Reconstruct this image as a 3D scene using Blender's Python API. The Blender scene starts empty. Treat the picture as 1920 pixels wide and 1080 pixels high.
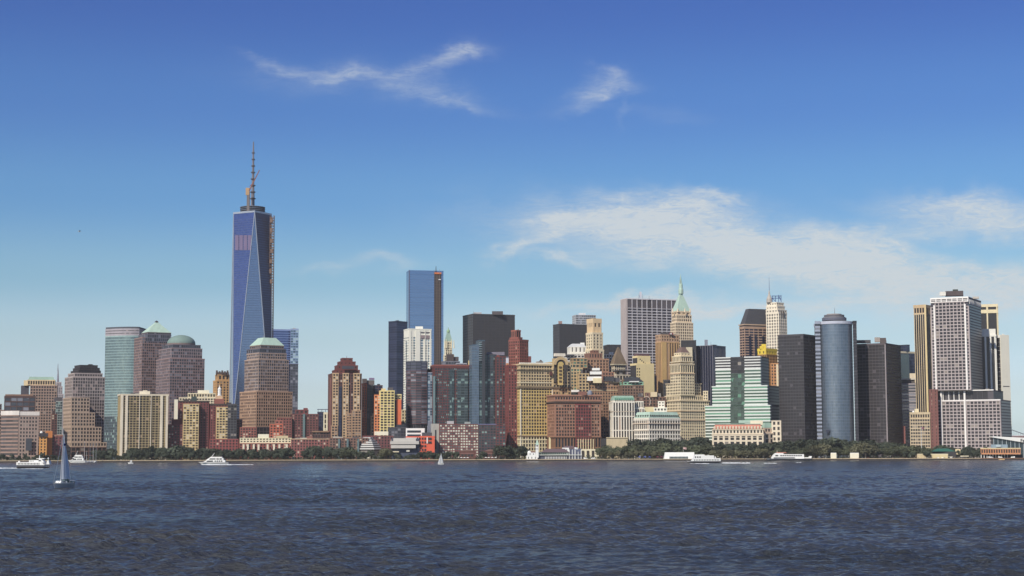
import bpy, math, random
import numpy as np
from mathutils import Vector, Matrix
random.seed(7); rng = np.random.default_rng(7)
sc = bpy.context.scene
R = math.radians
# ---------------------------------------------------------------- camera
F = 3200.0; CH = 9.0; PITCH = 5.565; ROLL = 0.15
cam = bpy.data.cameras.new('camera'); cam.sensor_width = 36.0; cam.lens = 60.0
cam.clip_start = 1.0; cam.clip_end = 80000.0
co = bpy.data.objects.new('camera', cam); sc.collection.objects.link(co); sc.camera = co
CM = Matrix.Rotation(R(90 + PITCH), 4, 'X') @ Matrix.Rotation(-R(ROLL), 4, 'Z')
CM.translation = (0, 0, CH); co.matrix_world = CM
C3 = CM.to_3x3()
# ---------------------------------------------------------------- sun, sky
HAZE = 2.5e-5
SUN_AZ, SUN_EL = 32.0, 40.0      # azimuth: to the left of straight behind the camera
sd = Vector((-math.sin(R(SUN_AZ)) * math.cos(R(SUN_EL)), -math.cos(R(SUN_AZ)) * math.cos(R(SUN_EL)), math.sin(R(SUN_EL))))
sl = bpy.data.lights.new('sun', 'SUN'); sl.energy = 4.5; sl.angle = R(0.5); sl.color = (1.0, 0.93, 0.80)
so = bpy.data.objects.new('sun', sl); sc.collection.objects.link(so)
so.rotation_euler = sd.to_track_quat('Z', 'Y').to_euler()
sc.view_settings.view_transform = 'Standard'; sc.view_settings.look = 'None'
sc.view_settings.gamma = 1.0; sc.view_settings.exposure = 0.0
sc.cycles.max_bounces = 5; sc.cycles.diffuse_bounces = 3; sc.cycles.glossy_bounces = 3
sc.cycles.caustics_reflective = False; sc.cycles.caustics_refractive = False

def lin(c): c /= 255.0; return c / 12.92 if c <= 0.04045 else ((c + 0.055) / 1.055) ** 2.4
def LC(r, g, b, k=1.0): return (min(lin(r) * k, .85), min(lin(g) * k, .85), min(lin(b) * k, .85), 1)

def ray(px, py):
    d = C3 @ Vector((px - 960.0, 540.0 - py, -F)); return d / d.y
def at(px, py, Y):
    r = ray(px, py); return Vector((r.x * Y, Y, CH + r.z * Y))

world = bpy.data.worlds.new('World'); sc.world = world; world.use_nodes = True
def build_world():
    nt = world.node_tree; N = nt.nodes; L = nt.links
    bg = N['Background']
    def nd(t, **k):
        n = N.new(t)
        for a, v in k.items(): setattr(n, a, v)
        return n
    def m(op, a, b=None, clamp=False):
        n = nd('ShaderNodeMath', operation=op, use_clamp=clamp)
        for i, v in enumerate((a, b)):
            if v is None: continue
            if isinstance(v, (int, float)): n.inputs[i].default_value = v
            else: L.new(v, n.inputs[i])
        return n.outputs[0]
    sky = nd('ShaderNodeTexSky', sky_type='NISHITA', sun_disc=False)
    sky.sun_elevation = R(SUN_EL); sky.sun_rotation = R(180 + SUN_AZ)
    tc = nd('ShaderNodeTexCoord'); sep = nd('ShaderNodeSeparateXYZ'); L.new(tc.outputs['Generated'], sep.inputs[0])
    x, y, z = sep.outputs
    rmp = nd('ShaderNodeValToRGB'); L.new(m('MULTIPLY', z, 2.5, True), rmp.inputs[0])
    stops = [(0.0005, (1.63, 1.97, 2.45)), (.016, (1.17, 1.42, 1.86)), (.041, (1.03, 1.18, 1.52)), (.072, (.91, 1.05, 1.23)), (.103, (.63, .88, 1.07)),
             (.149, (.41, .71, 1.05)), (.2016, (.315, .56, 1.0)), (.261, (.25, .425, .91)), (.40, (.30, .46, .86))]
    cr = rmp.color_ramp; cr.interpolation = 'EASE'
    while len(cr.elements) < len(stops): cr.elements.new(0.5)
    for e, (p, c) in zip(cr.elements, stops):
        e.position = min(p * 2.5, 1); e.color = (c[0] / 2.5, c[1] / 2.5, c[2] / 2.5, 1)
    mul = nd('ShaderNodeVectorMath', operation='MULTIPLY'); L.new(sky.outputs[0], mul.inputs[0]); L.new(rmp.outputs[0], mul.inputs[1])
    sca = nd('ShaderNodeVectorMath', operation='SCALE'); L.new(mul.outputs[0], sca.inputs[0]); sca.inputs[3].default_value = 2.5
    # cirrus, laid out by direction on the sky: u = x/y, v = z/y
    ys = m('MAXIMUM', y, 0.05)
    u0 = m('DIVIDE', x, ys); v0 = m('DIVIDE', z, ys)
    cmb = nd('ShaderNodeCombineXYZ'); L.new(u0, cmb.inputs[0]); L.new(v0, cmb.inputs[1])
    def noise(scale, sx, sy, rot, det, off, dist=0.0, rough=.55):
        mp = nd('ShaderNodeMapping'); L.new(cmb.outputs[0], mp.inputs[0])
        mp.inputs['Scale'].default_value = (sx, sy, 1); mp.inputs['Rotation'].default_value = (0, 0, rot); mp.inputs['Location'].default_value = (off, off * .7, 0)
        n = nd('ShaderNodeTexNoise', noise_dimensions='2D'); L.new(mp.outputs[0], n.inputs['Vector'])
        n.inputs['Scale'].default_value = scale; n.inputs['Detail'].default_value = det; n.inputs['Distortion'].default_value = dist; n.inputs['Roughness'].default_value = rough
        return n.outputs[0]
    w1 = noise(22, 1, 1.6, 0, 5, 3.1); w2 = noise(22, 1, 1.6, 0, 5, 9.7)
    u = m('ADD', u0, m('MULTIPLY', m('SUBTRACT', w1, .5), .040)); v = m('ADD', v0, m('MULTIPLY', m('SUBTRACT', w2, .5), .026))
    # (px, py, half width px, half height px, angle deg up to the right, strength)
    E_ = [(500, 122, 50, 7, -14, 0.16), (600, 138, 70, 12, -6, 0.19), (655, 146, 50, 9, 2, 0.22), (620, 150, 130, 26, -4, 0.10), (858, 97, 44, 9, 6, 0.26), (820, 112, 50, 14, 24, 0.21), (782, 136, 44, 12, 20, 0.15), (765, 158, 70, 14, -12, 0.15), (838, 188, 50, 8, -14, 0.20), (870, 190, 80, 14, -8, 0.09),
          (1132, 135, 22, 11, -4, 0.26), (1138, 155, 26, 15, 8, 0.25), (1126, 178, 46, 13, 12, 0.27), (1112, 192, 30, 13, 24, 0.20), (1183, 215, 6, 20, -8, 0.10), (1095, 212, 44, 9, 0, 0.10), (1250, 215, 60, 12, 0, 0.06),
          (715, 496, 56, 10, -4, .34), (620, 507, 46, 7, -4, .18), (1340, 362, 46, 8, -6, .46), (1370, 374, 24, 8, -20, .38), (1290, 374, 60, 9, 8, .34), (1140, 403, 120, 11, 6, .66), (1060, 414, 60, 11, 18, .45), (1150, 412, 140, 18, 8, .50), (1280, 392, 120, 24, -4, .66),
          (1010, 448, 60, 12, 22, .55), (958, 474, 26, 9, 20, .60), (1250, 440, 230, 34, -7, .72), (1440, 470, 240, 36, -10, .86), (1680, 515, 260, 30, -8, .92), (1500, 500, 300, 28, -6, .8),
          (1880, 535, 130, 26, -4, .9), (1050, 485, 55, 8, 0, .50), (1680, 458, 110, 10, -12, .6), (1600, 470, 150, 14, -12, .5), (1800, 385, 110, 16, -2, .55), (1840, 410, 150, 24, -6, .45), (1700, 430, 200, 16, 4, .40), (1900, 425, 80, 20, 0, .4),
          (1130, 566, 90, 8, 3, .55), (1230, 562, 110, 9, 4, .70), (1360, 574, 130, 10, -3, .70), (1340, 588, 30, 7, 0, .5), (1560, 566, 200, 12, 4, .60), (1760, 570, 200, 22, 0, .45)]
    acc = None
    for (px, py, a, b, ang, s) in E_:
        r = ray(px, py); ca, sa = math.cos(R(ang)), math.sin(R(ang))
        du = m('SUBTRACT', u, r.x); dv = m('SUBTRACT', v, r.z)
        p = m('ADD', m('MULTIPLY', du, ca * F / a), m('MULTIPLY', dv, sa * F / a))
        q = m('ADD', m('MULTIPLY', du, -sa * F / b), m('MULTIPLY', dv, ca * F / b))
        g = m('EXPONENT', m('MULTIPLY', m('ADD', m('MULTIPLY', p, p), m('MULTIPLY', q, q)), -.75))
        g = m('SUBTRACT', 1.0, m('MULTIPLY', g, s))
        acc = g if acc is None else m('MULTIPLY', acc, g)
    den = m('SUBTRACT', 1.0, acc)
    f1 = noise(18, 1, 4.2, R(8), 10, 1.3, .5, .68); f2 = noise(85, 1, 4.0, R(-12), 8, 5.3, 1.2, .75)
    fib = m('ADD', m('MULTIPLY', f1, 1.5), m('MULTIPLY', f2, 1.9))
    den = m('MULTIPLY', den, m('MULTIPLY', m('SUBTRACT', fib, .80), 1.06), True)
    den = m('MINIMUM', m('MULTIPLY', den, m('GREATER_THAN', y, 0.0)), .88)
    # thin high cirrus over the rest of the sky
    mp = nd('ShaderNodeMapping'); L.new(tc.outputs['Generated'], mp.inputs[0]); mp.inputs['Scale'].default_value = (1.5, 4, 5)
    n3 = nd('ShaderNodeTexNoise'); L.new(mp.outputs[0], n3.inputs['Vector']); n3.inputs['Scale'].default_value = 2.2; n3.inputs['Detail'].default_value = 6
    den2 = m('MULTIPLY', m('MULTIPLY', m('SUBTRACT', n3.outputs[0], .52), 2.0, True), m('LESS_THAN', y, .05))
    den = m('MAXIMUM', den, den2)
    mix = nd('ShaderNodeMix', data_type='RGBA'); L.new(den, mix.inputs[0]); L.new(sca.outputs[0], mix.inputs[6]); mix.inputs[7].default_value = (6.5, 6.95, 7.15, 1)
    L.new(mix.outputs[2], bg.inputs[0]); bg.inputs[1].default_value = 0.1
build_world()

# ---------------------------------------------------------------- materials
_M = {}
def pmat(name, col, rough=.8, metal=0.0, spec=.5, var=.12, scale=.15, streak=True):
    if name in _M: return _M[name]
    mt = bpy.data.materials.new(name); mt.use_nodes = True; nt = mt.node_tree; N = nt.nodes; L = nt.links
    p = N['Principled BSDF']; p.inputs['Roughness'].default_value = rough; p.inputs['Metallic'].default_value = metal; p.inputs['Specular IOR Level'].default_value = spec
    g = N.new('ShaderNodeNewGeometry'); mp = N.new('ShaderNodeMapping'); L.new(g.outputs['Position'], mp.inputs[0])
    mp.inputs['Scale'].default_value = (scale, scale, scale * (.35 if streak else 1))
    n = N.new('ShaderNodeTexNoise'); L.new(mp.outputs[0], n.inputs['Vector']); n.inputs['Scale'].default_value = 1.0; n.inputs['Detail'].default_value = 6; n.inputs['Roughness'].default_value = .7
    r = N.new('ShaderNodeValToRGB'); L.new(n.outputs[0], r.inputs[0])
    r.color_ramp.elements[0].position = .3; r.color_ramp.elements[1].position = .7
    a = 1 - var; b = 1 + var
    r.color_ramp.elements[0].color = (col[0] * a, col[1] * a, col[2] * a, 1); r.color_ramp.elements[1].color = (min(col[0] * b, .88), min(col[1] * b, .88), min(col[2] * b, .88), 1)
    L.new(r.outputs[0], p.inputs['Base Color']); _M[name] = mt; return mt
def W(r, g, b, var=.12, k=.93):
    m = .3 * r + .55 * g + .15 * b; s = .40 if (r - g > 55 and r < 200) else .14
    nm = 'masonry_%d_%d_%d' % (r, g, b)
    if 0 < r - g < 60: g = g + .14 * (r - g)
    return pmat(nm, LC(r + (m - r) * s, g + (m - g) * s, b + (m - b) * s, k), .85, 0, .3, var)
def glass(name, dark, light, frac=.2, metal=0.0, rough=.12, spread=.35, spec=.5):
    """window glass: every pane (one UV cell) is a little different, some have pale blinds drawn"""
    if name in _M: return _M[name]
    mt = bpy.data.materials.new(name); mt.use_nodes = True; nt = mt.node_tree; N = nt.nodes; L = nt.links
    p = N['Principled BSDF']; p.inputs['Metallic'].default_value = metal; p.inputs['Roughness'].default_value = rough; p.inputs['Specular IOR Level'].default_value = spec
    uv = N.new('ShaderNodeUVMap'); fl = N.new('ShaderNodeVectorMath'); fl.operation = 'FLOOR'; L.new(uv.outputs[0], fl.inputs[0])
    wn = N.new('ShaderNodeTexWhiteNoise'); wn.noise_dimensions = '3D'; L.new(fl.outputs[0], wn.inputs[0])
    ad = N.new('ShaderNodeVectorMath'); ad.operation = 'ADD'; L.new(fl.outputs[0], ad.inputs[0]); ad.inputs[1].default_value = (17.3, 5.1, 2.2)
    wn2 = N.new('ShaderNodeTexWhiteNoise'); L.new(ad.outputs[0], wn2.inputs[0])
    ns = N.new('ShaderNodeTexNoise'); L.new(uv.outputs[0], ns.inputs['Vector']); ns.inputs['Scale'].default_value = .22; ns.inputs['Detail'].default_value = 2
    th = N.new('ShaderNodeMath'); th.operation = 'MULTIPLY_ADD'; L.new(ns.outputs[0], th.inputs[0]); th.inputs[1].default_value = frac * 2.0; th.inputs[2].default_value = 0.0
    lt = N.new('ShaderNodeMath'); lt.operation = 'LESS_THAN'; L.new(wn2.outputs[0], lt.inputs[0]); L.new(th.outputs[0], lt.inputs[1])
    mr = N.new('ShaderNodeMapRange'); L.new(wn.outputs[0], mr.inputs[0]); mr.inputs[3].default_value = 1 - spread; mr.inputs[4].default_value = 1 + spread
    vm = N.new('ShaderNodeVectorMath'); vm.operation = 'SCALE'; vm.inputs[0].default_value = dark[:3]; L.new(mr.outputs[0], vm.inputs[3])
    mx = N.new('ShaderNodeMix'); mx.data_type = 'RGBA'; L.new(lt.outputs[0], mx.inputs[0]); L.new(vm.outputs[0], mx.inputs[6]); mx.inputs[7].default_value = light
    L.new(mx.outputs[2], p.inputs['Base Color']); _M[name] = mt; return mt
G = {
 'dark': glass('window_glass_dark', (.030, .028, .033), LC(140, 132, 124), .06, 0, .15, .35, .35),
 'darkb': glass('window_glass_busy', (.034, .031, .035), LC(200, 190, 170), .17, 0, .15, .35, .35),
 'black': glass('window_glass_black', (.040, .038, .041), LC(88, 84, 88), .05, 0, .25, .1, .3),
 'jet': glass('window_glass_jet', (.048, .046, .050), (.055, .052, .056, 1), .02, 0, .3, .05, .3),
 'shade': glass('window_glass_shaded', (.050, .046, .056), (.075, .07, .08, 1), .15, 0, .3, .25, .3),
 'brown': glass('window_glass_brown', (.040, .031, .031), LC(160, 138, 122), .08, 0, .15, .35, .35),
 'warm': glass('window_glass_warm', (.065, .050, .036), LC(180, 160, 125), .14, 0, .15, .35, .35),
 'blue': glass('curtain_glass_blue', (.085, .125, .28), (.11, .16, .33, 1), .3, .8, .18, .10),
 'deep': glass('curtain_glass_deep', (.042, .05, .092), (.06, .07, .125, 1), .3, .6, .2, .2),
 'sky': glass('curtain_glass_sky', (.215, .305, .475), (.23, .32, .49, 1), .3, .85, .14, .04),
 'steel': glass('curtain_glass_steel', (.17, .21, .265), (.20, .235, .285, 1), .4, .65, .22, .09),
 'teal': glass('curtain_glass_teal', (.165, .225, .24), (.21, .275, .28, 1), .3, .6, .15, .12),
 'tealdark': glass('curtain_glass_dark_teal', (.052, .074, .086), (.25, .35, .33, 1), .11, .4, .15, .35),
 'grey': glass('window_glass_grey', (.085, .09, .11), LC(165, 165, 170), .15, .2),
 'green': glass('window_glass_green', (.05, .075, .066), LC(95, 135, 115), .2, .2),
 'slate': glass('window_glass_slate', (.06, .065, .085), LC(130, 130, 140), .25, .3),
 'mauve': glass('window_glass_mauve', (.095, .080, .085), LC(170, 150, 145), .12, .3),
 'bluish': glass('window_glass_bluish', (.09, .15, .22), LC(170, 190, 200), .3, .4),
}
M_mast = pmat('mast_grey', (.22, .22, .24, 1), .5, .3)
M_white = pmat('white_paint', (.80, .79, .75, 1), .45, 0, .5, .04, .5, False)
M_darkroof = pmat('roof_dark', (.055, .053, .056, 1), .8)
M_green = pmat('copper_green', LC(156, 182, 166, .9), .7, 0, .3, .15)
M_pale = pmat('copper_pale', LC(180, 204, 188, .9), .7, 0, .3, .12)

# ---------------------------------------------------------------- mesh helpers
class MB:
    def __init__(s): s.v = []; s.f = []; s.uv = []
    def face(s, idx, uv=None): s.f.append(idx); s.uv.append(uv)
    def prism(s, pts, z0, z1, uv=None, top=None, caps=True):
        n = len(pts); b = len(s.v); tp = top or pts
        s.v += [(p[0], p[1], z0) for p in pts] + [(p[0], p[1], z1) for p in tp]
        cum = 0.0
        for i in range(n):
            j = (i + 1) % n; ln = math.hypot(pts[j][0] - pts[i][0], pts[j][1] - pts[i][1]); q = None
            if uv:
                u0 = cum; nb = max(1, round(ln / uv[0])); u1 = u0 + nb; cum = math.ceil(u1) + 3
                vh = max(1e-3, (z1 - z0) / uv[1]); q = [(u0, 0), (u1, 0), (u1, vh), (u0, vh)]
            s.face((b + i, b + j, b + n + j, b + n + i), q)
        if caps:
            s.face(tuple(b + n + i for i in range(n)), [(0, 0)] * n if uv else None)
            s.face(tuple(b + i for i in reversed(range(n))), [(0, 0)] * n if uv else None)
    def box(s, c, sx, sy, sz, ang=0.0):
        """box with centre of its base at c"""
        ca, sa = math.cos(ang), math.sin(ang)
        P = [(c[0] + ca * x * sx / 2 - sa * y * sy / 2, c[1] + sa * x * sx / 2 + ca * y * sy / 2) for x, y in ((-1, -1), (1, -1), (1, 1), (-1, 1))]
        s.prism(P, c[2], c[2] + sz)
    def tube(s, a, b, r0, r1=None, n=8):
        a = Vector(a); b = Vector(b); r1 = r0 if r1 is None else r1; d = (b - a).normalized()
        e = d.cross(Vector((0, 0, 1))) if abs(d.z) < .95 else d.cross(Vector((1, 0, 0))); e.normalize(); g = d.cross(e); k = len(s.v)
        for c, r in ((a, r0), (b, r1)):
            for i in range(n):
                t = 2 * math.pi * i / n; s.v.append(tuple(c + e * (r * math.cos(t)) + g * (r * math.sin(t))))
        for i in range(n): s.face((k + i, k + (i + 1) % n, k + n + (i + 1) % n, k + n + i))
        s.face(tuple(k + i for i in reversed(range(n)))); s.face(tuple(k + n + i for i in range(n)))
    def lathe(s, c, prof, n=24, ang0=0.0, sx=1.0, sy=1.0):
        k = len(s.v)
        for r, z in prof:
            for i in range(n):
                t = ang0 + 2 * math.pi * i / n; s.v.append((c[0] + r * sx * math.cos(t), c[1] + r * sy * math.sin(t), c[2] + z))
        for j in range(len(prof) - 1):
            for i in range(n):
                a = k + j * n + i; b = k + j * n + (i + 1) % n; s.face((a, b, b + n, a + n))
        s.face(tuple(k + (len(prof) - 1) * n + i for i in range(n))); s.face(tuple(k + i for i in reversed(range(n))))
    def build(s, name, mat, parent=None, origin=(0, 0, 0), smooth=False):
        me = bpy.data.meshes.new(name); o = Vector(origin)
        me.from_pydata([(v[0] - o.x, v[1] - o.y, v[2] - o.z) for v in s.v], [], s.f)
        if any(q is not None for q in s.uv):
            ul = me.uv_layers.new(name='UVMap'); k = 0; flat = []
            for f, q in zip(s.f, s.uv):
                for i in range(len(f)): flat += list(q[i]) if q else [0, 0]
            ul.data.foreach_set('uv', flat)
        me.materials.append(mat)
        if smooth: me.polygons.foreach_set('use_smooth', [True] * len(me.polygons))
        ob = bpy.data.objects.new(name, me); sc.collection.objects.link(ob)
        if parent: ob.parent = parent
        return ob

def tag(o, label=None, cat=None, group=None, kind=None):
    for k, v in (('label', label), ('category', cat), ('group', group), ('kind', kind)):
        if v: o[k] = v
    return o
def empty(name, loc, label, cat, group=None):
    o = bpy.data.objects.new(name, None); sc.collection.objects.link(o); o.location = loc; o.empty_display_size = 3
    return tag(o, label, cat, group)
def copy_tree(o, parent=None):
    c = o.copy(); sc.collection.objects.link(c); c.parent = parent
    for ch in list(o.children): copy_tree(ch, c)
    return c
def off(pts, d):
    """offset a convex counter-clockwise polygon outward"""
    n = len(pts); out = []
    for i in range(n):
        p0, p1, p2 = pts[i - 1], pts[i], pts[(i + 1) % n]
        e1 = Vector((p1[0] - p0[0], p1[1] - p0[1])).normalized(); e2 = Vector((p2[0] - p1[0], p2[1] - p1[1])).normalized()
        n1 = Vector((e1.y, -e1.x)); n2 = Vector((e2.y, -e2.x)); k = (n1 + n2); q = k / max(.3, (1 + n1.dot(n2)))
        out.append((p1[0] + q.x * d, p1[1] + q.y * d))
    return out
LAND = 2.6
class FP:
    def __init__(s, pts, z, th, Y): s.pts = pts; s.z = z; s.th = th; s.Y = Y
    def c(s): return (sum(p[0] for p in s.pts) / len(s.pts), sum(p[1] for p in s.pts) / len(s.pts))
def footprint(xl, xc, xr, yt, Y, th, w=None, d=None):
    C = at(xc, yt, Y)
    if xc - xl <= 1.1 and abs(C.x / Y) > .08 and th < 40: th = -math.degrees(math.atan(C.x / Y)); d = d or 24   # only one side of it shows
    t = R(th); c, s = math.cos(t), math.sin(t)
    kl = ray(xl, yt).x; kr = ray(xr, yt).x
    if w is None: w = (kr * Y - C.x) / (c - kr * s)
    if d is None: d = (C.x - kl * Y) / (s + kl * c) if xc - xl > .5 else max(12, w * .8)
    if not (0 < d < 120): d = 60
    if not (0 < w < 160): w = 60
    r = (c, s); l = (-s, c); P = lambda a, b: (C.x + r[0] * a + l[0] * b, C.y + r[1] * a + l[1] * b)
    return FP([P(0, 0), P(w, 0), P(w, d), P(0, d)], C.z, th, Y)
def ST(wall, gl, bay=3.5, fl=3.8, pw=1.2, sh=1.3, rel=.45, top=1.5, corner=None):
    return dict(wall=wall, glass=G[gl] if isinstance(gl, str) else gl, bay=bay, fl=fl, pw=pw, sh=sh, rel=rel, top=top, corner=corner)

BLD = []
class Bld:
    def __init__(s, name, label, cat='building', group=None):
        s.name = name; s.label = label; s.cat = cat; s.group = group; s.parts = []; s.ix = {}; s.base = None; BLD.append(s)
    def P(s, name, mat, own=False, parent=None):
        key = (name, mat.name)
        if not own and key in s.ix: return s.ix[key]
        m = MB(); s.parts.append((name, mat, m, parent)); 
        if not own: s.ix[key] = m
        return m
    def facade(s, pts, z0, z1, st):
        if s.base is None: s.base = (sum(p[0] for p in pts) / len(pts), sum(p[1] for p in pts) / len(pts), LAND)
        bay, fl, pw, sh, rel = st['bay'], st['fl'], st['pw'], st['sh'], st['rel']
        if pw > 0 and sh > 0 and bay < 6.5: pw *= .92; sh *= .92; rel *= .7; bay *= 1.16; fl *= 1.12
        n = max(1, round((z1 - z0 - st['top']) / fl)); f2 = (z1 - z0 - st['top']) / n
        s.P('glazing', st['glass']).prism(pts, z0, z1 - .3, uv=(bay, f2))
        wm = s.P('wall', st['wall'])
        if sh > 0:
            po = off(pts, rel * .6)
            for i in range(n):
                z = z0 + i * f2; wm.prism(po, z, z + sh)
        wm.prism(off(pts, rel + .15), z1 - st['top'], z1)
        if pw > 0:
            m = len(pts)
            for i in range(m):
                a = Vector(pts[i]); b = Vector(pts[(i + 1) % m]); e = b - a; ln = e.length
                if ln < .5: continue
                ang = math.atan2(e.y, e.x); e.normalize(); nr = Vector((e.y, -e.x)); cw = st['corner'] or 0
                nb = max(1, round((ln - 2 * cw) / bay))
                curved = m > 9
                for j in range(0 if True else 1, nb + (0 if curved else 1)):
                    t = cw + (ln - 2 * cw) * j / nb; wd = pw
                    if not curved:
                        if j == 0: t0, t1 = 0.0, max(cw + pw / 2, pw * .6)
                        elif j == nb: t0, t1 = ln - max(cw + pw / 2, pw * .6), ln
                        else: t0, t1 = t - pw / 2, t + pw / 2
                        t = (t0 + t1) / 2; wd = t1 - t0 - .01
                    c = a + e * t + nr * (rel / 2 - .15)
                    wm.box((c.x, c.y, z0), wd, rel + .3, z1 - z0 - st['top'] - .02, ang)
    def tier(s, xl, xc, xr, yt, yb, Y, th, st, w=None, d=None):
        fp = footprint(xl, xc, xr, yt, Y, th, w, d)
        z0 = LAND if yb is None else at(xc, yb, Y).z
        s.facade(fp.pts, z0, fp.z, st); return fp
    def more(s, fp, yt, yb, st, inset=0.0):
        """another band of the same footprint between two picture heights"""
        c = fp.pts[0]; xz = lambda yy: at(960 + F * c[0] / c[1], yy, c[1]).z
        pts = off(fp.pts, -inset) if inset else fp.pts
        z0 = LAND if yb is None else xz(yb); s.facade(pts, z0, xz(yt), st); f = FP(pts, xz(yt), fp.th, fp.Y); return f
    def slab(s, fp, z0, z1, out, mat, name='cornice'):
        s.P(name, mat).prism(off(fp.pts, out), z0, z1)
    def band(s, fp, y, h, out, mat, name='cornice'):
        c = fp.pts[0]; z = at(960 + F * c[0] / c[1], y, c[1]).z; s.P(name, mat).prism(off(fp.pts, out), z - h, z)
    def pbox(s, name, mat, xl, xr, yt, yb, Y, dep=10, th=None, own=True, parent=None):
        t = -math.atan(ray((xl + xr) / 2, yt).x) if th is None else R(th)
        a = at(xl, yt, Y); b = at(xr, yt, Y); wd = (b.x - a.x) / math.cos(t) if abs(math.cos(t)) > .5 else (b.x - a.x)
        z0 = LAND if yb is None else at(xl, yb, Y).z
        m = (a + b) / 2; c = (m.x - math.sin(t) * dep / 2, m.y + math.cos(t) * dep / 2, z0)
        s.P(name, mat, own, parent).box(c, wd, dep, a.z - z0, t)
        if s.base is None: s.base = (c[0], c[1], LAND)
        return c, wd, a.z
    def hip(s, fp, yt, mat, frac=0.0, name='roof', out=.6, z0=None):
        """hipped or pyramidal roof up to picture height yt, its top shrunk to frac of its base"""
        c = fp.c(); z1 = at(960 + F * c[0] / c[1], yt, c[1]).z; z = fp.z if z0 is None else z0
        b = off(fp.pts, out); fr = max(frac, .02); tp = [(c[0] + (p[0] - c[0]) * fr, c[1] + (p[1] - c[1]) * fr) for p in b]
        s.P(name, mat, True).prism(b, z, z1, top=tp); return FP(tp, z1, fp.th, fp.Y)
    def mast(s, px, yt, yb, Y, r=.5, mat=None, name='mast'):
        a = at(px, yb, Y); b = at(px, yt, Y); s.P(name, mat or M_mast, True).tube((a.x, a.y, a.z - 1), (a.x, a.y, b.z), r, r * .35, 6)
    def clutter(s, fp, n=3, mat=None, hmax=6, name='rooftop_unit'):
        c = fp.c()
        a = Vector(fp.pts[0]); r = Vector(fp.pts[1]) - a; l = Vector(fp.pts[-1]) - a
        for i in range(n):
            u, v = random.uniform(.15, .85), random.uniform(.1, .5)
            p = a + r * u + l * v; w = min(r.length * .22, 12) * random.uniform(.4, 1); d = min(l.length * .2, 10) * random.uniform(.5, 1)
            s.P(name, mat or random.choice([W(150, 145, 140), W(95, 92, 95), W(185, 178, 165)]), True).box((p.x, p.y, fp.z - .1), w, d, random.uniform(1.5, hmax), R(fp.th))
    def tank(s, fp, u=.5, v=.3, mat=None):
        a = Vector(fp.pts[0]); r = Vector(fp.pts[1]) - a; l = Vector(fp.pts[-1]) - a; p = a + r * u + l * v
        m = s.P('water_tank', mat or W(120, 95, 75), True)
        for dx, dy in ((-1.2, -1.2), (1.2, -1.2), (1.2, 1.2), (-1.2, 1.2)): m.tube((p.x + dx, p.y + dy, fp.z), (p.x + dx, p.y + dy, fp.z + 3), .2, .2, 4)
        m.lathe((p.x, p.y, fp.z + 3), [(2.2, 0), (2.2, 4), (.1, 6)], 10)
    def done(s):
        root = empty(s.name, s.base, s.label, s.cat, s.group); obs = {}; root['kind'] = 'thing'
        for name, mat, m, parent in s.parts:
            if not m.v: continue
            pr = obs.get(parent, root); o = m.build(name, mat, pr, s.base)
            obs.setdefault(name, o)
        s.root = root; return root

# ================================================================ the city, left part
def office(name, label, **k): return Bld(name, label, k.get('cat', 'office tower'), k.get('group'))
GRAN = W(168, 134, 122); GRANL = W(186, 160, 150); CREAM = W(236, 226, 200, .07); TAN = W(205, 176, 140); BRICK = W(150, 62, 56); DKBR = W(104, 60, 58)
TOPD = W(72, 68, 72)

b = office('office_block', 'brown office block cut by the left edge of the photo behind the banded exchange')
f = b.tier(-60, -60, 8, 768, None, 2400, 8, ST(W(150, 120, 112), 'brown', 3, 3.8, 1.2, 1.6)); b.clutter(f, 2)
f = b.tier(-60, -60, 3, 757, 768, 2406, 8, ST(W(120, 105, 105), 'dark', 3, 3.8, .6, 1)); 

b = office('exchange_building', 'squat exchange building with brown banded rounded end and pale curved band under a dark top')
fr = footprint(8, 36, 71, 780, 2290, 28)
# rounded left end
C, Rr = Vector(fr.pts[0]), Vector(fr.pts[1]); Lf = Vector(fr.pts[3]); Bk = Vector(fr.pts[2])
pl = at(3, 800, 2325)
lowl = footprint(2, 35, 36, 778, 2292, 60, w=12, d=36)
fpL = FP([(at(2.5, 778, 2305).x, 2305), (at(12, 778, 2296).x, 2296), (at(24, 778, 2292).x, 2292), (at(35, 778, 2291).x, 2291), (at(36, 778, 2325).x, 2325), (at(5, 778, 2332).x, 2332)], at(20, 778, 2292).z, 0, 2292)
b.facade(fpL.pts, LAND, fpL.z, ST(W(158, 124, 116), 'mauve', 60, 5.0, 0, 2.0, .5))
f = b.tier(35, 35, 73, 779, None, 2291.5, 8, ST(W(165, 140, 132), 'dark', 3.6, 4.4, 1.9, 2.2, .4, 2, 1.5), d=40)
b.slab(fpL, fpL.z - .2, fpL.z + 5.5, .8, W(222, 212, 205), 'curved_band'); b.slab(f, f.z + .1, f.z + 5.3, .8, W(222, 212, 205), 'curved_band')
f2 = b.tier(9, 9, 66, 742, 772, 2300, 10, ST(W(92, 66, 66), 'slate', 8, 5.5, .8, 1.8, .5, 2.5), d=36)
b.pbox('window_bay', G['slate'], 49, 59.5, 822, 845, 2290.6, 1.2)
b.pbox('penthouse', W(150, 110, 95), 12, 60, 739.5, 742.5, 2306, 14); b.clutter(f2, 3, None, 3)

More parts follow.
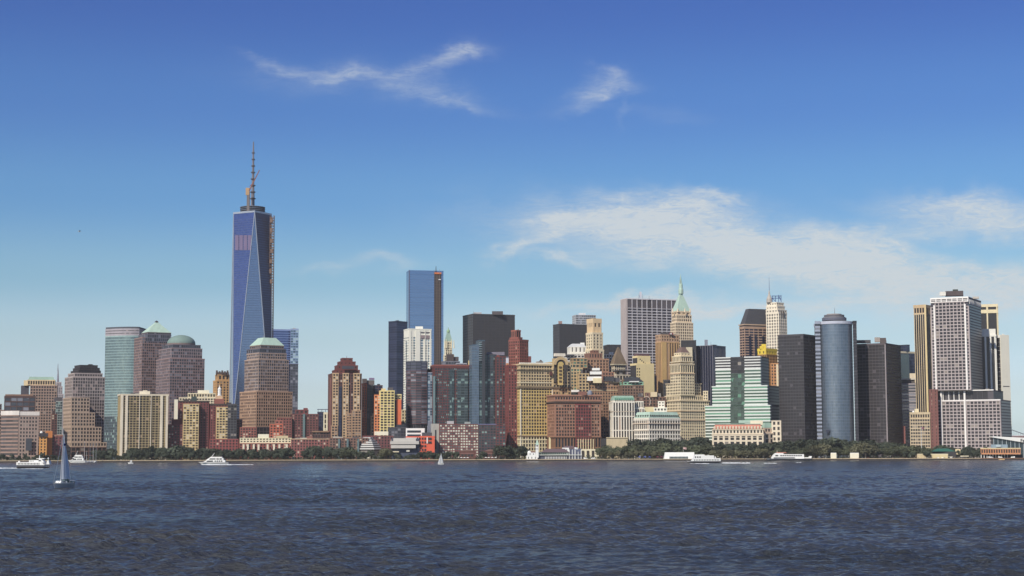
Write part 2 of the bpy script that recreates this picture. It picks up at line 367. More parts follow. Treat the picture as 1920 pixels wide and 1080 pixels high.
b = office('office_tower', 'brown gridded office tower with chamfered cream crown and green roof edge at far left')
f = b.tier(54, 57, 107, 722, None, 2480, 14, ST(GRAN, 'dark', 3.1, 3.7, 1.3, 1.5, .4, 1.5), d=40)
f3 = b.tier(45, 52, 103, 712, 722, 2486, 14, ST(W(222, 190, 150), 'brown', 3.1, 5.5, 1.2, 1.2, .5, 1.6), d=36)
b.hip(f3, 707.5, M_green, .9, 'roof', -.5)
b.pbox('side_wing', W(84, 82, 92), 40, 54, 723, None, 2492, 26, None); b.pbox('penthouse', W(228, 205, 165), 45, 54, 713, 723, 2490, 10)

b = Bld('skyscraper', 'distant pale stepped skyscraper topped by a thin antenna behind the leftmost towers', 'skyscraper')
st = ST(W(176, 160, 160), 'mauve', 7, 7, 3, 2, .8, 6)
b.tier(100, 104, 119, 738, None, 7000, 25, st); b.tier(103, 106, 117, 724, 740, 7010, 25, st); f = b.tier(105, 107, 115, 716, 726, 7020, 25, st)
b.mast(108.5, 693, 716, 7050, 5, W(130, 125, 140), 'mooring_spire'); b.mast(108.5, 682, 695, 7050, 2.2, M_mast, 'antenna')

b = office('apartment_tower', 'slim teal glass apartment tower with pale floor edges behind the yellow block', cat='apartment tower')
b.tier(104, 105, 117, 752, None, 2450, 10, ST(W(170, 175, 170), 'tealdark', 2.6, 3.2, .4, .7, .4, 1.2), d=20); b.pbox('penthouse', W(88, 82, 88), 102, 116, 745, 752, 2455, 10)
b = office('apartment_block', 'narrow dark maroon apartment block left of the slim teal tower', cat='apartment block')
b.tier(96, 97, 107, 776, None, 2400, 10, ST(W(110, 64, 66), 'darkb', 3, 3.2, 1.4, 1.3), d=18); b.pbox('penthouse', W(80, 60, 62), 98, 104, 770, 776, 2404, 8)

b = office('apartment_block', 'bright yellow apartment block with dark balcony column and white dome on its roof', cat='apartment block')
f = b.tier(74, 74.5, 88, 818, None, 2262, 8, ST(W(226, 158, 82), 'brown', 4.6, 3.4, 2.6, 1.6), d=16)
b.pbox('wall_annex', W(212, 128, 66), 86, 98, 808, None, 2279, 12); b.pbox('parapet', W(70, 66, 72), 74, 90, 812, 818.5, 2261, 12)
c = at(77.5, 812, 2265); b.P('roof_dome', M_white, True).lathe((c.x, c.y, c.z), [(1.9, 0), (1.9, .6), (1.5, 1.8), (.8, 2.5), (.1, 2.8)], 12)
b = office('apartment_block', 'dull red brick block between the yellow block and the stepped granite tower', cat='apartment block')
b.tier(88, 89, 117, 818, None, 2282, 10, ST(W(150, 74, 78), 'brown', 4, 3.2, 2.5, 1.6), d=20); b.tier(103, 104, 118, 815, None, 2304, 10, ST(W(176, 122, 104), 'brown', 4, 3.2, 2, 1.5), d=16)

# stepped granite tower with black ziggurat cap
b = office('granite_tower', 'broad granite tower with stepped shoulders and a black stepped cap')
st = ST(W(188, 158, 140), 'dark', 3.6, 4.2, 1.6, 1.8, .5, 1.4)
stu = ST(W(178, 160, 156), 'mauve', 3.05, 3.9, .7, .9, .4, 1.6)
f = b.tier(115, 134, 199.5, 829, 838, 2345, 30, st, d=40); b.more(f, 838, None, ST(W(120, 88, 84), 'dark', 5, 5, 1.2, 1.6, .5, 1)); b.tier(115, 134, 190, 800, 829, 2345, 30, st, d=40); b.tier(115, 134, 178, 773, 800, 2345, 30, st, d=40); b.tier(115, 134, 168, 745, 773, 2345, 30, st, d=40)
f = b.tier(122, 137, 196.5, 706, None, 2385, 30, stu); f = b.tier(128, 140, 192, 699, 706, 2388, 30, stu)
for xl, xr, yt, yb in ((133, 189, 694, 699), (137, 187, 689, 694), (140, 183, 684, 689)): f = b.tier(xl, (xl * 3 + xr) / 4, xr, yt, yb, 2400, 30, ST(W(70, 64, 68), 'black', 2, 2, .9, .6, .3, .6))
b.clutter(f, 3, TOPD, 1.5)

# curved glass tower
b = office('glass_tower', 'tall curved teal glass tower with a pale grey crown, left of the green pyramid roof')
Y = 2880; pts = []
zt = at(228, 612.5, Y).z
for i in range(15):
    t = i / 14; px = 197.5 + (260.5 - 197.5) * t
    pts.append((at(px, 640, 1).x * (Y + 26 * (1 - math.sin(math.pi * (.12 + .55 * t)))), Y + 26 * (1 - math.sin(math.pi * (.12 + .55 * t)))))
pts += [(pts[-1][0] + 2, Y + 60), (pts[0][0] + 6, Y + 62)]
zc = at(228, 629, Y).z; zm = at(228, 780, Y).z
b.facade(pts, LAND, zm, ST(W(96, 104, 112), 'tealdark', 2.2, 4, .3, .7, .2, 1)); b.facade(pts, zm, zc, ST(W(150, 176, 174), 'teal', 2.2, 4.1, .12, .8, .2, 2.2)); b.facade(pts, zc, zt - 3, ST(W(168, 160, 168), 'mauve', 2.2, 4, .3, 3.4, .3, 3))
b.slab(FP(pts, zt, 0, Y), zt - 3, zt, -.3, W(84, 88, 98), 'roof_edge')

# green pyramid roof tower
b = office('granite_tower', 'brown gridded tower with a green pyramid roof, between curved glass tower and dome')
f = b.tier(252, 267, 322, 632, None, 2640, 30, ST(W(152, 118, 116), 'slate', 3.0, 3.9, .75, 1.3, .4, 1.5))
f = b.tier(260, 273, 321, 626, 640, 2642, 30, ST(W(118, 112, 124), 'slate', 3.0, 4, .5, 1, .4, 1)); f = b.tier(266, 277, 320.5, 622.5, 627, 2645, 30, ST(W(116, 96, 100), 'slate', 3, 4, .4, 1, .4, 1))
r = b.hip(f, 604.5, M_pale, .1); c = at(293, 603, 2660); b.P('finial', TOPD, True).lathe((r.c()[0], r.c()[1], r.z), [(3.2, 0), (2.6, 1.5), (.2, 3)], 4)
# green dome tower
b = office('granite_tower', 'brown gridded tower with a round green dome behind the pale apartment slab')
f = b.tier(293, 319, 383.5, 671, None, 2555, 30, ST(W(150, 118, 120), 'slate', 3.0, 3.9, .75, 1.2, .4, 1.5)); f = b.tier(298, 322, 379, 652, 671, 2562, 30, ST(W(150, 124, 128), 'slate', 3.0, 3.9, .7, 1.1, .4, 1.4))
f = b.tier(304, 324, 376, 645.5, 652, 2566, 30, ST(W(100, 96, 108), 'slate', 3, 4, .4, 1, .4, 1))
c = f.c(); q = 53 / 2 * f.Y / F
b.P('drum', W(128, 108, 108), True).lathe((c[0], c[1], f.z), [(q, 0), (q, 3.0)], 36)
b.P('dome', W(122, 146, 138), True).lathe((c[0], c[1], f.z + 3.0), [(q * math.cos(t), q * .62 * math.sin(t)) for t in [R(a) for a in (0, 10, 20, 30, 40, 50, 60, 70, 80, 89)]], 36)

# pale apartment slab
b = office('apartment_slab', 'long pale apartment slab with brown balcony stripes standing on the waterfront', cat='apartment building')
f = b.tier(216, 226, 315.5, 739.5, None, 2285, 20, ST(W(176, 152, 112), 'brown', 3.6, 2.9, 1.0, 1.0, .6, 1.6), d=24)
Cc = Vector(f.pts[0]); rr = (Vector(f.pts[1]) - Cc); 
for a, w_ in ((.03, .055), (.13, .05), (.40, .012), (.64, .012), (.86, .055), (.975, .045)):
    p = Cc + rr * a; n = Vector((math.sin(R(20)), -math.cos(R(20)))) * .45
    b.P('pale_stripe', W(232, 216, 192), True).box((p.x + n.x, p.y + n.y, LAND), rr.length * w_, 2.2, f.z - LAND - 1.2, R(20))
b.band(f, 738.5, 2.2, 1.0, W(222, 205, 180), 'parapet')
b.pbox('penthouse', W(228, 214, 190), 262, 281, 733.5, 740, 2300, 10); b.pbox('penthouse', W(205, 190, 168), 268, 276, 731.5, 735, 2304, 6); b.clutter(f, 3, None, 2.5)

b = office('apartment_block', 'cream apartment block rising behind the red and cream brick tower', cat='apartment building')
f = b.tier(335, 336, 405, 745, None, 2450, 12, ST(W(232, 214, 180), 'brown', 3.4, 3, 1.3, 1.1), d=20); b.tier(352, 352.5, 404, 737, 745, 2454, 12, ST(W(226, 208, 172), 'warm', 3.4, 3, 1.3, 1), d=16)
b.pbox('penthouse', CREAM, 371, 392, 731.5, 738, 2462, 10); b.pbox('white_end_wall', CREAM, 327, 333.5, 749, None, 2440, 20); b.clutter(f, 3, None, 3)

def brick_tower(label, cl, cr, xl, xr, yt, Y, cupola=False):
    b = Bld('brick_tower', label, 'apartment tower')
    f = b.tier(xl, xl + 1.5, xr, yt, None, Y + 6, 14, ST(W(146, 60, 62), 'brown', 3.4, 3.1, 1.9, 1.4, .4, 1.2), d=26)
    f2 = b.tier(cl, cl + 1, cr, yt + 6, None, Y - 2, 14, ST(W(214, 182, 130), 'darkb', 3.6, 3.1, 1.2, 1.3, .5, 1.2), d=12)
    b.band(f, yt, 2, .8, W(80, 66, 66), 'parapet'); return b, f
b, f = brick_tower('red brick tower with a yellow centre bay and green rooftop box behind the trees', 343, 373, 335, 392, 751, 2325)
b.pbox('penthouse', W(66, 84, 80), 359, 369, 743.5, 752, 2340, 8); b.tier(309, 310, 343, 796, None, 2322, 14, ST(W(146, 58, 62), 'darkb', 3.6, 3.1, 1.8, 1.4), d=20)
b.pbox('low_wing', W(140, 58, 60), 322, 345, 786, None, 2330, 12); b.clutter(f, 3, TOPD, 3)
b, f = brick_tower('brick and cream tower with a small white cupola, right of the yellow centred tower', 405, 428, 393, 441, 757, 2335)
b.tier(427, 427.5, 444, 758, None, 2333, 20, ST(W(84, 84, 88), 'dark', 3, 3.1, .7, .8), d=20)
c, w_, z_ = b.pbox('cupola_base', W(168, 84, 66), 402, 420, 748, 757, 2345, 10); b.pbox('cupola_base', W(214, 170, 140), 404, 417, 742, 748, 2347, 8)
c = at(411.5, 742, 2350); b.P('cupola', M_white, True).lathe((c.x, c.y, c.z), [(3, 0), (3, 1), (2.3, 1.2), (2.3, 8), (2.8, 8.4), (1.6, 10.5), (.6, 12.5), (.1, 15)], 8)
b.tier(392, 393, 447, 823, None, 2300, 8, ST(W(176, 70, 64), 'darkb', 3.6, 3.3, 1.9, 1.5), d=16); b.clutter(f, 2, TOPD, 3)

b = office('deco_tower', 'orange tan setback tower with dark crenellated crown left of the tallest glass tower')
f = b.tier(400, 406, 430, 713, None, 2960, 25, ST(W(206, 150, 100), 'brown', 4.5, 4, 2.6, 1.6, .6, 2)); f = b.tier(404, 409, 430, 702, 713, 2966, 25, ST(W(196, 146, 100), 'dark', 6, 9, 3, 2, .8, 2))
for i in range(5): b.pbox('crown_pinnacle', W(84, 66, 64), 405 + i * 5, 408.5 + i * 5, 694.5 + (i % 2) * 1.5, 703, 2968, 5)
b.pbox('crown_base', W(84, 66, 64), 405, 429, 698, 703, 2969, 12)

# ---------------------------------------------------------------- the tallest glass tower
b = Bld('supertall_tower', 'tallest blue glass tower with tapering triangular faces and an unfinished mast', 'skyscraper')
Y0 = 2780; TH = 15; S_ = 63.0; C0 = at(435.5, 850, Y0); t = R(TH); r_ = Vector((math.cos(t), math.sin(t))); l_ = Vector((-math.sin(t), math.cos(t)))
base = [Vector((C0.x, C0.y)), Vector((C0.x, C0.y)) + r_ * S_, Vector((C0.x, C0.y)) + r_ * S_ + l_ * S_, Vector((C0.x, C0.y)) + l_ * S_]
topv = [(base[i] + base[(i + 1) % 4]) / 2 for i in range(4)]
zt = at(470, 397, Y0 + 10).z; zb = 57.0
b.base = (C0.x, C0.y, LAND)
b.P('podium', pmat('podium_glass_panels', (.2, .24, .3, 1), .3, .4)).prism([tuple(p) for p in base], LAND, zb)
def tri(a, b_, c_, mat, nm, nw, inverted):
    m = b.P(nm, mat, True); m.v += [tuple(a), tuple(b_), tuple(c_)]; H_ = (zt - zb) / 4.1
    if not inverted: m.face((0, 1, 2), [(0, 0), (nw, 0), (nw / 2, H_)])
    else: m.face((0, 1, 2), [(0, H_), (nw / 2, 0), (nw, H_)])
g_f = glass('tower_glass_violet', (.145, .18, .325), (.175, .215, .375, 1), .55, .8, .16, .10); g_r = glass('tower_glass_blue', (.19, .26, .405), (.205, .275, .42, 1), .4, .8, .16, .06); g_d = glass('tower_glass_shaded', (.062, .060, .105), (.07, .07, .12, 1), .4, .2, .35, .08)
for i in range(4):
    j = (i + 1) % 4; k = (i - 1) % 4
    A = Vector((base[i].x, base[i].y, zb)); B_ = Vector((base[j].x, base[j].y, zb)); T = Vector((topv[i].x, topv[i].y, zt)); T2 = Vector((topv[k].x, topv[k].y, zt))
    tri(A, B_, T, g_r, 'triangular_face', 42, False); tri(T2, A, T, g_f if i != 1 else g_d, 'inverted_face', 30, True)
    m = b.P('edge_trim', pmat('steel_trim', (.42, .45, .50, 1), .4, .5), True); m.tube(A, T, .75, .75, 6); m = b.P('edge_trim', pmat('steel_trim', (1, 1, 1, 1)), True); m.tube(B_, T, .75, .75, 6)
tp = [(p.x, p.y) for p in topv]
for i in range(1, 88):     # floor edges, following the taper
    z = zb + (zt - zb) * i / 88; s_ = i / 88; pp = []
    for q in range(4):
        pp.append(tuple(base[q] + (topv[q] - base[q]) * s_)); pp.append(tuple(base[(q + 1) % 4] + (topv[q] - base[(q + 1) % 4]) * s_))
    b.P('floor_edges', pmat('floor_edge_metal', (.13, .16, .27, 1), .4, .6)).prism(off(pp, .12) if s_ < .97 else off(tp, .12), z, z + .55)
b.P('roof_parapet', pmat('steel_trim', (1, 1, 1, 1)), True).prism(off(tp, .4), zt - 1, zt + 2)
cx, cy = (sum(p[0] for p in tp) / 4, sum(p[1] for p in tp) / 4)
rr_ = 24 * Y0 / F; m = b.P('communications_ring', W(74, 84, 104), True); m.lathe((cx, cy, zt + 2), [(rr_ * .85, 0), (rr_ * .85, 10)], 32)
for q in range(4): b.P('ring_rail', W(110, 118, 135), True).lathe((cx, cy, zt + 2.2 + q * 2.8), [(rr_, 0), (rr_, .8)], 32)
zsp = zt + 12; ztop = at(473, 264, Y0 + 30).z; H = ztop - zsp
m = b.P('spire', W(120, 118, 128), True); m.tube((cx, cy, zsp - 2), (cx, cy, zsp + H * .25), 3.4, 2.6, 8); m.tube((cx, cy, zsp + H * .25), (cx, cy, zsp + H * .85), 2.4, 1.3, 8); m.tube((cx, cy, zsp + H * .85), (cx, cy, ztop), 1.5, .9, 6)
for q in range(8): b.P('spire_platform', W(90, 84, 92), True).lathe((cx, cy, zsp + H * (.12 + .1 * q)), [(4.6 - .3 * q, 0), (4.9 - .3 * q, 1.6)], 10)
# climbing crane
a = at(465.5, 382, Y0 + 20); m = b.P('crane_mast', W(120, 110, 112), True); m.box((a.x, a.y, zt + 2), 4.5, 4.5, at(465, 357, Y0).z - zt - 2); m = b.P('crane_cab', W(190, 146, 112), True); p = at(464.5, 357, Y0 + 20); m.box((p.x, p.y, p.z - 8), 6, 5, 12)
p1 = at(467, 358, Y0 + 15); p2 = at(486.5, 319, Y0 + 5); b.P('crane_jib', W(190, 110, 90), True).tube(p1, p2, 1.3, .9, 4); p3 = at(477, 340, Y0 + 10); b.P('crane_jib', W(190, 110, 90)).tube(p1 + Vector((0, 0, 7)), p3, .35, .35, 4)
# unfinished panels and hoist
for q in range(4):
    x0 = 441 + q * 8; a = at(x0, 468, 1); w_ = 6.6
    k0, k1 = at(x0, 441, Y0), at(x0 + w_, 441, Y0)
    # the left inverted face leans: follow its plane
    A = Vector((base[0].x, base[0].y, zb)); T = Vector((topv[0].x, topv[0].y, zt)); T2 = Vector((topv[3].x, topv[3].y, zt)); nn = (A - T2).cross(T - T2).normalized()
    def hit(px, py):
        d = ray(px, py); o_ = Vector((0, 0, CH)); s_ = (T2 - o_).dot(nn) / d.dot(nn); return o_ + d * s_
    ps = [hit(x0, 469), hit(x0 + w_, 469), hit(x0 + w_, 441), hit(x0, 441)]; sgn = -1 if nn.y > 0 else 1
    m = b.P('open_bay', W(112, 98, 134), True); m.v += [tuple(p + nn * sgn * .5) for p in ps] + [tuple(p + nn * sgn * .1) for p in ps]; m.f += [(0, 1, 2, 3), (4, 7, 6, 5), (0, 4, 5, 1), (1, 5, 6, 2), (2, 6, 7, 3), (3, 7, 4, 0)]; m.uv += [None] * 6
hm = b.P('construction_hoist', W(128, 98, 88), True); p = at(507, 404, Y0 + 34); zl = at(507, 640, Y0).z
hx, hy = base[1].x - 3, base[1].y + 18
hzt = at(507, 404, hy).z; hx = at(506.5, 404, hy).x
for q in range(4): hm.tube((hx + (q % 2) * 6.5, hy + (q // 2) * 5, zl * .4), (hx + (q % 2) * 6.5, hy + (q // 2) * 5, hzt), .45, .45, 4)
z = zl * .4
while z < hzt:
    hm.tube((hx, hy, z), (hx + 6.5, hy, z + 4), .3, .3, 4); hm.box((hx + 3.2, hy + 2.5, z), 7.5, 5.5, .9); z += 4.5
for q in range(7): hm.box((hx + 1.5 + random.uniform(0, 3), hy, hzt - 12 - q * 17), 4.5, 3, 7)

b = office('glass_tower', 'blue ribbed glass tower standing right behind the tallest tower, darker at its foot')
f = b.tier(506, 508, 545, 617, 682, 3000, 15, ST(W(120, 140, 190), 'blue', 60, 4.2, 0, .9, .3, 3), d=40); b.more(f, 682, None, ST(W(84, 90, 116), 'deep', 60, 4.2, 0, .7, .3, 1))
f = b.tier(544, 545, 559.5, 616, 682, 2996, 15, ST(W(140, 160, 200), 'bluish', 4, 4.2, .5, 1.1, .4, 3), d=40); b.more(f, 682, None, ST(W(90, 92, 112), 'slate', 4, 4.2, .5, .9, .4, 1)); b.clutter(f, 2, None, 2)

b = office('granite_tower', 'granite tower with a truncated green pyramid roof in front of the tallest glass tower')
st = ST(W(184, 140, 118), 'brown', 3.1, 3.9, 1.3, 1.6, .5, 1.8); su = ST(W(176, 146, 134), 'slate', 3.1, 3.9, .8, 1.2, .4, 1.5)
f = b.tier(450, 481, 548, 733, 800, 2470, 36, st); b.more(f, 800, None, ST(W(96, 80, 84), 'dark', 5, 5, 1, 1.2))
f = b.tier(459, 485, 541, 673, 733, 2476, 36, su); f = b.tier(463, 486, 537, 661, 673, 2479, 36, su); f = b.tier(463, 487, 536, 653, 661, 2482, 36, ST(W(96, 96, 108), 'slate', 3, 4, .4, .9)); f = b.tier(469, 489, 532, 646.5, 653, 2485, 36, ST(W(140, 112, 104), 'slate', 3, 4, .5, 1.2))
r = b.hip(f, 634, M_pale, .52); b.mast(494, 628, 634, 2500, .6)

b = office('brick_block', 'dark red brick apartment group with stepped top right of the truncated pyramid tower', cat='apartment building')
f = b.tier(546, 547, 597, 776, None, 2400, 10, ST(W(134, 66, 64), 'brown', 3.4, 3.1, 1.9, 1.5), d=26); b.tier(553, 553.5, 578, 768, 776, 2404, 10, ST(W(140, 62, 60), 'brown', 5, 3.1, 3, 1.5), d=20)
b.tier(519, 520, 547, 783, None, 2392, 10, ST(W(160, 76, 66), 'brown', 3.4, 3.1, 1.8, 1.5), d=20); b.pbox('bay', G['teal'], 568, 572, 776, None, 2399, 3); b.pbox('penthouse', W(150, 60, 56), 569, 577, 765, 770, 2410, 8); b.clutter(f, 2, TOPD, 2)
b = office('brick_block', 'orange red stepped brick block in front of the granite tower', cat='apartment building')
b.tier(505, 506, 530, 795, None, 2330, 10, ST(W(202, 106, 78), 'darkb', 3.4, 3.1, 1.7, 1.4), d=18); b.tier(516, 516.5, 530, 788, 795, 2336, 10, ST(W(196, 100, 76), 'brown', 3.4, 3.1, 1.7, 1.4), d=12)
b = office('brick_block', 'low orange brick block left of the granite tower, above the tree line', cat='apartment building')
b.tier(449, 450, 481, 801, None, 2335, 10, ST(W(176, 84, 66), 'darkb', 3.4, 3.1, 1.6, 1.4), d=18); b.tier(443, 443.5, 454, 786, None, 2360, 10, ST(W(166, 70, 60), 'brown', 3.4, 3.1, 1.8, 1.4), d=12)

# long low rows on the waterfront
b = office('row_block', 'low cream topped red brick block with white bays right of the red waterfront block', cat='apartment building')
f = b.tier(448, 449, 548, 831, None, 2262, 4, ST(W(182, 82, 66), 'darkb', 3.4, 3.3, 1.5, 1.3, .5, 1), d=18); f2 = b.tier(449, 450, 546, 821, 831, 2266, 4, ST(W(236, 224, 186, .06), 'brown', 3.6, 3.2, 2.0, 1.6, .4, 1), d=16)
b.pbox('penthouse', CREAM, 484, 504, 814, 822, 2272, 8); b.pbox('penthouse', W(210, 190, 150), 518, 540, 817, 822, 2274, 8); b.pbox('penthouse', W(226, 214, 180), 548, 552, 850, None, 2240, 5)
for x in (455, 463, 474, 483, 500, 512, 522, 536): b.pbox('white_bay', W(230, 215, 190), x, x + 3.5, 833, 844, 2261, 2)
b = office('row_block', 'low plain red brick block with rows of small windows above the dark trees', cat='apartment building')
f = b.tier(545, 546, 622, 823, None, 2264, 4, ST(W(172, 84, 74), 'darkb', 3.4, 3.2, 1.8, 1.4, .4, 1.2), d=18); b.band(f, 822.5, 1, .8, W(210, 170, 140)); b.pbox('penthouse', W(160, 90, 76), 575, 586, 818, 823, 2270, 7); b.clutter(f, 3, None, 2)
b = office('row_block', 'low brown brick block with teal window bays in front of the ziggurat topped tower', cat='apartment building')
f = b.tier(617, 618, 690, 821, None, 2266, 4, ST(W(150, 92, 80), 'darkb', 3.4, 3.2, 1.8, 1.4, .4, 1), d=18)
for x in (634, 650, 670): b.pbox('window_bay', G['teal'], x, x + 3.5, 823, None, 2264.5, 2)
b.clutter(f, 3, None, 2)
b = office('row_block', 'low maroon brick block beside the stepped white museum roof', cat='apartment building')
f = b.tier(680, 680.5, 737, 817, None, 2280, 4, ST(W(140, 66, 66), 'darkb', 3.4, 3.2, 1.9, 1.4, .4, 1.5), d=18); b.pbox('roof_screen', CREAM, 702, 728, 809, 816, 2286, 8)
b = office('low_block', 'dark low block with brown parapet behind the plain red brick row', cat='apartment building')
b.tier(585, 585.5, 622, 809, None, 2330, 4, ST(W(96, 66, 66), 'dark', 3.4, 3.2, 1.6, 1.4), d=18); b.pbox('parapet', W(150, 110, 90), 585, 617, 808, 810.5, 2329, 16)

b = office('cream_building', 'small cream concrete building with narrow slots left of the ziggurat topped tower')
b.tier(606.5, 607, 625, 773, None, 2380, 5, ST(W(232, 220, 188), 'brown', 3.4, 6, 2.2, 1.4, .5, 3), d=18); b.pbox('penthouse', W(222, 208, 178), 606, 611, 806, None, 2375, 6)
b = office('office_block', 'dark slab with an open steel frame on its roof beside the small cream building')
b.tier(595, 595.5, 607, 772, None, 2450, 5, ST(W(72, 72, 86), 'deep', 3, 4, .4, .8), d=18)
for x in (596, 603, 610, 617): b.pbox('roof_frame_post', W(96, 104, 128), x, x + .9, 768, 773, 2455, 1)
b.pbox('roof_frame', W(96, 104, 128), 595, 621, 767, 768, 2455, 12)

# ================================================================ the city, middle part
b = Bld('brick_tower', 'tall tan and maroon apartment tower with a red ziggurat top and dark bay strip', 'apartment tower')
f = b.tier(619.5, 622, 678, 700, None, 2325, 14, ST(W(112, 68, 70), 'darkb', 3.2, 3.3, 1.5, 1.2, .4, 1.5), d=34)
Cc = Vector(f.pts[0]); rr = Vector(f.pts[1]) - Cc; n = Vector((math.sin(R(14)), -math.cos(R(14))))
def bay(b, f, t0, t1, zt, st, out=1.6):
    """a projecting bay on the right hand face, between fractions t0 and t1 of its width"""
    a = Vector(f.pts[0]); r = Vector(f.pts[1]) - a; th = R(f.th); n = Vector((math.sin(th), -math.cos(th))) * out
    p0 = a + r * t0 + n; p1 = a + r * t1 + n; p2 = a + r * t1 - n; p3 = a + r * t0 - n
    b.facade([tuple(p0), tuple(p1), tuple(p2), tuple(p3)], LAND, zt, st)
tanst = ST(W(206, 166, 130), 'darkb', 3.3, 3.3, 1.4, 1.4, .4, 1.5)
bay(b, f, .03, .22, f.z + .5, tanst); bay(b, f, .24, .33, f.z - 18, ST(W(70, 70, 84), 'deep', 3, 3.3, .3, .5)); bay(b, f, .37, .56, f.z + .5, tanst, 1.9); bay(b, f, .73, .94, f.z + .5, tanst, 1.7)
zz = at(640, 760, 2325).z
for t0, t1 in ((.0, .2), (.5, .66), (.68, .98)): bay(b, f, t0, t1, zz - random.uniform(0, 30), ST(W(190, 146, 118), 'dark', 3.3, 3.3, 1.2, 1.5), 2.3)
zg = ST(W(134, 58, 54), 'brown', 5, 4, 3.6, 2.2, .3, 1.6)
for i, (xl, xr, yt, yb) in enumerate(((627, 674.5, 693, 700), (631, 671, 684.5, 693), (635.5, 666.5, 677.5, 684.5), (640.5, 661, 671, 677.5))):
    g_ = b.tier(xl, xl + 1.5, xr, yt, yb, 2329 + i * 2, 14, zg, d=30 - i * 4)
b.pbox('crown_louvre', W(74, 74, 84), 642, 664, 686, 692, 2326, 3, 14); b.mast(650, 667, 671, 2340, .5)
f = b.tier(618.5, 619, 624, 709, None, 2335, 14, ST(W(176, 106, 90), 'brown', 3, 3.3, 1.7, 1.5), d=20)

b = Bld('brick_tower', 'dark brick tower with a bright orange edge strip right of the ziggurat topped tower', 'apartment tower')
f = b.tier(678, 679, 687.5, 719, None, 2380, 8, ST(W(224, 116, 74), 'brown', 3.4, 3.2, 1.9, 1.4), d=20); f = b.tier(686, 686.5, 699, 721, None, 2381, 8, ST(W(78, 74, 80), 'black', 3.4, 3.2, .5, .6), d=18)
b.pbox('penthouse', W(96, 84, 84), 679, 688, 710, 719, 2388, 10); b.pbox('penthouse', W(110, 100, 98), 688, 702, 713, 721, 2392, 10); b.pbox('rooftop_screen', W(134, 110, 150), 692, 702, 708.5, 712, 2391, 6)
b = Bld('brick_tower', 'shaded maroon apartment tower between the orange edged tower and the yellow block', 'apartment tower')
f = b.tier(698, 702, 717, 722, None, 2395, 14, ST(W(96, 70, 78), 'deep', 4, 3.2, 1.0, 1.2), d=18); b.clutter(f, 2, TOPD, 2)
b = office('apartment_block', 'pale yellow apartment tower with an orange flank and grid of dark windows', cat='apartment tower')
f = b.tier(711, 713, 739.5, 732, None, 2320, 8, ST(W(240, 214, 142, .06), 'brown', 3.8, 3.3, 1.3, 1.2, .5, 1.6), d=20); b.tier(701, 702, 713, 740, None, 2324, 8, ST(W(228, 136, 84), 'darkb', 3.8, 3.3, 1.6, 1.4), d=20)
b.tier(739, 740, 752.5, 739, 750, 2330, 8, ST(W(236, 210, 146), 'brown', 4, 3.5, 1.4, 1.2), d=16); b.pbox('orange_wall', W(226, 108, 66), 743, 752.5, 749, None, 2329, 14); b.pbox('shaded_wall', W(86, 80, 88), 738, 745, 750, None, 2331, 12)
b.pbox('penthouse', W(84, 80, 84), 727, 737, 726.5, 732, 2330, 8); b.pbox('penthouse', W(226, 196, 140), 715, 723, 728.5, 732, 2331, 8)
b = office('masonry_building', 'small cream stepped tower peeking between the shaded tower and the yellow block')
b.tier(695, 695.5, 702, 780, None, 2360, 5, ST(W(214, 180, 140), 'brown', 4, 4, 2, 2), d=12); b.pbox('upper_tier', W(214, 180, 140), 697.5, 702, 775, 781, 2364, 8)
b = office('masonry_building', 'small cream building with brown roof tucked beside the orange wall')
b.tier(752, 753, 764, 768, None, 2420, 5, ST(W(206, 186, 150), 'brown', 4, 4, 2, 2), d=12); b.tier(752, 752.5, 758, 790, None, 2380, 5, ST(W(150, 120, 110), 'brown', 4, 4, 2, 2), d=10)

b = office('glass_tower', 'dark blue glass tower with a slanted roofline left of the pale balcony tower')
f = b.tier(728.5, 744, 764, 601.5, None, 2800, 50, ST(W(70, 72, 96), 'deep', 60, 4, 0, .35, .15, .6), d=None); b.clutter(f, 1, TOPD, 1.5)
b = office('glass_tower', 'flat blue glass skyscraper with an unfinished brown strip and a mast on top', cat='skyscraper')
Y = 2850
f = b.tier(761.5, 767.5, 831.5, 506.5, None, Y, 12, ST(W(92, 130, 190), 'sky', 60, 4.3, 0, .35, .12, .8), d=34)
n = Vector((math.sin(R(12)), -math.cos(R(12)))); Cc = Vector(f.pts[0]); rr = Vector(f.pts[1]) - Cc
a = Cc + rr * .735; q = Cc + rr * .93; zq = f.z - 4
b.facade([tuple(a + n * .6), tuple(q + n * .6), tuple(q - n * 2), tuple(a - n * 2)], LAND, zq, ST(W(88, 70, 68), 'black', 3, 4.3, .7, 1.6, .5, 1))
for u in (.25, .5, .75): p = a + (q - a) * u + n * 1.4; b.P('hoist_rail', W(120, 105, 100), True).box((p.x, p.y, LAND), .8, .6, zq - LAND - 3)
p = (a + q) / 2 + n * 1.2; b.P('safety_netting', W(222, 120, 70), True).box((p.x, p.y, zq - 2), (q - a).length, 2.6, 3, R(12)); b.P('white_tarp', W(220, 220, 225), True).box((p.x + 3, p.y - .4, zq - 12), 4, 2.6, 1.4, R(12))
b.mast(817.5, 499, 512, Y + 8, 1.1, W(70, 66, 72)); b.mast(824, 504, 512, Y + 8, .4); b.mast(814, 505, 512, Y + 8, .4); b.pbox('corner_mullion', W(96, 92, 110), 766.5, 768, 506.4, None, Y - 1.5, 2)

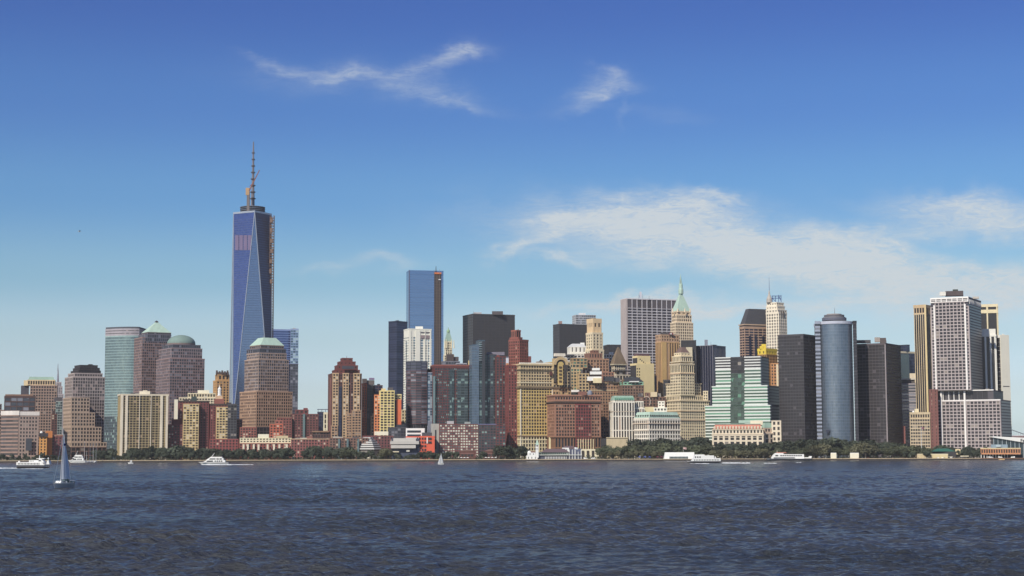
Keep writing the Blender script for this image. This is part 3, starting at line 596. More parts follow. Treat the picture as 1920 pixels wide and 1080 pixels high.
b = office('apartment_tower', 'bright cream tower with blue window strips and serrated edges in front of the blue skyscraper', cat='apartment tower')
Y = 2560; cr = W(238, 234, 218, .05)
f = b.tier(758, 767, 808, 618, None, Y, 20, ST(cr, 'bluish', 5.2, 3.5, 2.0, 1.5, .6, 11), d=None); b.band(f, 616, 1.5, .9, cr, 'parapet')
Cc = Vector(f.pts[0]); rr = Vector(f.pts[1]) - Cc; n = Vector((math.sin(R(20)), -math.cos(R(20))))
for u0, u1 in ((.0, .10), (.28, .50), (.70, .74), (.93, 1.0)):
    p = Cc + rr * (u0 + u1) / 2 + n * .4; b.P('cream_pier', cr, True).box((p.x, p.y, LAND), rr.length * (u1 - u0), 2.0, f.z - LAND - 1, R(20))
for u in (.62, .84):
    p = Cc + rr * u + n * .9; b.P('louvre_panel', W(150, 130, 134), True).box((p.x, p.y, f.z - 13), 6.5, 1.2, 5, R(20)); b.P('louvre_panel', W(110, 106, 112), True).box((p.x, p.y, f.z - 4.5), 6.5, 1.0, 1.6, R(20))
for px in (758.3, 807.8):
    z = 20
    m = b.P('balcony_edge', cr)
    pp = at(px, 650, Y + (8 if px < 780 else 12))
    while z < f.z - 14: m.box((pp.x, pp.y, z), 2.2, 3.5, 1.3, R(20)); z += 3.5
b.pbox('penthouse', W(226, 222, 212), 779, 793, 612, 618, Y + 14, 12); b.clutter(f, 2, None, 2)

b = office('green_spire_tower', 'cream gothic tower with a steep green pyramid roof behind the red brick glass block', cat='skyscraper')
st = ST(W(234, 220, 188), 'brown', 3.4, 3.9, 1.6, 1.3, .6, 2)
Y = 3300
f = b.tier(830, 833, 851.5, 665, None, Y, 15, st); f = b.tier(833.5, 835.5, 847.5, 640, 665, Y + 3, 15, st); r = b.hip(f, 613.5, M_green, .03)
for px in (834, 837, 846.5, 851): b.mast(px, 636 if px < 850 else 638, 652, Y + 2, 1.6, W(230, 215, 180), 'corner_pinnacle')
c = f.c(); b.P('lantern', W(150, 185, 140), True).lathe((c[0], c[1], at(838, 623, Y).z), [(3.2, 0), (3.2, 4), (.6, 7)], 8)
b = office('office_block', 'low grey blue office block with dark rooftop boxes below the green gothic spire')
f = b.tier(829, 830, 862, 677, None, 2700, 8, ST(W(120, 120, 130), 'slate', 4, 4, .6, 1.2), d=20); b.pbox('penthouse', W(82, 70, 70), 836.5, 851, 664, 677, 2706, 12); b.pbox('penthouse', W(86, 76, 78), 850, 860, 669, 677, 2710, 10)
f = b.tier(855, 856, 875, 681, None, 2690, 8, ST(W(165, 168, 180), 'slate', 5, 4, .5, .8), d=16)
b.pbox('rooftop_hood', W(226, 190, 130), 878, 884, 676, 684, 2680, 6)

b = office('brick_and_glass_block', 'curved violet glass and brick apartment block with a dark banded top, below the cream tower', cat='apartment block')
Y = 2350
pts = [(at(x, 690, y).x, y) for x, y in ((761.5, Y + 14), (764, Y + 6), (770, Y + 1), (780, Y - 1), (790, Y), (800.5, Y + 4), (801, Y + 34), (762, Y + 34))]
z1 = at(780, 695, Y).z; z2 = at(780, 677, Y).z; z0 = at(780, 795, Y).z
b.facade(pts, z0, z1, ST(W(112, 70, 78), 'slate', 5, 3.3, .35, 1.0, .35, 1)); b.facade(pts, z1, z2, ST(W(78, 82, 100), 'slate', 9, 3.6, .2, 2.4, .5, 1)); b.facade(off(pts, -1.5), LAND, z0, ST(W(78, 76, 82), 'dark', 4, 4, 1, 1))
f = b.tier(801, 801.5, 811.5, 698, None, Y + 6, 10, ST(W(160, 162, 178), 'bluish', 3.4, 3.3, .35, .8, .3, 1), d=18); b.pbox('penthouse', W(62, 66, 70), 800, 820, 692, 700, Y + 30, 8)

b = office('brick_and_glass_block', 'wide block framed in red brick with dark green glass and rows of small lights', cat='apartment block')
f = b.tier(811, 813, 884.5, 686, None, 2345, 10, ST(W(118, 52, 52), 'tealdark', 3.0, 3.3, 1.1, 1.3, .35, 3.2, 1.6), d=34)
Cc = Vector(f.pts[0]); rr = Vector(f.pts[1]) - Cc; n = Vector((math.sin(R(10)), -math.cos(R(10))))
p = Cc + rr * .985 + n; b.P('brick_edge', W(150, 62, 54), True).box((p.x, p.y, LAND), 2.6, 2.4, f.z - LAND, R(10)); bay(b, f, .42, .53, f.z - 5, ST(W(70, 84, 90), 'tealdark', 3, 3.3, .2, .5), 1.2); bay(b, f, .62, .90, f.z - 5, ST(W(80, 92, 96), 'tealdark', 4, 3.3, .3, 1.0), 1.2)
b.slab(f, f.z, f.z + 1.8, .3, W(166, 78, 62), 'parapet'); b.clutter(f, 3, None, 3); b.pbox('window_column', G['teal'], 812, 816, 705, None, 2341, 2)

b = office('glass_tower', 'slim teal glass tower with lit floors standing in front of the black block', cat='apartment tower')
st = ST(W(84, 106, 122), 'tealdark', 3.2, 3.3, .25, .7, .3, 1.0)
f = b.tier(884, 885, 898, 646, None, 2330, 12, ST(W(84, 112, 134), 'steel', 3.2, 3.3, .2, .5, .2, 1), d=20); f = b.tier(897, 898, 909, 637.5, None, 2334, 12, st, d=22)
f = b.tier(908, 909, 930, 664, None, 2340, 12, ST(W(80, 78, 88), 'tealdark', 3.6, 3.3, .6, 1.0, .4, 1), d=24); b.pbox('roof_screen', W(128, 124, 140), 912, 946, 660, 666, 2350, 10); b.pbox('dark_recess', W(60, 64, 72), 904, 909.5, 640, None, 2331, 4)
for i in range(9): b.pbox('balcony', W(160, 176, 186), 898, 908, 641 + i * 4.2, 641.9 + i * 4.2, 2331, 3)
b = office('brick_tower', 'red brick framed glass tower right of the slim teal tower', cat='apartment tower')
f = b.tier(929, 930, 948, 668, None, 2336, 12, ST(W(128, 58, 56), 'tealdark', 4.4, 3.3, 1.7, 1.1, .5, 1.5), d=24); b.clutter(f, 2, W(200, 90, 70), 2)
b = office('brick_block', 'long red brick block with rows of white windows above the waterfront restaurant', cat='apartment building')
f = b.tier(823, 824, 897, 795, None, 2275, 6, ST(W(140, 62, 60), glass('window_glass_white', (.12, .13, .13), LC(205, 208, 192), .62), 3.0, 3.2, 1.1, 1.5, .4, 1), d=30)
f = b.tier(896.5, 897, 930, 796, None, 2277, 6, ST(W(92, 66, 74), 'tealdark', 3.4, 3.2, 1.1, 1.3), d=30); b.band(f, 795, .6, .5, W(130, 140, 190)); f = b.tier(929.5, 930, 948, 797, None, 2278, 6, ST(W(126, 56, 56), 'tealdark', 3.4, 3.2, 1.4, 1.3), d=30)
b.pbox('penthouse', W(180, 176, 178), 838, 851, 789.5, 795, 2285, 8); b.pbox('penthouse', W(150, 158, 155), 871, 882, 791, 795, 2285, 6)
b = office('concrete_building', 'tall plain grey concrete stair tower with sloped shoulder beside the orange red museum wing')
b.tier(808, 808.5, 823.5, 795, None, 2280, 5, ST(W(170, 166, 158), 'dark', 60, 60, 0, 0, .2, 3), d=14); b.pbox('wall_slab', W(172, 168, 160), 808, 823.3, 794.5, None, 2279.5, 3); b.pbox('window_slot', W(60, 62, 66), 815.5, 818, 806, 842, 2279, 1.5); b.pbox('rooftop_duct', W(120, 124, 138), 802, 810, 790, 808, 2284, 5)

b = office('museum_wing', 'bright orange red building with four storeys of dark square windows', cat='museum')
f = b.tier(787, 787.5, 815, 818, None, 2250, 3, ST(W(235, 96, 66, .05), 'dark', 60, 60, 0, 0, .2, 2), d=20); b.pbox('orange_wall', W(235, 98, 68, .05), 787, 815, 817.5, None, 2249, 1.8)
for r_i in range(4):
    for x0, x1 in (((781.5, 784), (785, 789), (790.5, 794), (795.5, 799), (803, 809)) if r_i < 2 else ((786, 789), (790.5, 794), (795.5, 799))):
        b.pbox('window', W(58, 60, 66), x0 + .2, x1, 820.5 + r_i * 7, 824.3 + r_i * 7, 2248.4 - .1, 1.3)
b.pbox('white_mullion', M_white, 800, 802, 820, 831.5, 2248, 1.2); b.pbox('orange_fascia', W(225, 92, 70), 761, 787.5, 818, 820.5, 2252, 4); b.pbox('rooftop_box', W(74, 78, 84), 791, 810, 811, 817.5, 2262, 8)
b = office('modern_building', 'white boxy modern building with two long dark window strips', cat='museum')
b.pbox('wall', M_white, 761, 796, 803, None, 2262, 16); b.pbox('window_strip', W(60, 64, 74), 763.5, 789, 807, 811, 2261.5, 1.2); b.pbox('window_strip', W(60, 64, 74), 763.5, 789, 814.5, 818.5, 2261.5, 1.2); b.pbox('roof_edge', W(226, 222, 210), 790, 797, 803.6, 808, 2270, 10)
b = office('museum', 'low grey museum wing with three stacked pale concrete bands among trees', cat='museum')
gy = W(196, 190, 182, .06)
for xl, xr, yt, yb, Y in ((737.5, 780, 821.5, 828, 2244), (731.5, 785.5, 827.2, 833, 2241), (733, 779.5, 834.5, 840.5, 2240)): b.pbox('concrete_band', gy, xl, xr, yt, yb, Y, 14)
b.pbox('glazing', W(72, 80, 100), 734, 786, 822, None, 2246, 14); b.pbox('canopy', W(226, 210, 176), 731, 748, 846, 848, 2236, 7); b.pbox('canopy', W(210, 205, 190), 762, 768, 844, 847, 2236, 5)
b = office('office_block', 'dark glazed low block with sloping roof above the maroon row')
b.tier(727, 728, 763, 801, None, 2320, 8, ST(W(84, 80, 88), 'slate', 3.4, 3.3, .6, .9), d=20); b.tier(732, 733, 758, 796, 801, 2326, 8, ST(W(66, 70, 72), 'deep', 5, 3.3, .5, .8), d=14); b.tier(741, 742, 808, 792, None, 2400, 8, ST(W(74, 78, 84), 'deep', 5, 3.3, .5, .8), d=14)

b = Bld('stepped_museum', 'six sided museum with a roof of stacked white rings like a stepped pyramid', 'museum')
Y = 2262; c = at(690, 842, Y + 20)
for i, (hw, yy) in enumerate(((26, 842.3), (23.6, 838), (21, 834), (18, 830), (14.4, 826), (10.4, 821.8))):
    z = at(690, yy, Y).z; q = hw * Y / F
    b.P('roof_tier', W(210, 208, 202, .05), True).lathe((c.x, c.y, z - .2), [(q * 1.02, 0), (q, 1.7)], 6, R(0)); b.P('dark_reveal', W(74, 66, 70), True).lathe((c.x, c.y, z - 1.8), [(q * .93, 0), (q * .93, 1.6)], 6, R(0))
b.P('wall', W(150, 140, 132), True).lathe((c.x, c.y, LAND), [(24 * Y / F, 0), (24 * Y / F, at(690, 842, Y).z - LAND - 1.8)], 6); b.base = (c.x, c.y, LAND); b.pbox('pylon', CREAM, 667.5, 671.5, 848, 855, 2225, 2)

b = office('black_slab', 'huge square black office block with a small box on its flat roof')
f = b.tier(868, 887, 965, 588, None, 2900, 22, ST(W(76, 74, 77, .04), 'jet', 7, 4.6, .5, .9, .35, 2)); b.pbox('penthouse', W(90, 82, 86), 922.5, 943, 583.5, 590, 2912, 14); b.pbox('rooftop_unit', W(180, 176, 180), 888, 903, 585.6, 588.6, 2920, 6)
b.mast(888, 582, 588, 2915, .3)
b = Bld('brick_skyscraper', 'slender red brick skyscraper with a boxy crown rising between glass and yellow stone', 'skyscraper')
rb = ST(W(168, 78, 62), 'brown', 3.2, 3.6, 1.9, 1.6, .35, 2.5); rd = ST(W(150, 60, 54), 'brown', 3.2, 3.6, 2.1, 1.6, .35, 2)
f = b.tier(950, 953, 974, 684, None, 2316, 12, rd, d=26); f = b.tier(954, 974, 990.5, 636, None, 2345, 48, rb); f = b.tier(956, 972, 979, 632, 640, 2347, 48, rb); f = b.tier(959, 968, 976, 618.5, 634, 2350, 45, ST(W(186, 90, 66), 'brown', 3.2, 9, 1.4, 1.8, .5, 2)); b.clutter(f, 1, None, 2)
b.pbox('flank_block', W(140, 62, 56), 974, 996, 668, None, 2440, 16); b.pbox('flank_block', W(206, 130, 70), 949, 953.5, 681, 748, 2399, 8)
b = office('masonry_building', 'white penthouse structure squeezed between the brick skyscraper and glass block')
b.pbox('wall', W(200, 205, 215), 946, 955, 669, None, 2480, 14); b.pbox('roof', W(90, 96, 110), 946, 955.5, 668, 669.5, 2479, 16)

# yellow masonry block with an arch
b = Bld('masonry_block', 'tall yellow stone office block with dark cornices and a great arched window at its top', 'office building')
Y = 2310; th = 22
yel = ST(W(216, 180, 112), 'brown', 3.35, 3.75, 1.3, 1.4, .4, 1.2, 1); bei = ST(W(208, 180, 138), 'brown', 3.35, 3.75, 1.3, 1.5, .4, 1.2, 1); sto = ST(W(222, 204, 164), 'brown', 3.6, 4.6, 1.5, 1.4, .6, 1.5)
f = b.tier(973, 974.5, 1036, 684, 725, Y, th, bei, d=40); f1 = b.more(f, 725, 816, yel); f2 = b.more(f, 816, None, sto)
b.band(f, 682, 2.0, 1.3, W(206, 180, 140)); b.band(f, 692.5, 1.2, 1.5, W(120, 104, 84), 'cornice'); b.band(f, 716, 1.4, .8, W(224, 206, 170), 'stone_band'); b.band(f, 724, 3.0, 1.8, W(124, 104, 82), 'cornice'); b.band(f, 816.5, 1.5, 1.2, W(140, 110, 86), 'cornice'); b.band(f, 824, 1, .8, W(230, 215, 180), 'stone_band')
Cc = Vector(f.pts[0]); rr = Vector(f.pts[1]) - Cc; n = Vector((math.sin(R(th)), -math.cos(R(th))))
for i in range(17): p = Cc + rr * (i + .5) / 17 - n * 2; b.P('dormer', W(232, 224, 208), True).box((p.x, p.y, f.z), 1.9, 4, 3.2, R(th)); 
for u in (.0, .965): p = Cc + rr * (u + .018) + n * .3; b.P('quoin_strip', W(232, 222, 200), True).box((p.x, p.y, LAND), 1.3, 1.6, at(1000, 728, Y).z - LAND, R(th))
pv = b.tier(1035, 1036, 1070, 678, 727, Y + 17, 20, bei, d=30); pv2 = b.more(pv, 727, None, ST(W(190, 150, 110), 'warm', 3.6, 3.8, 1.6, 1.4, .4, 1.2)); b.band(pv, 725, 2.4, 1.6, W(120, 98, 78), 'cornice')
# arched gable
ct = at(1051, 684, Y + 15); n2 = Vector((math.sin(R(20)), -math.cos(R(20)))); r2 = Vector((math.cos(R(20)), math.sin(R(20))))
def arch(m, c, r_in, r_out, z, dep, nn, rr_, seg=16):
    for i in range(seg):
        a0, a1 = math.pi * i / seg, math.pi * (i + 1) / seg; k = len(m.v)
        for dd in (dep, 0):
            for a, q in ((a0, r_in), (a0, r_out), (a1, r_out), (a1, r_in)):
                p = Vector((c[0], c[1])) + rr_ * (q * math.cos(a)) + nn * dd; m.v.append((p.x, p.y, z + q * math.sin(a)))
        for q in ((0, 1, 2, 3), (7, 6, 5, 4), (0, 4, 5, 1), (1, 5, 6, 2), (2, 6, 7, 3), (3, 7, 4, 0)): m.face(tuple(k + j for j in q))
arch(b.P('arch_surround', W(206, 172, 128), True), (ct.x, ct.y), 7.0, 10.8, ct.z, 2.2, n2, r2); arch(b.P('arch_window', W(74, 68, 66), True), (ct.x, ct.y), 4.2, 7.0, ct.z, 1.0, n2, r2); arch(b.P('arch_panel', W(214, 180, 110), True), (ct.x, ct.y), .1, 4.2, ct.z, 1.5, n2, r2)
b.pbox('gable', W(196, 164, 124), 1039, 1063, 672, 690, Y + 19, 8, 20)
for px in (1041.5, 1060.5): b.pbox('arch_window_leg', W(74, 68, 66), px - 2, px + 2, 684, 716, Y + 13.4, 2, 20)
b.pbox('centre_bay', W(212, 176, 112), 1046.5, 1055.5, 684, 722, Y + 13, 2, 20)
z = at(1051, 720, Y).z
for i in range(5): b.pbox('bay_window', W(90, 72, 58), 1048.5, 1053.5, 687 + i * 6.6, 690.5 + i * 6.6, Y + 12.4, 1, 20)
for x, dx in ((1033.5, 2.5),): b.pbox('red_bay', W(120, 60, 54), x - dx, x + dx, 697, 704, Y + 13, 2, 20)
for x0, x1 in ((1041, 1060),): b.pbox('gable_roof', W(226, 216, 200), x0, x1, 662.5, 668, Y + 26, 6, 20)
b.pbox('entrance_arch', W(226, 206, 160), 1029, 1036, 820, None, Y - 3, 4); b.tank(f, .85, .6, W(90, 70, 66)); b.clutter(f, 3)

b = office('masonry_building', 'terraced tan building with dark green shaded balconies behind the arched gable')
Y = 2400
f = b.tier(1069, 1070, 1092, 690, None, Y, 12, ST(W(204, 170, 128), 'green', 4, 3.9, 1.5, 1.6, .6, 1.5), d=26); f = b.tier(1066, 1067, 1086, 682, 690, Y + 6, 12, ST(W(190, 160, 124), 'green', 4, 3.9, 1.2, 1.2), d=20); f = b.tier(1084, 1085, 1104, 700, None, Y - 4, 12, ST(W(206, 172, 130), 'dark', 4, 3.9, 1.8, 1.7), d=20); b.clutter(f, 2)
f = b.tier(1073, 1074, 1101, 671, 690, Y + 26, 12, ST(W(176, 140, 104), 'green', 5, 4, 1.6, 1.6), d=16)

b = Bld('brick_block', 'red brown brick office block with dark arcaded cornice and a crimson centre bay', 'office building')
Y = 2290; th = 15
f = b.tier(1038.5, 1040, 1126, 757, 819, Y, th, ST(W(186, 116, 80), 'brown', 3.3, 3.7, 1.3, 1.4, .4, 1.2, 1.5), d=36); b.more(f, 741, 752, ST(W(188, 118, 84), 'dark', 3.3, 9, 1.3, 2.4, .7, 2.4)); b.more(f, 819, None, ST(W(150, 100, 78), 'dark', 3.8, 11, 1.5, 2, .9, 1.5)); 
b.more(f, 752, 757.2, ST(W(112, 78, 66), 'dark', 3.3, 3, 1.6, 1, .5, 1))
b.band(f, 740, 1.6, 1.6, W(196, 122, 90)); b.band(f, 753, 1.4, 1.8, W(92, 72, 66)); b.band(f, 819.5, 1.3, 1.2, W(96, 66, 58)); bay(b, f, .45, .78, at(1090, 757, Y).z, ST(W(172, 62, 58), 'brown', 3.3, 3.7, 1.0, 1.2), .9)
for i in range(7): p = Vector(f.pts[0]) + (Vector(f.pts[1]) - Vector(f.pts[0])) * (.5 + i * .055) + Vector((math.sin(R(th)), -math.cos(R(th)))) * 1.6; b.P('column', W(214, 190, 150), True).tube((p.x, p.y, at(1080, 850, Y).z), (p.x, p.y, at(1080, 823, Y).z), .8, .7, 10)
b.pbox('pediment', W(150, 84, 66), 1084, 1100, 734, 741, Y + 8, 4); b.pbox('white_hood', W(226, 222, 214), 1071, 1086, 731, 735, Y + 20, 8); b.pbox('stone_arcade', W(228, 214, 180), 1089, 1124, 842, None, Y - 6, 4)
for x in (1089, 1098.5, 1108): b.pbox('arcade_arch', W(66, 60, 58), x + 1.5, x + 6, 845, None, Y - 7, 2)
c = at(1106, 736, Y + 20); b.P('satellite_dome', W(130, 136, 150), True).lathe((c.x, c.y, c.z - 4), [(3.6, 0), (3.6, 3), (2.8, 5.5), (1.2, 7), (.1, 7.4)], 14); b.clutter(f, 3)

b = office('masonry_building', 'broad brown masonry block with a grid of small windows behind the red brown block')
br = ST(W(168, 124, 100), 'brown', 3.3, 3.7, 1.7, 1.6, .4, 1.5)
f = b.tier(1098, 1099, 1190, 717, None, 2400, 10, br, d=30); b.band(f, 716.5, 1.6, 1, W(206, 170, 130)); b.band(f, 731, 1, .9, W(214, 186, 150), 'stone_band'); b.tier(1125, 1126, 1150, 757, None, 2370, 10, ST(W(150, 104, 84), 'brown', 3.3, 3.7, 1.6, 1.5), d=20); b.pbox('rooftop_screen', W(66, 68, 74), 1131, 1152, 706, 715, 2402, 10); b.clutter(f, 3, None, 4); b.pbox('rooftop_screen', W(84, 84, 90), 1152, 1162, 708, 716, 2404, 8)
b = office('terraced_building', 'bright white wedding cake terraces in front of the brown deco tower')
for xl, xr, yt, yb in ((1110, 1124.5, 690, 694.5), (1106, 1128, 696.5, 702), (1101, 1128, 706, 714)): b.pbox('terrace', M_white, xl, xr, yt, yb, 2395, 12)
b.pbox('wall', W(96, 74, 70), 1108, 1127, 694, 718, 2398, 14); b.pbox('penthouse', W(232, 212, 170), 1112, 1128, 709, 718, 2393, 10)
b = office('deco_tower', 'orange brown deco tower with dark window piers and boxy crown, below the cream tower')
st = ST(W(190, 130, 88), 'brown', 4, 3.8, 2.3, 1.3, .7, 2.2)
f = b.tier(1090, 1092, 1151, 697, None, 2440, 12, ST(W(176, 112, 82), 'brown', 3.6, 3.8, 2, 1.5), d=24); f = b.tier(1096, 1101, 1141, 672, 697, 2443, 18, st, d=24); f = b.tier(1101, 1104, 1129, 662, 672, 2446, 18, ST(W(170, 108, 78), 'brown', 3.6, 3.8, 2.4, 1.5), d=18); f = b.tier(1111, 1112, 1122, 656.5, 662, 2450, 18, ST(W(160, 98, 72), 'brown', 3.6, 3.8, 2.4, 1.5), d=12)
b = office('cream_tower', 'slender cream stone tower with chamfered fluted crown in front of the black slab', cat='skyscraper')
cm = W(228, 206, 172, .07)
f = b.tier(1098, 1110, 1132, 655, None, 2560, 28, ST(cm, 'dark', 5.6, 3.8, 3.9, 1.7, .5, 3)); f = b.tier(1099, 1111, 1130, 623, 655, 2562, 28, ST(cm, 'dark', 5.6, 3.8, 3.9, 1.8, .5, 3)); f = b.tier(1101, 1112, 1127, 597, 623, 2566, 28, ST(W(226, 190, 150), 'brown', 5.2, 20, 4.0, 9, .9, 7))
b = office('black_slab', 'flat topped black office slab behind the cream tower')
f = b.tier(1037, 1049, 1103, 607, None, 3000, 25, ST(W(75, 73, 77, .04), 'jet', 6, 4.4, .4, .8, .3, 1.2), d=None); b.pbox('rooftop_unit', W(156, 120, 118), 1047, 1054, 602, 607, 3010, 6)
b = office('office_tower', 'pale grey ribbed tower top peeking over the black slab')
f = b.tier(1078, 1080, 1117, 590, None, 3350, 12, ST(W(190, 192, 196), 'slate', 3.4, 4, .8, 1.0, .4, 1), d=30); b.pbox('penthouse', W(206, 206, 208), 1085, 1098, 587, 591, 3360, 10)
b = office('mansard_building', 'white stone building with domed mansard attic and columns beside the black slab')
f = b.tier(1068, 1069, 1101, 662, None, 2600, 10, ST(W(236, 228, 212, .06), 'dark', 4.4, 4, 2.4, 2, .5, 2), d=22); f = b.tier(1068, 1069, 1099, 650, 662, 2603, 10, ST(W(232, 226, 214, .06), 'brown', 7, 6, 4.4, 2, .5, 1), d=20); b.hip(f, 645, W(205, 205, 205), .6); b.pbox('lantern', M_white, 1088, 1096, 642.5, 648, 2612, 6)
f = b.tier(1055, 1056, 1096, 665, None, 2570, 10, ST(W(214, 206, 196), 'dark', 4.4, 4, 2, 2, .4, 1.2), d=16); b.pbox('parapet_sign', W(66, 66, 72), 1061, 1077, 664.5, 668, 2568, 2)
b = office('mansard_building', 'small grey white stone building left of the brown stone pyramid roof')
f = b.tier(1131, 1132, 1152, 664, None, 2620, 10, ST(W(216, 206, 190), 'brown', 3.8, 4, 2, 1.8), d=16); b.pbox('penthouse', W(224, 216, 204), 1142, 1150, 660, 664, 2626, 6)
b = office('black_slab', 'small dark flat topped block left of the wide grey grid tower')
b.tier(1138, 1140, 1168, 646, None, 2900, 12, ST(W(84, 82, 86, .04), 'black', 8, 30, .4, 1, .3, 1), d=30)
b = Bld('pyramid_roof_building', 'pale stone building under a steep brown stepped stone pyramid roof', 'office building')
f = b.tier(1147, 1152, 1172, 683, None, 2580, 28, ST(W(214, 198, 172), 'brown', 3.4, 4, 1.5, 1.4, .6, 2)); f0 = f
b.hip(f, 651, W(128, 106, 88, .25), .10, out=2.2); b.slab(f, f.z - 1, f.z + .4, 2.4, W(206, 190, 160)); f = b.tier(1150, 1156, 1184, 702, None, 2574, 28, ST(W(206, 190, 168), 'dark', 4.4, 7, 2, 2, .6, 2)); b.band(f, 694, 1.4, 1, W(74, 76, 84)); b.clutter(f, 2)

b = office('office_tower', 'wide grey gridded office tower with a plain grey left flank and louvred top storeys')
Y = 2640
wg = W(206, 200, 206)
f = b.tier(1165.5, 1175.5, 1268, 559, 577, Y, 20, ST(wg, glass('louvre_dark', (.09, .078, .085), (.10, .09, .095, 1), .1, 0, .8), 8.2, 15, 1.0, 0, .7, 1.6), d=None); f2 = b.more(f, 577, None, ST(wg, 'shade', 8.2, 4.35, .9, 1.1, .5, .8))
t = R(20); C_ = Vector(f.pts[0]); Ld = Vector(f.pts[3]) - C_; p = C_ + Ld * .5 - Vector((math.cos(t), math.sin(t))) * .5
b.P('stone_flank', W(182, 166, 164), True).box((p.x, p.y, LAND), 2.2, Ld.length + 1.5, f.z - LAND - 1.0, t); b.pbox('antenna_cluster', W(190, 190, 200), 1199, 1203, 547, 558, Y + 12, 3); b.mast(1198, 550, 559, Y + 10, .4); b.mast(1217, 554, 559, Y + 10, .4); b.mast(1205, 551, 559, Y + 10, .4)

b = Bld('green_spire_tower', 'cream skyscraper with a tall pale green pyramid roof and needle spire', 'skyscraper')
Y = 2590; cm = W(228, 202, 172, .07); st = ST(cm, 'brown', 3.4, 3.9, 1.7, 1.7, .4, 1.5)
f = b.tier(1257, 1267, 1299.5, 604, None, Y, 24, st); f = b.tier(1259.5, 1269, 1296.5, 590, 604, Y + 3, 24, st); f = b.tier(1260, 1269.5, 1294, 583, 590, Y + 5, 24, ST(W(220, 190, 160), 'brown', 8, 20, 3.2, 2, .8, 2.2))
sq = f; k = .30; r = b.hip(f, 551, M_pale, .17, out=.5); c = r.c(); 
b.P('lantern', M_pale, True).lathe((c[0], c[1], r.z), [(3.8, 0), (3.8, 7), (3.0, 8), (2.9, 14), (2.0, 17), (.9, 24), (.25, 30)], 8); b.mast(1275, 520, 531, Y + 14, .35)
for px in (1261, 1271, 1284, 1294): b.mast(px, 578, 584, Y + 4, 1.5, cm, 'corner_pinnacle')
b = office('office_tower', 'tan brown tower with vertical dark window strips and a small red sign on its roof')
Y = 2520
f = b.tier(1229.5, 1240, 1273, 641, None, Y, 24, ST(W(196, 148, 106), 'brown', 4.2, 60, 2.2, 0, .6, 1.5)); f2 = b.more(f, 627, 641, ST(W(190, 146, 120), 'warm', 3.8, 4.4, 2.2, 2.2, .5, 2)); t = R(24); C_ = Vector(f.pts[0]); rr = Vector(f.pts[1]) - C_; p = C_ + rr * .13 + Vector((math.sin(t), -math.cos(t))) * .6
b.P('plain_pier', W(206, 160, 104), True).box((p.x, p.y, LAND), rr.length * .26, 1.4, f.z - LAND, t); b.pbox('penthouse', W(74, 70, 74), 1238, 1260, 623.5, 628, Y + 8, 10)
sg = b.pbox('roof_sign', W(140, 24, 40), 1254.5, 1262, 624, 628, Y + 4, 1)
for px in (1256.8, 1258.9):
    c = at(px, 626, Y + 3.2); m = b.P('sign_mark', M_white, True, 'roof_sign')
    m.tube((c.x, c.y, c.z), (c.x, c.y - .5, c.z), .75, .75, 12)
b.pbox('side_block', W(140, 110, 106), 1226, 1231, 704, None, Y - 10, 10); b.clutter(f2, 2, None, 2)
b = office('cream_tower', 'plain pale yellow tower with a blank wall and column of small windows', cat='office building')
Y = 2460; cy = W(232, 206, 152, .06)
f = b.tier(1183, 1193, 1226, 681, None, Y, 24, ST(cy, 'brown', 60, 60, 0, 0, .2, 3), d=18); w0 = b.tier(1190, 1195, 1219, 667, 681, Y + 3, 24, ST(cy, 'brown', 60, 60, 0, 0, .2, 3), d=14)
for F0, a_, b_ in ((f, 681, None),): pass
C_ = Vector(f.pts[0]); rr = Vector(f.pts[1]) - C_; t = R(24); n = Vector((math.sin(t), -math.cos(t)))
p = C_ + rr * .5 + n * .3; b.P('blank_wall', cy, True).box((p.x, p.y, LAND), rr.length, .8, f.z - LAND - 1, t); C2 = Vector(w0.pts[0]); r2_ = Vector(w0.pts[1]) - C2; p = C2 + r2_ * .5 + n * .3; b.P('blank_wall', cy, True).box((p.x, p.y, f.z - 1), r2_.length, .8, w0.z - f.z, t)
for i in range(14):
    for u in (.04, .16):
        p = C_ + rr * u + n * .6; b.P('window', W(70, 58, 56), True).box((p.x, p.y, f.z - 9 - i * 4.4), 1.6, .5, 2, t)
for i in range(4): p = C2 + r2_ * (.2 + .13 * i) + n * .6; b.P('window', W(70, 58, 56), True).box((p.x, p.y, w0.z - 6 - i * 2), 1.5, .5, 1.8, t)
b.slab(w0, w0.z, w0.z + 3.4, -1, W(104, 74, 84), 'penthouse')

b = Bld('stepped_stone_tower', 'cream stone tower with classical setbacks and a dark stepped pyramid cap', 'skyscraper')
Y = 2420; cm = W(228, 206, 170, .07); st = ST(cm, 'dark', 3.2, 3.7, 1.6, 1.6, .4, 1.4); col = ST(cm, 'dark', 3.0, 20, 1.3, 2, .9, 2)
f = b.tier(1246, 1276, 1329, 751, None, 2350, 30, st); b.band(f, 750, 1.6, 1.3, W(206, 182, 150)); b.band(f, 770, 1.2, 1.3, W(190, 160, 130)); b.band(f, 787, 1.4, 1.4, W(180, 150, 124)); 
f = b.tier(1247, 1276, 1320, 741, 751, 2356, 30, st); f = b.tier(1249, 1270, 1314, 718, 741, 2362, 30, st); b.band(f, 718, 1.2, 1, W(200, 176, 146))
f = b.tier(1258.5, 1276, 1301.5, 700, 741, 2354, 30, st, d=24); b.band(f, 699, 1.4, 1, W(206, 170, 140)); f = b.tier(1259, 1276, 1300.5, 682, 700, 2355, 30, col, d=24); b.band(f, 681, 1.8, 1.2, W(212, 190, 160)); b.band(f, 677, 1.2, .6, W(216, 196, 166)); f = b.tier(1262, 1277, 1297, 668, 680, 2357, 30, ST(cm, 'brown', 3, 5, 1.8, 1.8, .4, 1.6), d=20); b.band(f, 667, 1.4, 1, cm)
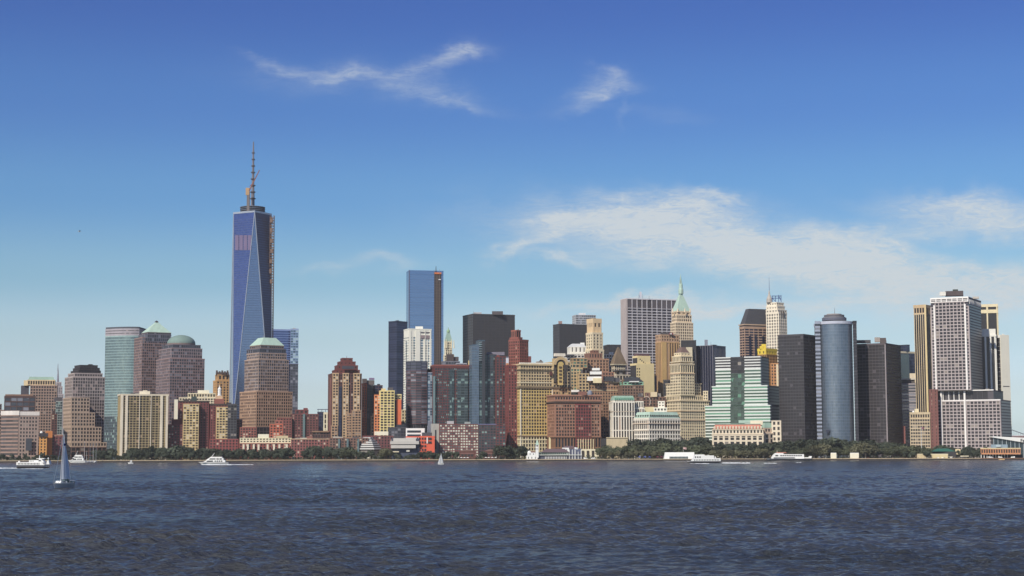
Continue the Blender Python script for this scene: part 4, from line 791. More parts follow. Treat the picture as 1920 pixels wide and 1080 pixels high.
f = b.tier(1266, 1277, 1294, 661, 667, 2360, 30, ST(cm, 'dark', 5, 5, 3, 2, .4, 1.4), d=16); b.hip(f, 651, W(120, 92, 88), .35, out=-.5); f = b.tier(1318, 1318.5, 1327, 733, 751, 2372, 20, st, d=10); b.clutter(f, 1)
b = office('black_slab', 'small black box shaped tower top behind the stepped stone tower')
b.tier(1276, 1277, 1305, 638, None, 2560, 10, ST(W(76, 76, 80, .04), 'black', 8, 30, .3, 1, .2, 1), d=20); b.pbox('stone_shoulder', W(206, 192, 164), 1286, 1298, 651, None, 2550, 8)
b = office('striped_tower', 'dark office tower with thin white vertical stripes left of the green banded block')
f = b.tier(1300, 1336, 1360, 647, None, 2560, 55, ST(W(128, 124, 136), 'deep', 4.2, 60, .55, 0, .5, .8)); b.pbox('cooling_frame', W(130, 135, 150), 1321, 1327, 637, 648, 2575, 4); b.mast(1333, 641, 648, 2570, .3); b.clutter(f, 2, None, 2)

b = office('masonry_block', 'white ribbed hotel block with green mansard roof above the park trees')
wt = W(236, 226, 210, .06)
f = b.tier(1147, 1149, 1189.5, 753, None, 2310, 8, ST(wt, 'brown', 3.3, 16, 1.6, 1.2, .5, 1.5), d=26); g = b.tier(1149, 1151, 1189, 750, 753, 2313, 8, ST(wt, 'brown', 3.3, 2, 1.6, 1, .3, 1), d=22); b.hip(g, 742.5, M_green, .86); b.band(f, 771, .8, .8, W(200, 180, 160))
for i in range(11): p = Vector(g.pts[0]) + (Vector(g.pts[1]) - Vector(g.pts[0])) * ((i + .5) / 11) + Vector((.1, -.9)); b.P('dormer', W(120, 176, 150), True).box((p.x, p.y, g.z), 1.3, 2.5, 3.6)
b = office('masonry_block', 'white classical building with green copper mansard roof and columned upper storeys', cat='office building')
Y = 2275
f = b.tier(1189, 1217, 1275, 783.5, 806, Y, 30, ST(wt, 'brown', 3.6, 20, 1.5, 1.5, .7, 2)); b.more(f, 806, None, ST(wt, 'dark', 3.6, 5, 1.6, 1.9, .5, 1.5)); b.band(f, 793, 1.2, 1.6, W(214, 190, 170)); b.band(f, 787, .8, .8, wt, 'stone_band'); b.band(f, 806, 1, .9, W(220, 200, 180), 'stone_band')
g = b.more(f, 783, 784.6, ST(wt, 'dark', 3.6, 4, 1.6, 1.9, .3, .6), 1.0); b.hip(g, 773, M_pale, .88, out=.8)
for i in range(14):
    s_ = (i + .5) / 14; p0, p1 = Vector(g.pts[0]), Vector(g.pts[1]); p = p0 + (p1 - p0) * s_ + Vector((math.sin(R(30)), -math.cos(R(30)))) * .0; b.P('dormer', W(86, 92, 84), True).box((p.x, p.y, g.z + 1.6), 1.8, 2.2, 2.2, R(30))
for i in range(6):
    s_ = (i + .5) / 6; p0, p1 = Vector(g.pts[0]), Vector(g.pts[3]); p = p0 + (p1 - p0) * s_; b.P('dormer', W(86, 92, 84), True).box((p.x, p.y, g.z + 1.6), 2.2, 1.8, 2.2, R(30))
b = office('mansard_building', 'dark brown building with a black roof and green copper dormer front')
f = b.tier(1165, 1166, 1207, 722, None, 2380, 10, ST(W(134, 100, 86), 'brown', 3.4, 3.8, 1.7, 1.6), d=24); g = b.tier(1168, 1169, 1206, 716, 722, 2383, 10, ST(W(140, 190, 160), 'dark', 5, 6, 2.4, 1.4, .5, 1), d=20); b.hip(g, 707.5, W(58, 60, 66), .55); b.pbox('roof_monitor', M_green, 1180, 1187, 707, 713, 2392, 6)
b.pbox('white_cornice', W(214, 214, 210), 1180, 1198, 714.5, 716.5, 2381, 4); b.tank(f, .1, .2)
b = office('masonry_building', 'white ribbed small tower top between the two green mansard roofs')
f = b.tier(1192, 1193, 1206, 752, None, 2330, 8, ST(wt, 'brown', 3, 8, 1.5, 1.5), d=14); f = b.tier(1189, 1190, 1208, 765, None, 2325, 8, ST(wt, 'brown', 3, 6, 1.5, 1.5), d=14)
b = office('masonry_building', 'plain cream block with a curved white screen on its roof behind the classical building')
f = b.tier(1206, 1207, 1226, 763, None, 2335, 8, ST(W(214, 196, 152), 'brown', 60, 60, 0, 0, .2, 2.5), d=14); b.pbox('blank_wall', W(216, 198, 154), 1206, 1226, 763, None, 2334, 1)
pa = at(1213, 745, 2342); m = b.P('curved_screen', W(222, 206, 192), True)
for i in range(10):
    a0, a1 = R(-40 + i * 17), R(-40 + (i + 1) * 17); k = len(m.v); q = 7.5
    for aa in (a0, a1):
        for rr0 in (q, q - .5):
            x = pa.x + 3 - q * .5 + rr0 * math.cos(aa) * .7; z = pa.z - 6 + rr0 * math.sin(aa)
            m.v += [(x, 2338, z), (x, 2342, z)]
    m.face((k, k + 1, k + 5, k + 4)); m.face((k + 2, k + 6, k + 7, k + 3)); m.face((k, k + 4, k + 6, k + 2)); m.face((k + 1, k + 3, k + 7, k + 5))
b = office('masonry_building', 'white block with three rows of small windows right of the cream blank wall')
f = b.tier(1225, 1226, 1250, 764, None, 2325, 8, ST(wt, 'brown', 3.4, 4, 2, 2), d=16); f = b.tier(1233, 1234, 1246, 752, 764, 2330, 8, ST(wt, 'brown', 4, 4, 2.4, 2), d=12)
b = office('masonry_building', 'brown roofscape block with a cream water tank behind the white blocks')
f = b.tier(1186, 1187, 1248, 744, None, 2370, 8, ST(W(130, 92, 82), 'brown', 4, 3.8, 2, 1.6), d=20); b.pbox('tank_house', W(214, 190, 156), 1219.5, 1232, 735, 744, 2372, 8); b.clutter(f, 4, None, 6); f = b.tier(1211, 1212, 1222, 736, 744, 2376, 8, ST(W(150, 110, 100), 'brown', 4, 3.8, 2, 1.6), d=8)
b = office('office_block', 'narrow dark block between the tan tower and the stepped stone tower')
b.tier(1243, 1244, 1258, 712, None, 2450, 8, ST(W(84, 78, 80), 'dark', 4, 4, .8, 1), d=14)
b = Bld('stone_pavilion', 'long low tan stone wall building at the left end of the park trees', 'building')
b.pbox('wall', W(190, 170, 138), 1137, 1177, 821, None, 2300, 14); b.pbox('coping', W(206, 188, 156), 1136.5, 1177.5, 820, 821.4, 2299, 16); b.pbox('dark_gateway', W(60, 58, 60), 1126, 1137, 822, None, 2302, 8)

# ================================================================ the city, right part
b = office('banded_block', 'stepped office block banded white and green with a dark glass strip in its middle')
Y = 2330
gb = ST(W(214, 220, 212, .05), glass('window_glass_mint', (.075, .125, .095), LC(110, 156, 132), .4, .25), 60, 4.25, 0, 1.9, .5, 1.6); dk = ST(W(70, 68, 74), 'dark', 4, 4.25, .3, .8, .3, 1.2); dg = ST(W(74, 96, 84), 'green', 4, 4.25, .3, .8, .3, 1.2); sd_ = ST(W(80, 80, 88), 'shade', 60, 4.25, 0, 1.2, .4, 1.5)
gt = ST(W(216, 216, 212, .05), 'dark', 60, 4.25, 0, 1.7, .5, 1.6)
for xl, xr, xs, yt, yb, Yt in ((1343, 1425, 1441, 668, 723, Y + 8), (1337, 1438, 1461, 723, 759, Y + 4), (1324, 1443, 1463, 760, None, Y)):
    f = b.tier(xl, xr, xs, yt, yb, Yt, 64, sd_, d=None)
    # wings and dark centre along the left-hand (front) face
    t = R(64); C_ = Vector(f.pts[0]); Lv = Vector(f.pts[3]) - C_; n = Vector((-math.cos(t), -math.sin(t))); z0 = LAND if yb is None else at(xr, yb, Yt).z
    def seg(u0, u1, out, st, za, zb): 
        p0 = C_ + Lv * u1 + n * out; p1 = C_ + Lv * u0 + n * out; p2 = p1 - n * (out + 3); p3 = p0 - n * (out + 3); b.facade([tuple(p0), tuple(p1), tuple(p2), tuple(p3)], za, zb, st)
    W_ = xr - xl; uc0 = (xr - 1397) / W_; uc1 = (xr - 1370) / W_
    if yt == 668:
        zm = at(xr, 691, Yt).z; seg(-.01, uc0, 1.2, gb, z0, zm); seg(uc1, 1.01, 1.2, gb, z0, zm); seg(-.01, uc0, 1.2, gt, zm, f.z); seg(uc1, 1.01, 1.2, gt, zm, f.z); seg(uc0, uc1, .6, dk, zm - 6, f.z - .5); seg(uc0, uc1, .6, dg, z0, zm - 6)
    else: seg(-.01, uc0, 1.2, gb, z0, f.z + .6); seg(uc1, 1.01, 1.2, gb, z0, f.z + .6); seg(uc0, uc1, .6, dg, z0, f.z + .3)
b.pbox('roof_pavilion', M_pale, 1385, 1414, 788, 793, Y - 4, 6)

b = Bld('customs_building', 'low ornate cream building with pink dormer roof and arches, in front of banded block', 'building')
Y = 2262; cw = W(232, 212, 186, .08)
f = b.tier(1335, 1336, 1431, 815, None, Y, 4, ST(cw, 'dark', 6.2, 7, 3.0, 2.4, 1.0, 2), d=26); f = b.more(f, 805, 815, ST(cw, 'dark', 3.9, 6.5, 2.4, 2.2, .5, 1.4)); b.band(f, 814, 1.3, 1.2, W(214, 190, 166)); b.band(f, 805, 1, 1, W(226, 206, 176))
r = b.hip(f, 796, W(216, 132, 112, .1), .90, out=-.5); b.slab(FP(off(r.pts, .2), r.z, 4, Y), r.z, r.z + .9, .4, M_green, 'ridge')
for i in range(16):
    p = Vector(f.pts[0]) + (Vector(f.pts[1]) - Vector(f.pts[0])) * ((i + .7) / 16.4); b.P('dormer', cw, True).box((p.x, p.y - .2, f.z + .4), 2.1, 2.5, 3.6)
b.tier(1431, 1433, 1452, 812, None, Y + 2, 25, ST(W(196, 170, 150), 'dark', 5.5, 6, 3, 2, .9, 1.6), d=18); g = b.tier(1432, 1433.5, 1450, 802, 812, Y + 5, 25, ST(W(206, 176, 156), 'dark', 3.8, 5, 2, 2), d=14); b.hip(g, 793.5, M_green, .7)
b.tier(1446.5, 1447, 1464, 788.5, None, Y + 8, 4, ST(W(236, 216, 190, .06), 'brown', 4.2, 6, 3, 3, .6, 1.5), d=14); b.pbox('attic', cw, 1407, 1430, 788.5, 797, Y + 12, 8); b.band(f, 820, .5, .6, cw, 'stone_band')

b = office('mansard_tower', 'brown and black ribbed tower under a big dark sloping hip roof')
f = b.tier(1387, 1396, 1455, 612, None, 2520, 22, ST(W(178, 140, 122), 'deep', 7.5, 3.9, .9, 1.5, .5, 3.5)); b.band(f, 607.5, 1.6, 1.4, W(196, 160, 136)); b.hip(f, 580, W(76, 76, 82, .06), .64); c = f.c(); z = at(1410, 580, 2545).z
Cc = Vector(f.pts[0]); rr = Vector(f.pts[1]) - Cc; n = Vector((math.sin(R(22)), -math.cos(R(22))))
for u in (.16, .34, .58, .80): p = Cc + rr * u + n * .9; b.P('glass_strip', G['deep'], True).box((p.x, p.y, LAND), 3.0, 1.4, f.z - LAND - 14, R(22))
b = office('cream_tower', 'white stone tower with chamfered crown, thin spire and blue steel frame on its roof', cat='skyscraper')
Y = 2500; cm = W(236, 220, 198, .06)
f = b.tier(1436.5, 1460, 1475, 585, None, Y, 45, ST(cm, 'dark', 4.0, 3.9, 2.2, 1.9, .5, 2.5)); f = b.tier(1436.5, 1458, 1474.5, 580, 585, Y + 1, 45, ST(cm, 'dark', 4.5, 4, 3, 1, .6, 1.2)); f = b.tier(1437, 1457, 1471, 573, 580, Y + 2, 45, ST(cm, 'dark', 4.5, 6, 3.4, 2, .6, 2)); f = b.tier(1438, 1456, 1469, 566.5, 573, Y + 4, 45, ST(cm, 'brown', 4, 5, 2.6, 2, .6, 1.6))
for i in range(6): b.pbox('tall_window', W(78, 60, 56), (1439.5, 1444, 1449, 1461, 1465, 1469)[i], (1441.5, 1446, 1451, 1462.7, 1466.7, 1470.7)[i], 584, 594, (Y + 15, Y + 11.5, Y + 7.5, Y + 2, Y + 5, Y + 8)[i] - .6, 1, -45 if i < 3 else 45)
c = at(1442.5, 566, Y + 14); b.P('spire_base', W(186, 176, 166), True).lathe((c.x, c.y, c.z - 1), [(4.4, 0), (4.2, 5), (3.0, 8), (1.4, 12), (1.0, 16), (.4, 18)], 8); b.mast(1442.5, 519, 549, Y + 14, .55, W(120, 128, 160), 'spire')
m = b.P('steel_frame', W(70, 88, 150), True); 
for px in (1448, 1454, 1460, 1464.5): p = at(px, 566, Y + 12); q = at(px, 553 if px > 1455 else 555, Y + 12); m.tube(p, q, .45, .45, 4)
for yy in (555, 559): m.tube(at(1447, yy, Y + 12), at(1465, yy, Y + 12), .5, .5, 4)
m.tube(at(1448, 559, Y + 12), at(1454, 565, Y + 12), .4, .4, 4); m.tube(at(1460, 555, Y + 12), at(1465, 565, Y + 12), .4, .4, 4)
b = office('wrapped_tower', 'brown lattice tower under a bright yellow wrapped top beside the black block', cat='tower')
yl = W(232, 196, 60, .06)
f = b.tier(1421, 1437, 1457, 664, None, 2450, 45, ST(W(176, 126, 78), 'dark', 3.4, 3.8, 1.4, 1.5, .5, 1.5)); f = b.tier(1421, 1436, 1456, 653, 664, 2451, 45, ST(yl, 'dark', 7, 9, 4.6, 1.2, .5, 4)); b.pbox('yellow_cap', yl, 1428, 1436, 645, 654, 2456, 8); b.pbox('yellow_cap', yl, 1424.5, 1431, 648.5, 654, 2455, 8)
b = office('masonry_building', 'narrow orange stone flank in front of the brown lattice tower'); f = b.tier(1444, 1445, 1461, 681, 723, 2445, 20, ST(W(212, 150, 96), 'brown', 3.4, 3.8, 1.9, 1.6), d=16); b.base = (f.c()[0], f.c()[1], LAND); b.more(f, 722.9, None, ST(W(80, 76, 80), 'dark', 4, 4, 1, 1)); b.pbox('pale_pier', W(230, 212, 180), 1455.5, 1459, 683, 724, 2443, 3)

b = office('black_slab', 'tall black glass block standing left of the round blue tower')
f = b.tier(1459, 1506, 1531, 626, None, 2330, 56, ST(W(78, 74, 79, .04), 'black', 3.6, 3.9, .35, 1.1, .3, 2.5))
# round blue tower
b = office('round_glass_tower', 'round fronted blue glass tower with pale edge stripes and a ringed crown')
Y = 2310; pts = []
xs0, xs1 = at(1537, 700, Y + 26).x, at(1599, 700, Y + 26).x; cx_, hw_ = (xs0 + xs1) / 2, (xs1 - xs0) / 2
for i in range(25):
    a = math.pi * (1 - i / 24); pts.append((cx_ + hw_ * math.cos(math.pi + a * 1) * 1.0 if False else cx_ - hw_ * math.cos(math.pi * i / 24), Y + 26 - 22 * math.sin(math.pi * i / 24)))
pts += [(xs1, Y + 60), (xs0, Y + 60)]
z1 = at(1566, 606, Y).z; z2 = at(1566, 601, Y).z
b.facade(pts, LAND, z1, ST(W(110, 124, 140), 'steel', 2.2, 3.9, .08, .2, .05, 1)); b.slab(FP(pts, z1, 0, Y), z1 - .3, z2, .8, W(186, 190, 205), 'roof_band')
f = b.tier(1527.5, 1528, 1537.5, 602, None, Y + 18, 4, ST(W(150, 158, 176), 'slate', 60, 5.2, 0, 2.4, .2, 4), d=30); f = b.tier(1598.5, 1599, 1605.5, 601.5, None, Y + 18, 30, ST(W(50, 53, 62), 'shade', 60, 4.1, 0, 1.6, .4, 2), d=26)
for hw, ya, yb_, mm in ((23, 601, 596, W(96, 98, 112)), (21, 596, 594.6, W(150, 148, 154)), (19, 594, 590.5, W(104, 100, 108)), (14, 590.5, 588.5, W(170, 160, 156))):
    z0, z1_ = at(1565, ya, Y + 26).z, at(1565, yb_, Y + 26).z; b.P('crown_ring', mm, True).lathe((cx_ - .5, Y + 30, z0), [(hw * Y / F, 0), (hw * Y / F, z1_ - z0)], 36)
b.mast(1565, 577, 589, Y + 30, .5); b.pbox('louvre_panel', W(60, 66, 84), 1549, 1554.5, 805.5, 811.5, Y + 6, 2)

b = office('black_slab', 'broad dark brown glass block with pale floor lines right of the round blue tower')
f = b.tier(1604, 1660, 1688, 643, None, 2350, 58, ST(W(96, 86, 92, .06), 'black', 4, 3.9, .3, .7, .35, 2.5)); b.pbox('penthouse', W(84, 80, 86), 1606, 1632, 637.5, 643, 2366, 10); b.pbox('penthouse', W(166, 152, 146), 1640, 1650, 632.5, 641, 2362, 8); b.pbox('penthouse', W(96, 84, 84), 1650, 1661, 633.5, 643, 2362, 10); b.mast(1662, 637, 643, 2360, .4)
t = R(58); C_ = Vector(f.pts[0]); b.P('corner_pier', W(150, 138, 142), True).box((C_.x - .3, C_.y - .3, LAND), 1.6, 1.6, f.z - LAND - 2, t)
b = office('glass_tower', 'dark teal tower with a pale mechanical band behind the dark brown glass block')
f = b.tier(1680, 1687, 1720, 662, None, 2650, 24, ST(W(70, 78, 86), 'deep', 6, 4, .3, .5, .2, 1)); b.slab(f, f.z, f.z + 3, -2, W(190, 176, 150), 'mechanical_band'); f = b.tier(1682, 1700, 1705.5, 646, 659, 2656, 40, ST(W(72, 80, 88), 'deep', 5, 4, .3, .5, .2, 1)); b.pbox('teal_panel', G['tealdark'], 1687, 1704, 664, None, 2648, 2)
b = office('office_block', 'grey violet banded block with a framed roof deck left of the beige ribbed tower')
f = b.tier(1683, 1684, 1722, 719, None, 2430, 8, ST(W(156, 146, 152), 'slate', 60, 4.1, 0, 2.0, .5, 2), d=24); b.pbox('roof_frame', W(206, 196, 184), 1690, 1716, 709.5, 712, 2436, 10); b.pbox('penthouse', W(92, 84, 84), 1691, 1714, 712, 720, 2438, 10); b.pbox('penthouse', W(226, 206, 180), 1706, 1722, 700, 718, 2450, 10)
b.pbox('red_brick_wall', W(164, 84, 76), 1687, 1697, 799, None, 2405, 8)
b = office('striped_tower', 'tall beige tower with dark vertical stripes and angled slots below its roof')
bg_ = W(206, 182, 150, .08); Y = 2400
f = b.tier(1714, 1734, 1750, 588, None, Y, 52, ST(bg_, 'dark', 3.4, 60, 1.0, 0, .5, 1)); f2 = b.more(f, 571, 588, ST(W(206, 172, 136), 'brown', 3.2, 14, 1.4, 1.5, .8, 4.5))
b.pbox('pale_corner', W(228, 200, 150), 1733, 1736, 571, None, Y - 1, 2)
b = office('masonry_building', 'beige low block of deep window boxes at the foot of the striped tower')
b.tier(1706, 1706.5, 1743, 785, None, 2330, 4, ST(W(200, 176, 146), 'dark', 2.7, 3.9, .9, 1.8, .9, 1), d=24).z; f = b.tier(1706, 1706.5, 1743, 773, 785, 2331, 4, ST(W(204, 178, 144), 'brown', 2.7, 12, 1.2, 1.6, 1.0, 3), d=24); b.pbox('penthouse', W(226, 208, 170), 1715, 1722, 766.5, 773, 2340, 6); c = at(1712.5, 773, 2338); b.P('roof_dome', M_white, True).lathe((c.x, c.y, c.z), [(1.6, 0), (1.4, 1.2), (.8, 2), (.1, 2.3)], 12)
b = office('brick_block', 'plain dark red brick slab left of the great white gridded tower')
b.tier(1741, 1742, 1758, 730, None, 2326, 8, ST(W(132, 78, 78), 'brown', 5.5, 3.9, 4.6, 2.4, .2, 1.5), d=24)

# the great white gridded tower
b = Bld('gridded_tower', 'great white gridded office tower on a wider base with tall white fins', 'office tower')
Y = 2300; TH_ = 62; wp = W(186, 170, 170, .05); ww = W(240, 234, 228, .04)
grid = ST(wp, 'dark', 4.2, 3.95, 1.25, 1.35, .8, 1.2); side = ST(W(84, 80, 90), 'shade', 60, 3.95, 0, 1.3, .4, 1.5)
def front_face(f, u0, u1, out, st, za, zb, th=TH_, own=None):
    t = R(th); C_ = Vector(f.pts[0]); Lv = Vector(f.pts[3]) - C_; n = Vector((-math.cos(t), -math.sin(t)))
    p0 = C_ + Lv * u1 + n * out; p1 = C_ + Lv * u0 + n * out; p2 = p1 - n * (out + 2.5); p3 = p0 - n * (out + 2.5)
    if st is None: b.P(own[0], own[1], True).prism([tuple(p) for p in (p0, p1, p2, p3)], za, zb)
    else: b.facade([tuple(p) for p in (p0, p1, p2, p3)], za, zb, st)
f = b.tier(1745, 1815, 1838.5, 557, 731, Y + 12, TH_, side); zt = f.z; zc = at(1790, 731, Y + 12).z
front_face(f, .10, .885, .5, grid, zc, at(1790, 564.5, Y + 12).z)
front_face(f, -.01, .10, .1, ST(wp, 'dark', 6, 3.95, 2.2, 1.5, .5, 1), zc, zt - 12); front_face(f, .885, 1.01, .1, ST(wp, 'dark', 6, 3.95, 2.2, 1.5, .5, 1), zc, zt - 12)
zA = at(1790, 565, Y + 12).z
front_face(f, -.012, 1.012, 1.3, None, zt - 1.4, zt + .2, own=('parapet', ww)); front_face(f, -.012, 1.012, 1.2, None, zA - .4, zA + 1.2, own=('frame_beam', ww))
for i in range(8): u = i / 7; front_face(f, u - .012, u + .012, 1.25, None, zA, zt - 1.3, own=('frame_post', ww))
for i in range(7): u = i / 7; front_face(f, u + .014, u + .128, .3, None, zA + 1.2, zt - 1.5, own=('top_window', W(62, 60, 64)))
b.slab(f, zt - 3.5, zt - 2.4, .35, W(214, 208, 206), 'roof_edge'); b.slab(f, zt, zt + .8, .6, ww, 'roof_edge')
# side colonnade at the top of the shaded side
C_ = Vector(f.pts[0]); rr = Vector(f.pts[1]) - C_; n = Vector((math.sin(R(TH_)), -math.cos(R(TH_))))
for i in range(12): p = C_ + rr * ((i + .5) / 12) + n * .8; b.P('side_post', ww, True).box((p.x, p.y, zt - 9), .8, 1.2, 6, R(TH_))
b.pbox('penthouse', W(84, 72, 74), 1773, 1805, 545.5, 554, Y + 40, 16); b.pbox('penthouse', W(66, 74, 66), 1786.5, 1796, 542.5, 546, Y + 42, 8); b.pbox('rooftop_unit', W(214, 210, 200), 1762, 1773, 547, 554, Y + 36, 8); b.pbox('rooftop_unit', W(190, 180, 170), 1824, 1835, 556, 560, Y + 34, 6)
# lower wider base
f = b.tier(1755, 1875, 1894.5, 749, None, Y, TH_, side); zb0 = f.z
u = lambda px: (1878 - px) / (1878 - 1757)
front_face(f, .0, .52, .5, grid, LAND, zb0 - 1); front_face(f, .555, .905, .5, grid, LAND, zb0 - 1); front_face(f, .92, 1.0, .1, ST(wp, 'dark', 6, 3.95, 2.0, 1.5, .5, 1), LAND, zb0 - 1)
front_face(f, -.01, 1.01, 1.3, None, zb0 - 1.2, zb0 + .3, own=('frame_beam', ww))
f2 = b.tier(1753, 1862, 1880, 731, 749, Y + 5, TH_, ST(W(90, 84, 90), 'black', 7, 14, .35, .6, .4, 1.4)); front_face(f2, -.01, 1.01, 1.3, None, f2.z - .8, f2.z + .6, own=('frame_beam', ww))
for px in (1757, 1769, 1780, 1790, 1800): a_ = (1865 - px) / (1865 - 1753); front_face(f2, a_ - .006, a_ + .006, 1.3, None, zb0, f2.z - .8, own=('frame_post', ww))
b.pbox('white_fin', ww, 1751.6, 1757.2, 573, 731, Y + 34, 4, -28); 
def fin(f, u0, u1, out, za, zb): front_face(f, u0, u1, out, None, za, zb, own=('white_fin', ww))
fA = footprint(1745, 1815, 1838.5, 557, Y + 12, TH_); ztf = at(1800, 570, Y + 12).z
b.parts.pop()   # the fins follow the facade instead
fin(fA, .06, .105, 2.2, zc, ztf); fin(fA, .885, .925, 2.2, zc, ztf)
fin(f, .53, .557, 2.4, LAND, zb0 + 18); fin(f, .90, .925, 2.4, LAND, zb0 + 18); b.clutter(f2, 4, None, 2.5)

b = office('striped_tower', 'cream framed dark tower showing behind the right shoulder of the gridded tower')
Y = 2480
f = b.tier(1832, 1870, 1873.5, 583, None, Y, 74, ST(W(228, 208, 168), 'black', 12, 60, 2.0, 0, 1.0, 3), d=None); b.more(f, 570, 583, ST(W(228, 208, 168), 'black', 12, 20, 2.6, 2.2, 1.0, 4))
b = office('striped_tower', 'white and black vertical striped tower with a plain cream right flank')
Y = 2400; wh = W(236, 232, 222, .04)
f = b.tier(1838, 1866, 1867.5, 627, None, Y, 74, ST(wh, 'black', 8, 90, 2.6, 0, 1.2, 3), d=None, w=14); b.more(f, 616.5, 627, ST(wh, 'black', 90, 90, 0, 0, .4, 9.0))
f = b.tier(1866, 1875, 1890, 628, None, Y + 4, 22, ST(wh, 'black', 30, 6, .6, .3, .4, 4), d=None)
t = R(22); C_ = Vector(f.pts[0]); rr = Vector(f.pts[1]) - C_; n = Vector((math.sin(t), -math.cos(t))); p = C_ + rr * .5 + n * .6
b.P('cream_flank', W(232, 226, 208, .05), True).box((p.x, p.y, LAND), rr.length + .8, 1.6, f.z - LAND + .2, t); p = C_ + rr * .5 + n * 1.45; b.P('flank_slot', W(96, 92, 90), True).box((p.x, p.y, at(1880, 725, Y).z), rr.length * .8, .3, 1.2, t)
b.clutter(f, 2, wh, 2)

b = Bld('ferry_terminal', 'glass ferry terminal with a sloping white roof fascia and dark lettering at the right edge', 'ferry terminal')
Y = 2290
pA, pB = at(1861, 820, Y), at(1946, 834, Y); pC, pD = at(1861, 818, Y), at(1946, 822, Y)
m = b.P('roof_fascia', M_white, True); k = [pA, pB, pD, pC]; m.v += [tuple(v) for v in k] + [(v.x, v.y + 50, v.z) for v in k]
m.f += [(0, 1, 2, 3), (4, 7, 6, 5), (0, 4, 5, 1), (1, 5, 6, 2), (2, 6, 7, 3), (3, 7, 4, 0)]; m.uv += [None] * 6; b.base = (pA.x, pA.y, LAND)
z_ = at(1900, 824, Y).z; x0, x1 = at(1863, 824, Y + 3).x, at(1950, 824, Y + 3).x
m = b.P('glass_wall', G['tealdark'], True); zr = lambda x: pA.z + (pB.z - pA.z) * (x - pA.x) / (pB.x - pA.x)
m.v += [(x0, Y + 3, LAND), (x1, Y + 3, LAND), (x1, Y + 3, zr(x1)), (x0, Y + 3, zr(x0)), (x0, Y + 45, LAND), (x1, Y + 45, LAND), (x1, Y + 45, zr(x1)), (x0, Y + 45, zr(x0))]; m.f += [(0, 1, 2, 3), (5, 4, 7, 6), (1, 5, 6, 2), (4, 0, 3, 7), (3, 2, 6, 7)]; m.uv += [None] * 5
for i in range(12): x = x0 + (x1 - x0) * i / 11; b.P('mullion', W(190, 200, 205), True).box((x, Y + 2.6, LAND), .5, .5, zr(x) - LAND)
tx = bpy.data.curves.new('lettering', 'FONT'); tx.body = 'Fe'; tx.size = 6.4; tx.extrude = .15; tx.materials.append(W(50, 52, 58)); FERRY_TEXT = (tx, at(1913.2, 829, Y - .4)); b_ferry = b
b.pbox('rooftop_duct', W(140, 160, 172), 1859, 1888, 833.5, 840, Y - 14, 8); b.pbox('rooftop_duct', W(180, 196, 200), 1868, 1876, 834, 838, Y - 16, 5)
b = Bld('harbour_building', 'low orange brick waterfront building raised on white columns below the ferry terminal', 'building')
Y = 2216
f = b.tier(1838.5, 1839, 1913, 841, 852, Y, 2, ST(W(206, 140, 96), 'brown', 2.7, 4.0, 1.2, 2.0, .3, 1.2), d=24); b.band(f, 840, 1.2, .6, W(222, 196, 150), 'roof_edge'); b.pbox('dark_ground_floor', W(58, 60, 66), 1839, 1914, 852.5, None, Y + 3, 18)
for i in range(14): b.pbox('column', M_white, 1839 + i * 5.5, 1840.2 + i * 5.5, 852, None, Y + .6, 1)
b.pbox('blue_sign_panel', W(92, 100, 190), 1904, 1913, 846, 849.5, Y - .8, .6)
b = Bld('suspension_bridge', 'distant suspension bridge with dark cable and reddish deck at the far right', 'bridge')
Y = 3900
b.base = (at(1908, 820, Y).x, Y, 0); m = b.P('cable', W(120, 125, 135), True); prev = None
for i in range(12):
    px = 1893 + i * 4; p = at(px, 804.5 + (i * 4) * .36 - (i * .02), Y)
    if prev is not None: m.tube(prev, p, 1.0, 1.0, 5)
    q = at(px, 816, Y); b.P('hanger', W(150, 158, 165), True).tube((p.x, Y, q.z), p, .35, .35, 4); prev = p
m = b.P('deck', W(134, 96, 100), True); a_, c_ = at(1885, 816, Y), at(1945, 816.5, Y); m.box(((a_.x + c_.x) / 2, Y, a_.z - 7), c_.x - a_.x, 18, 5); b.P('deck_rail', W(196, 196, 200), True).box(((a_.x + c_.x) / 2, Y - 9, a_.z - 2), c_.x - a_.x, .6, 2); b.P('lower_wall', W(110, 74, 76), True).box(((a_.x + c_.x) / 2, Y + 3, 0), c_.x - a_.x, 10, a_.z - 9)

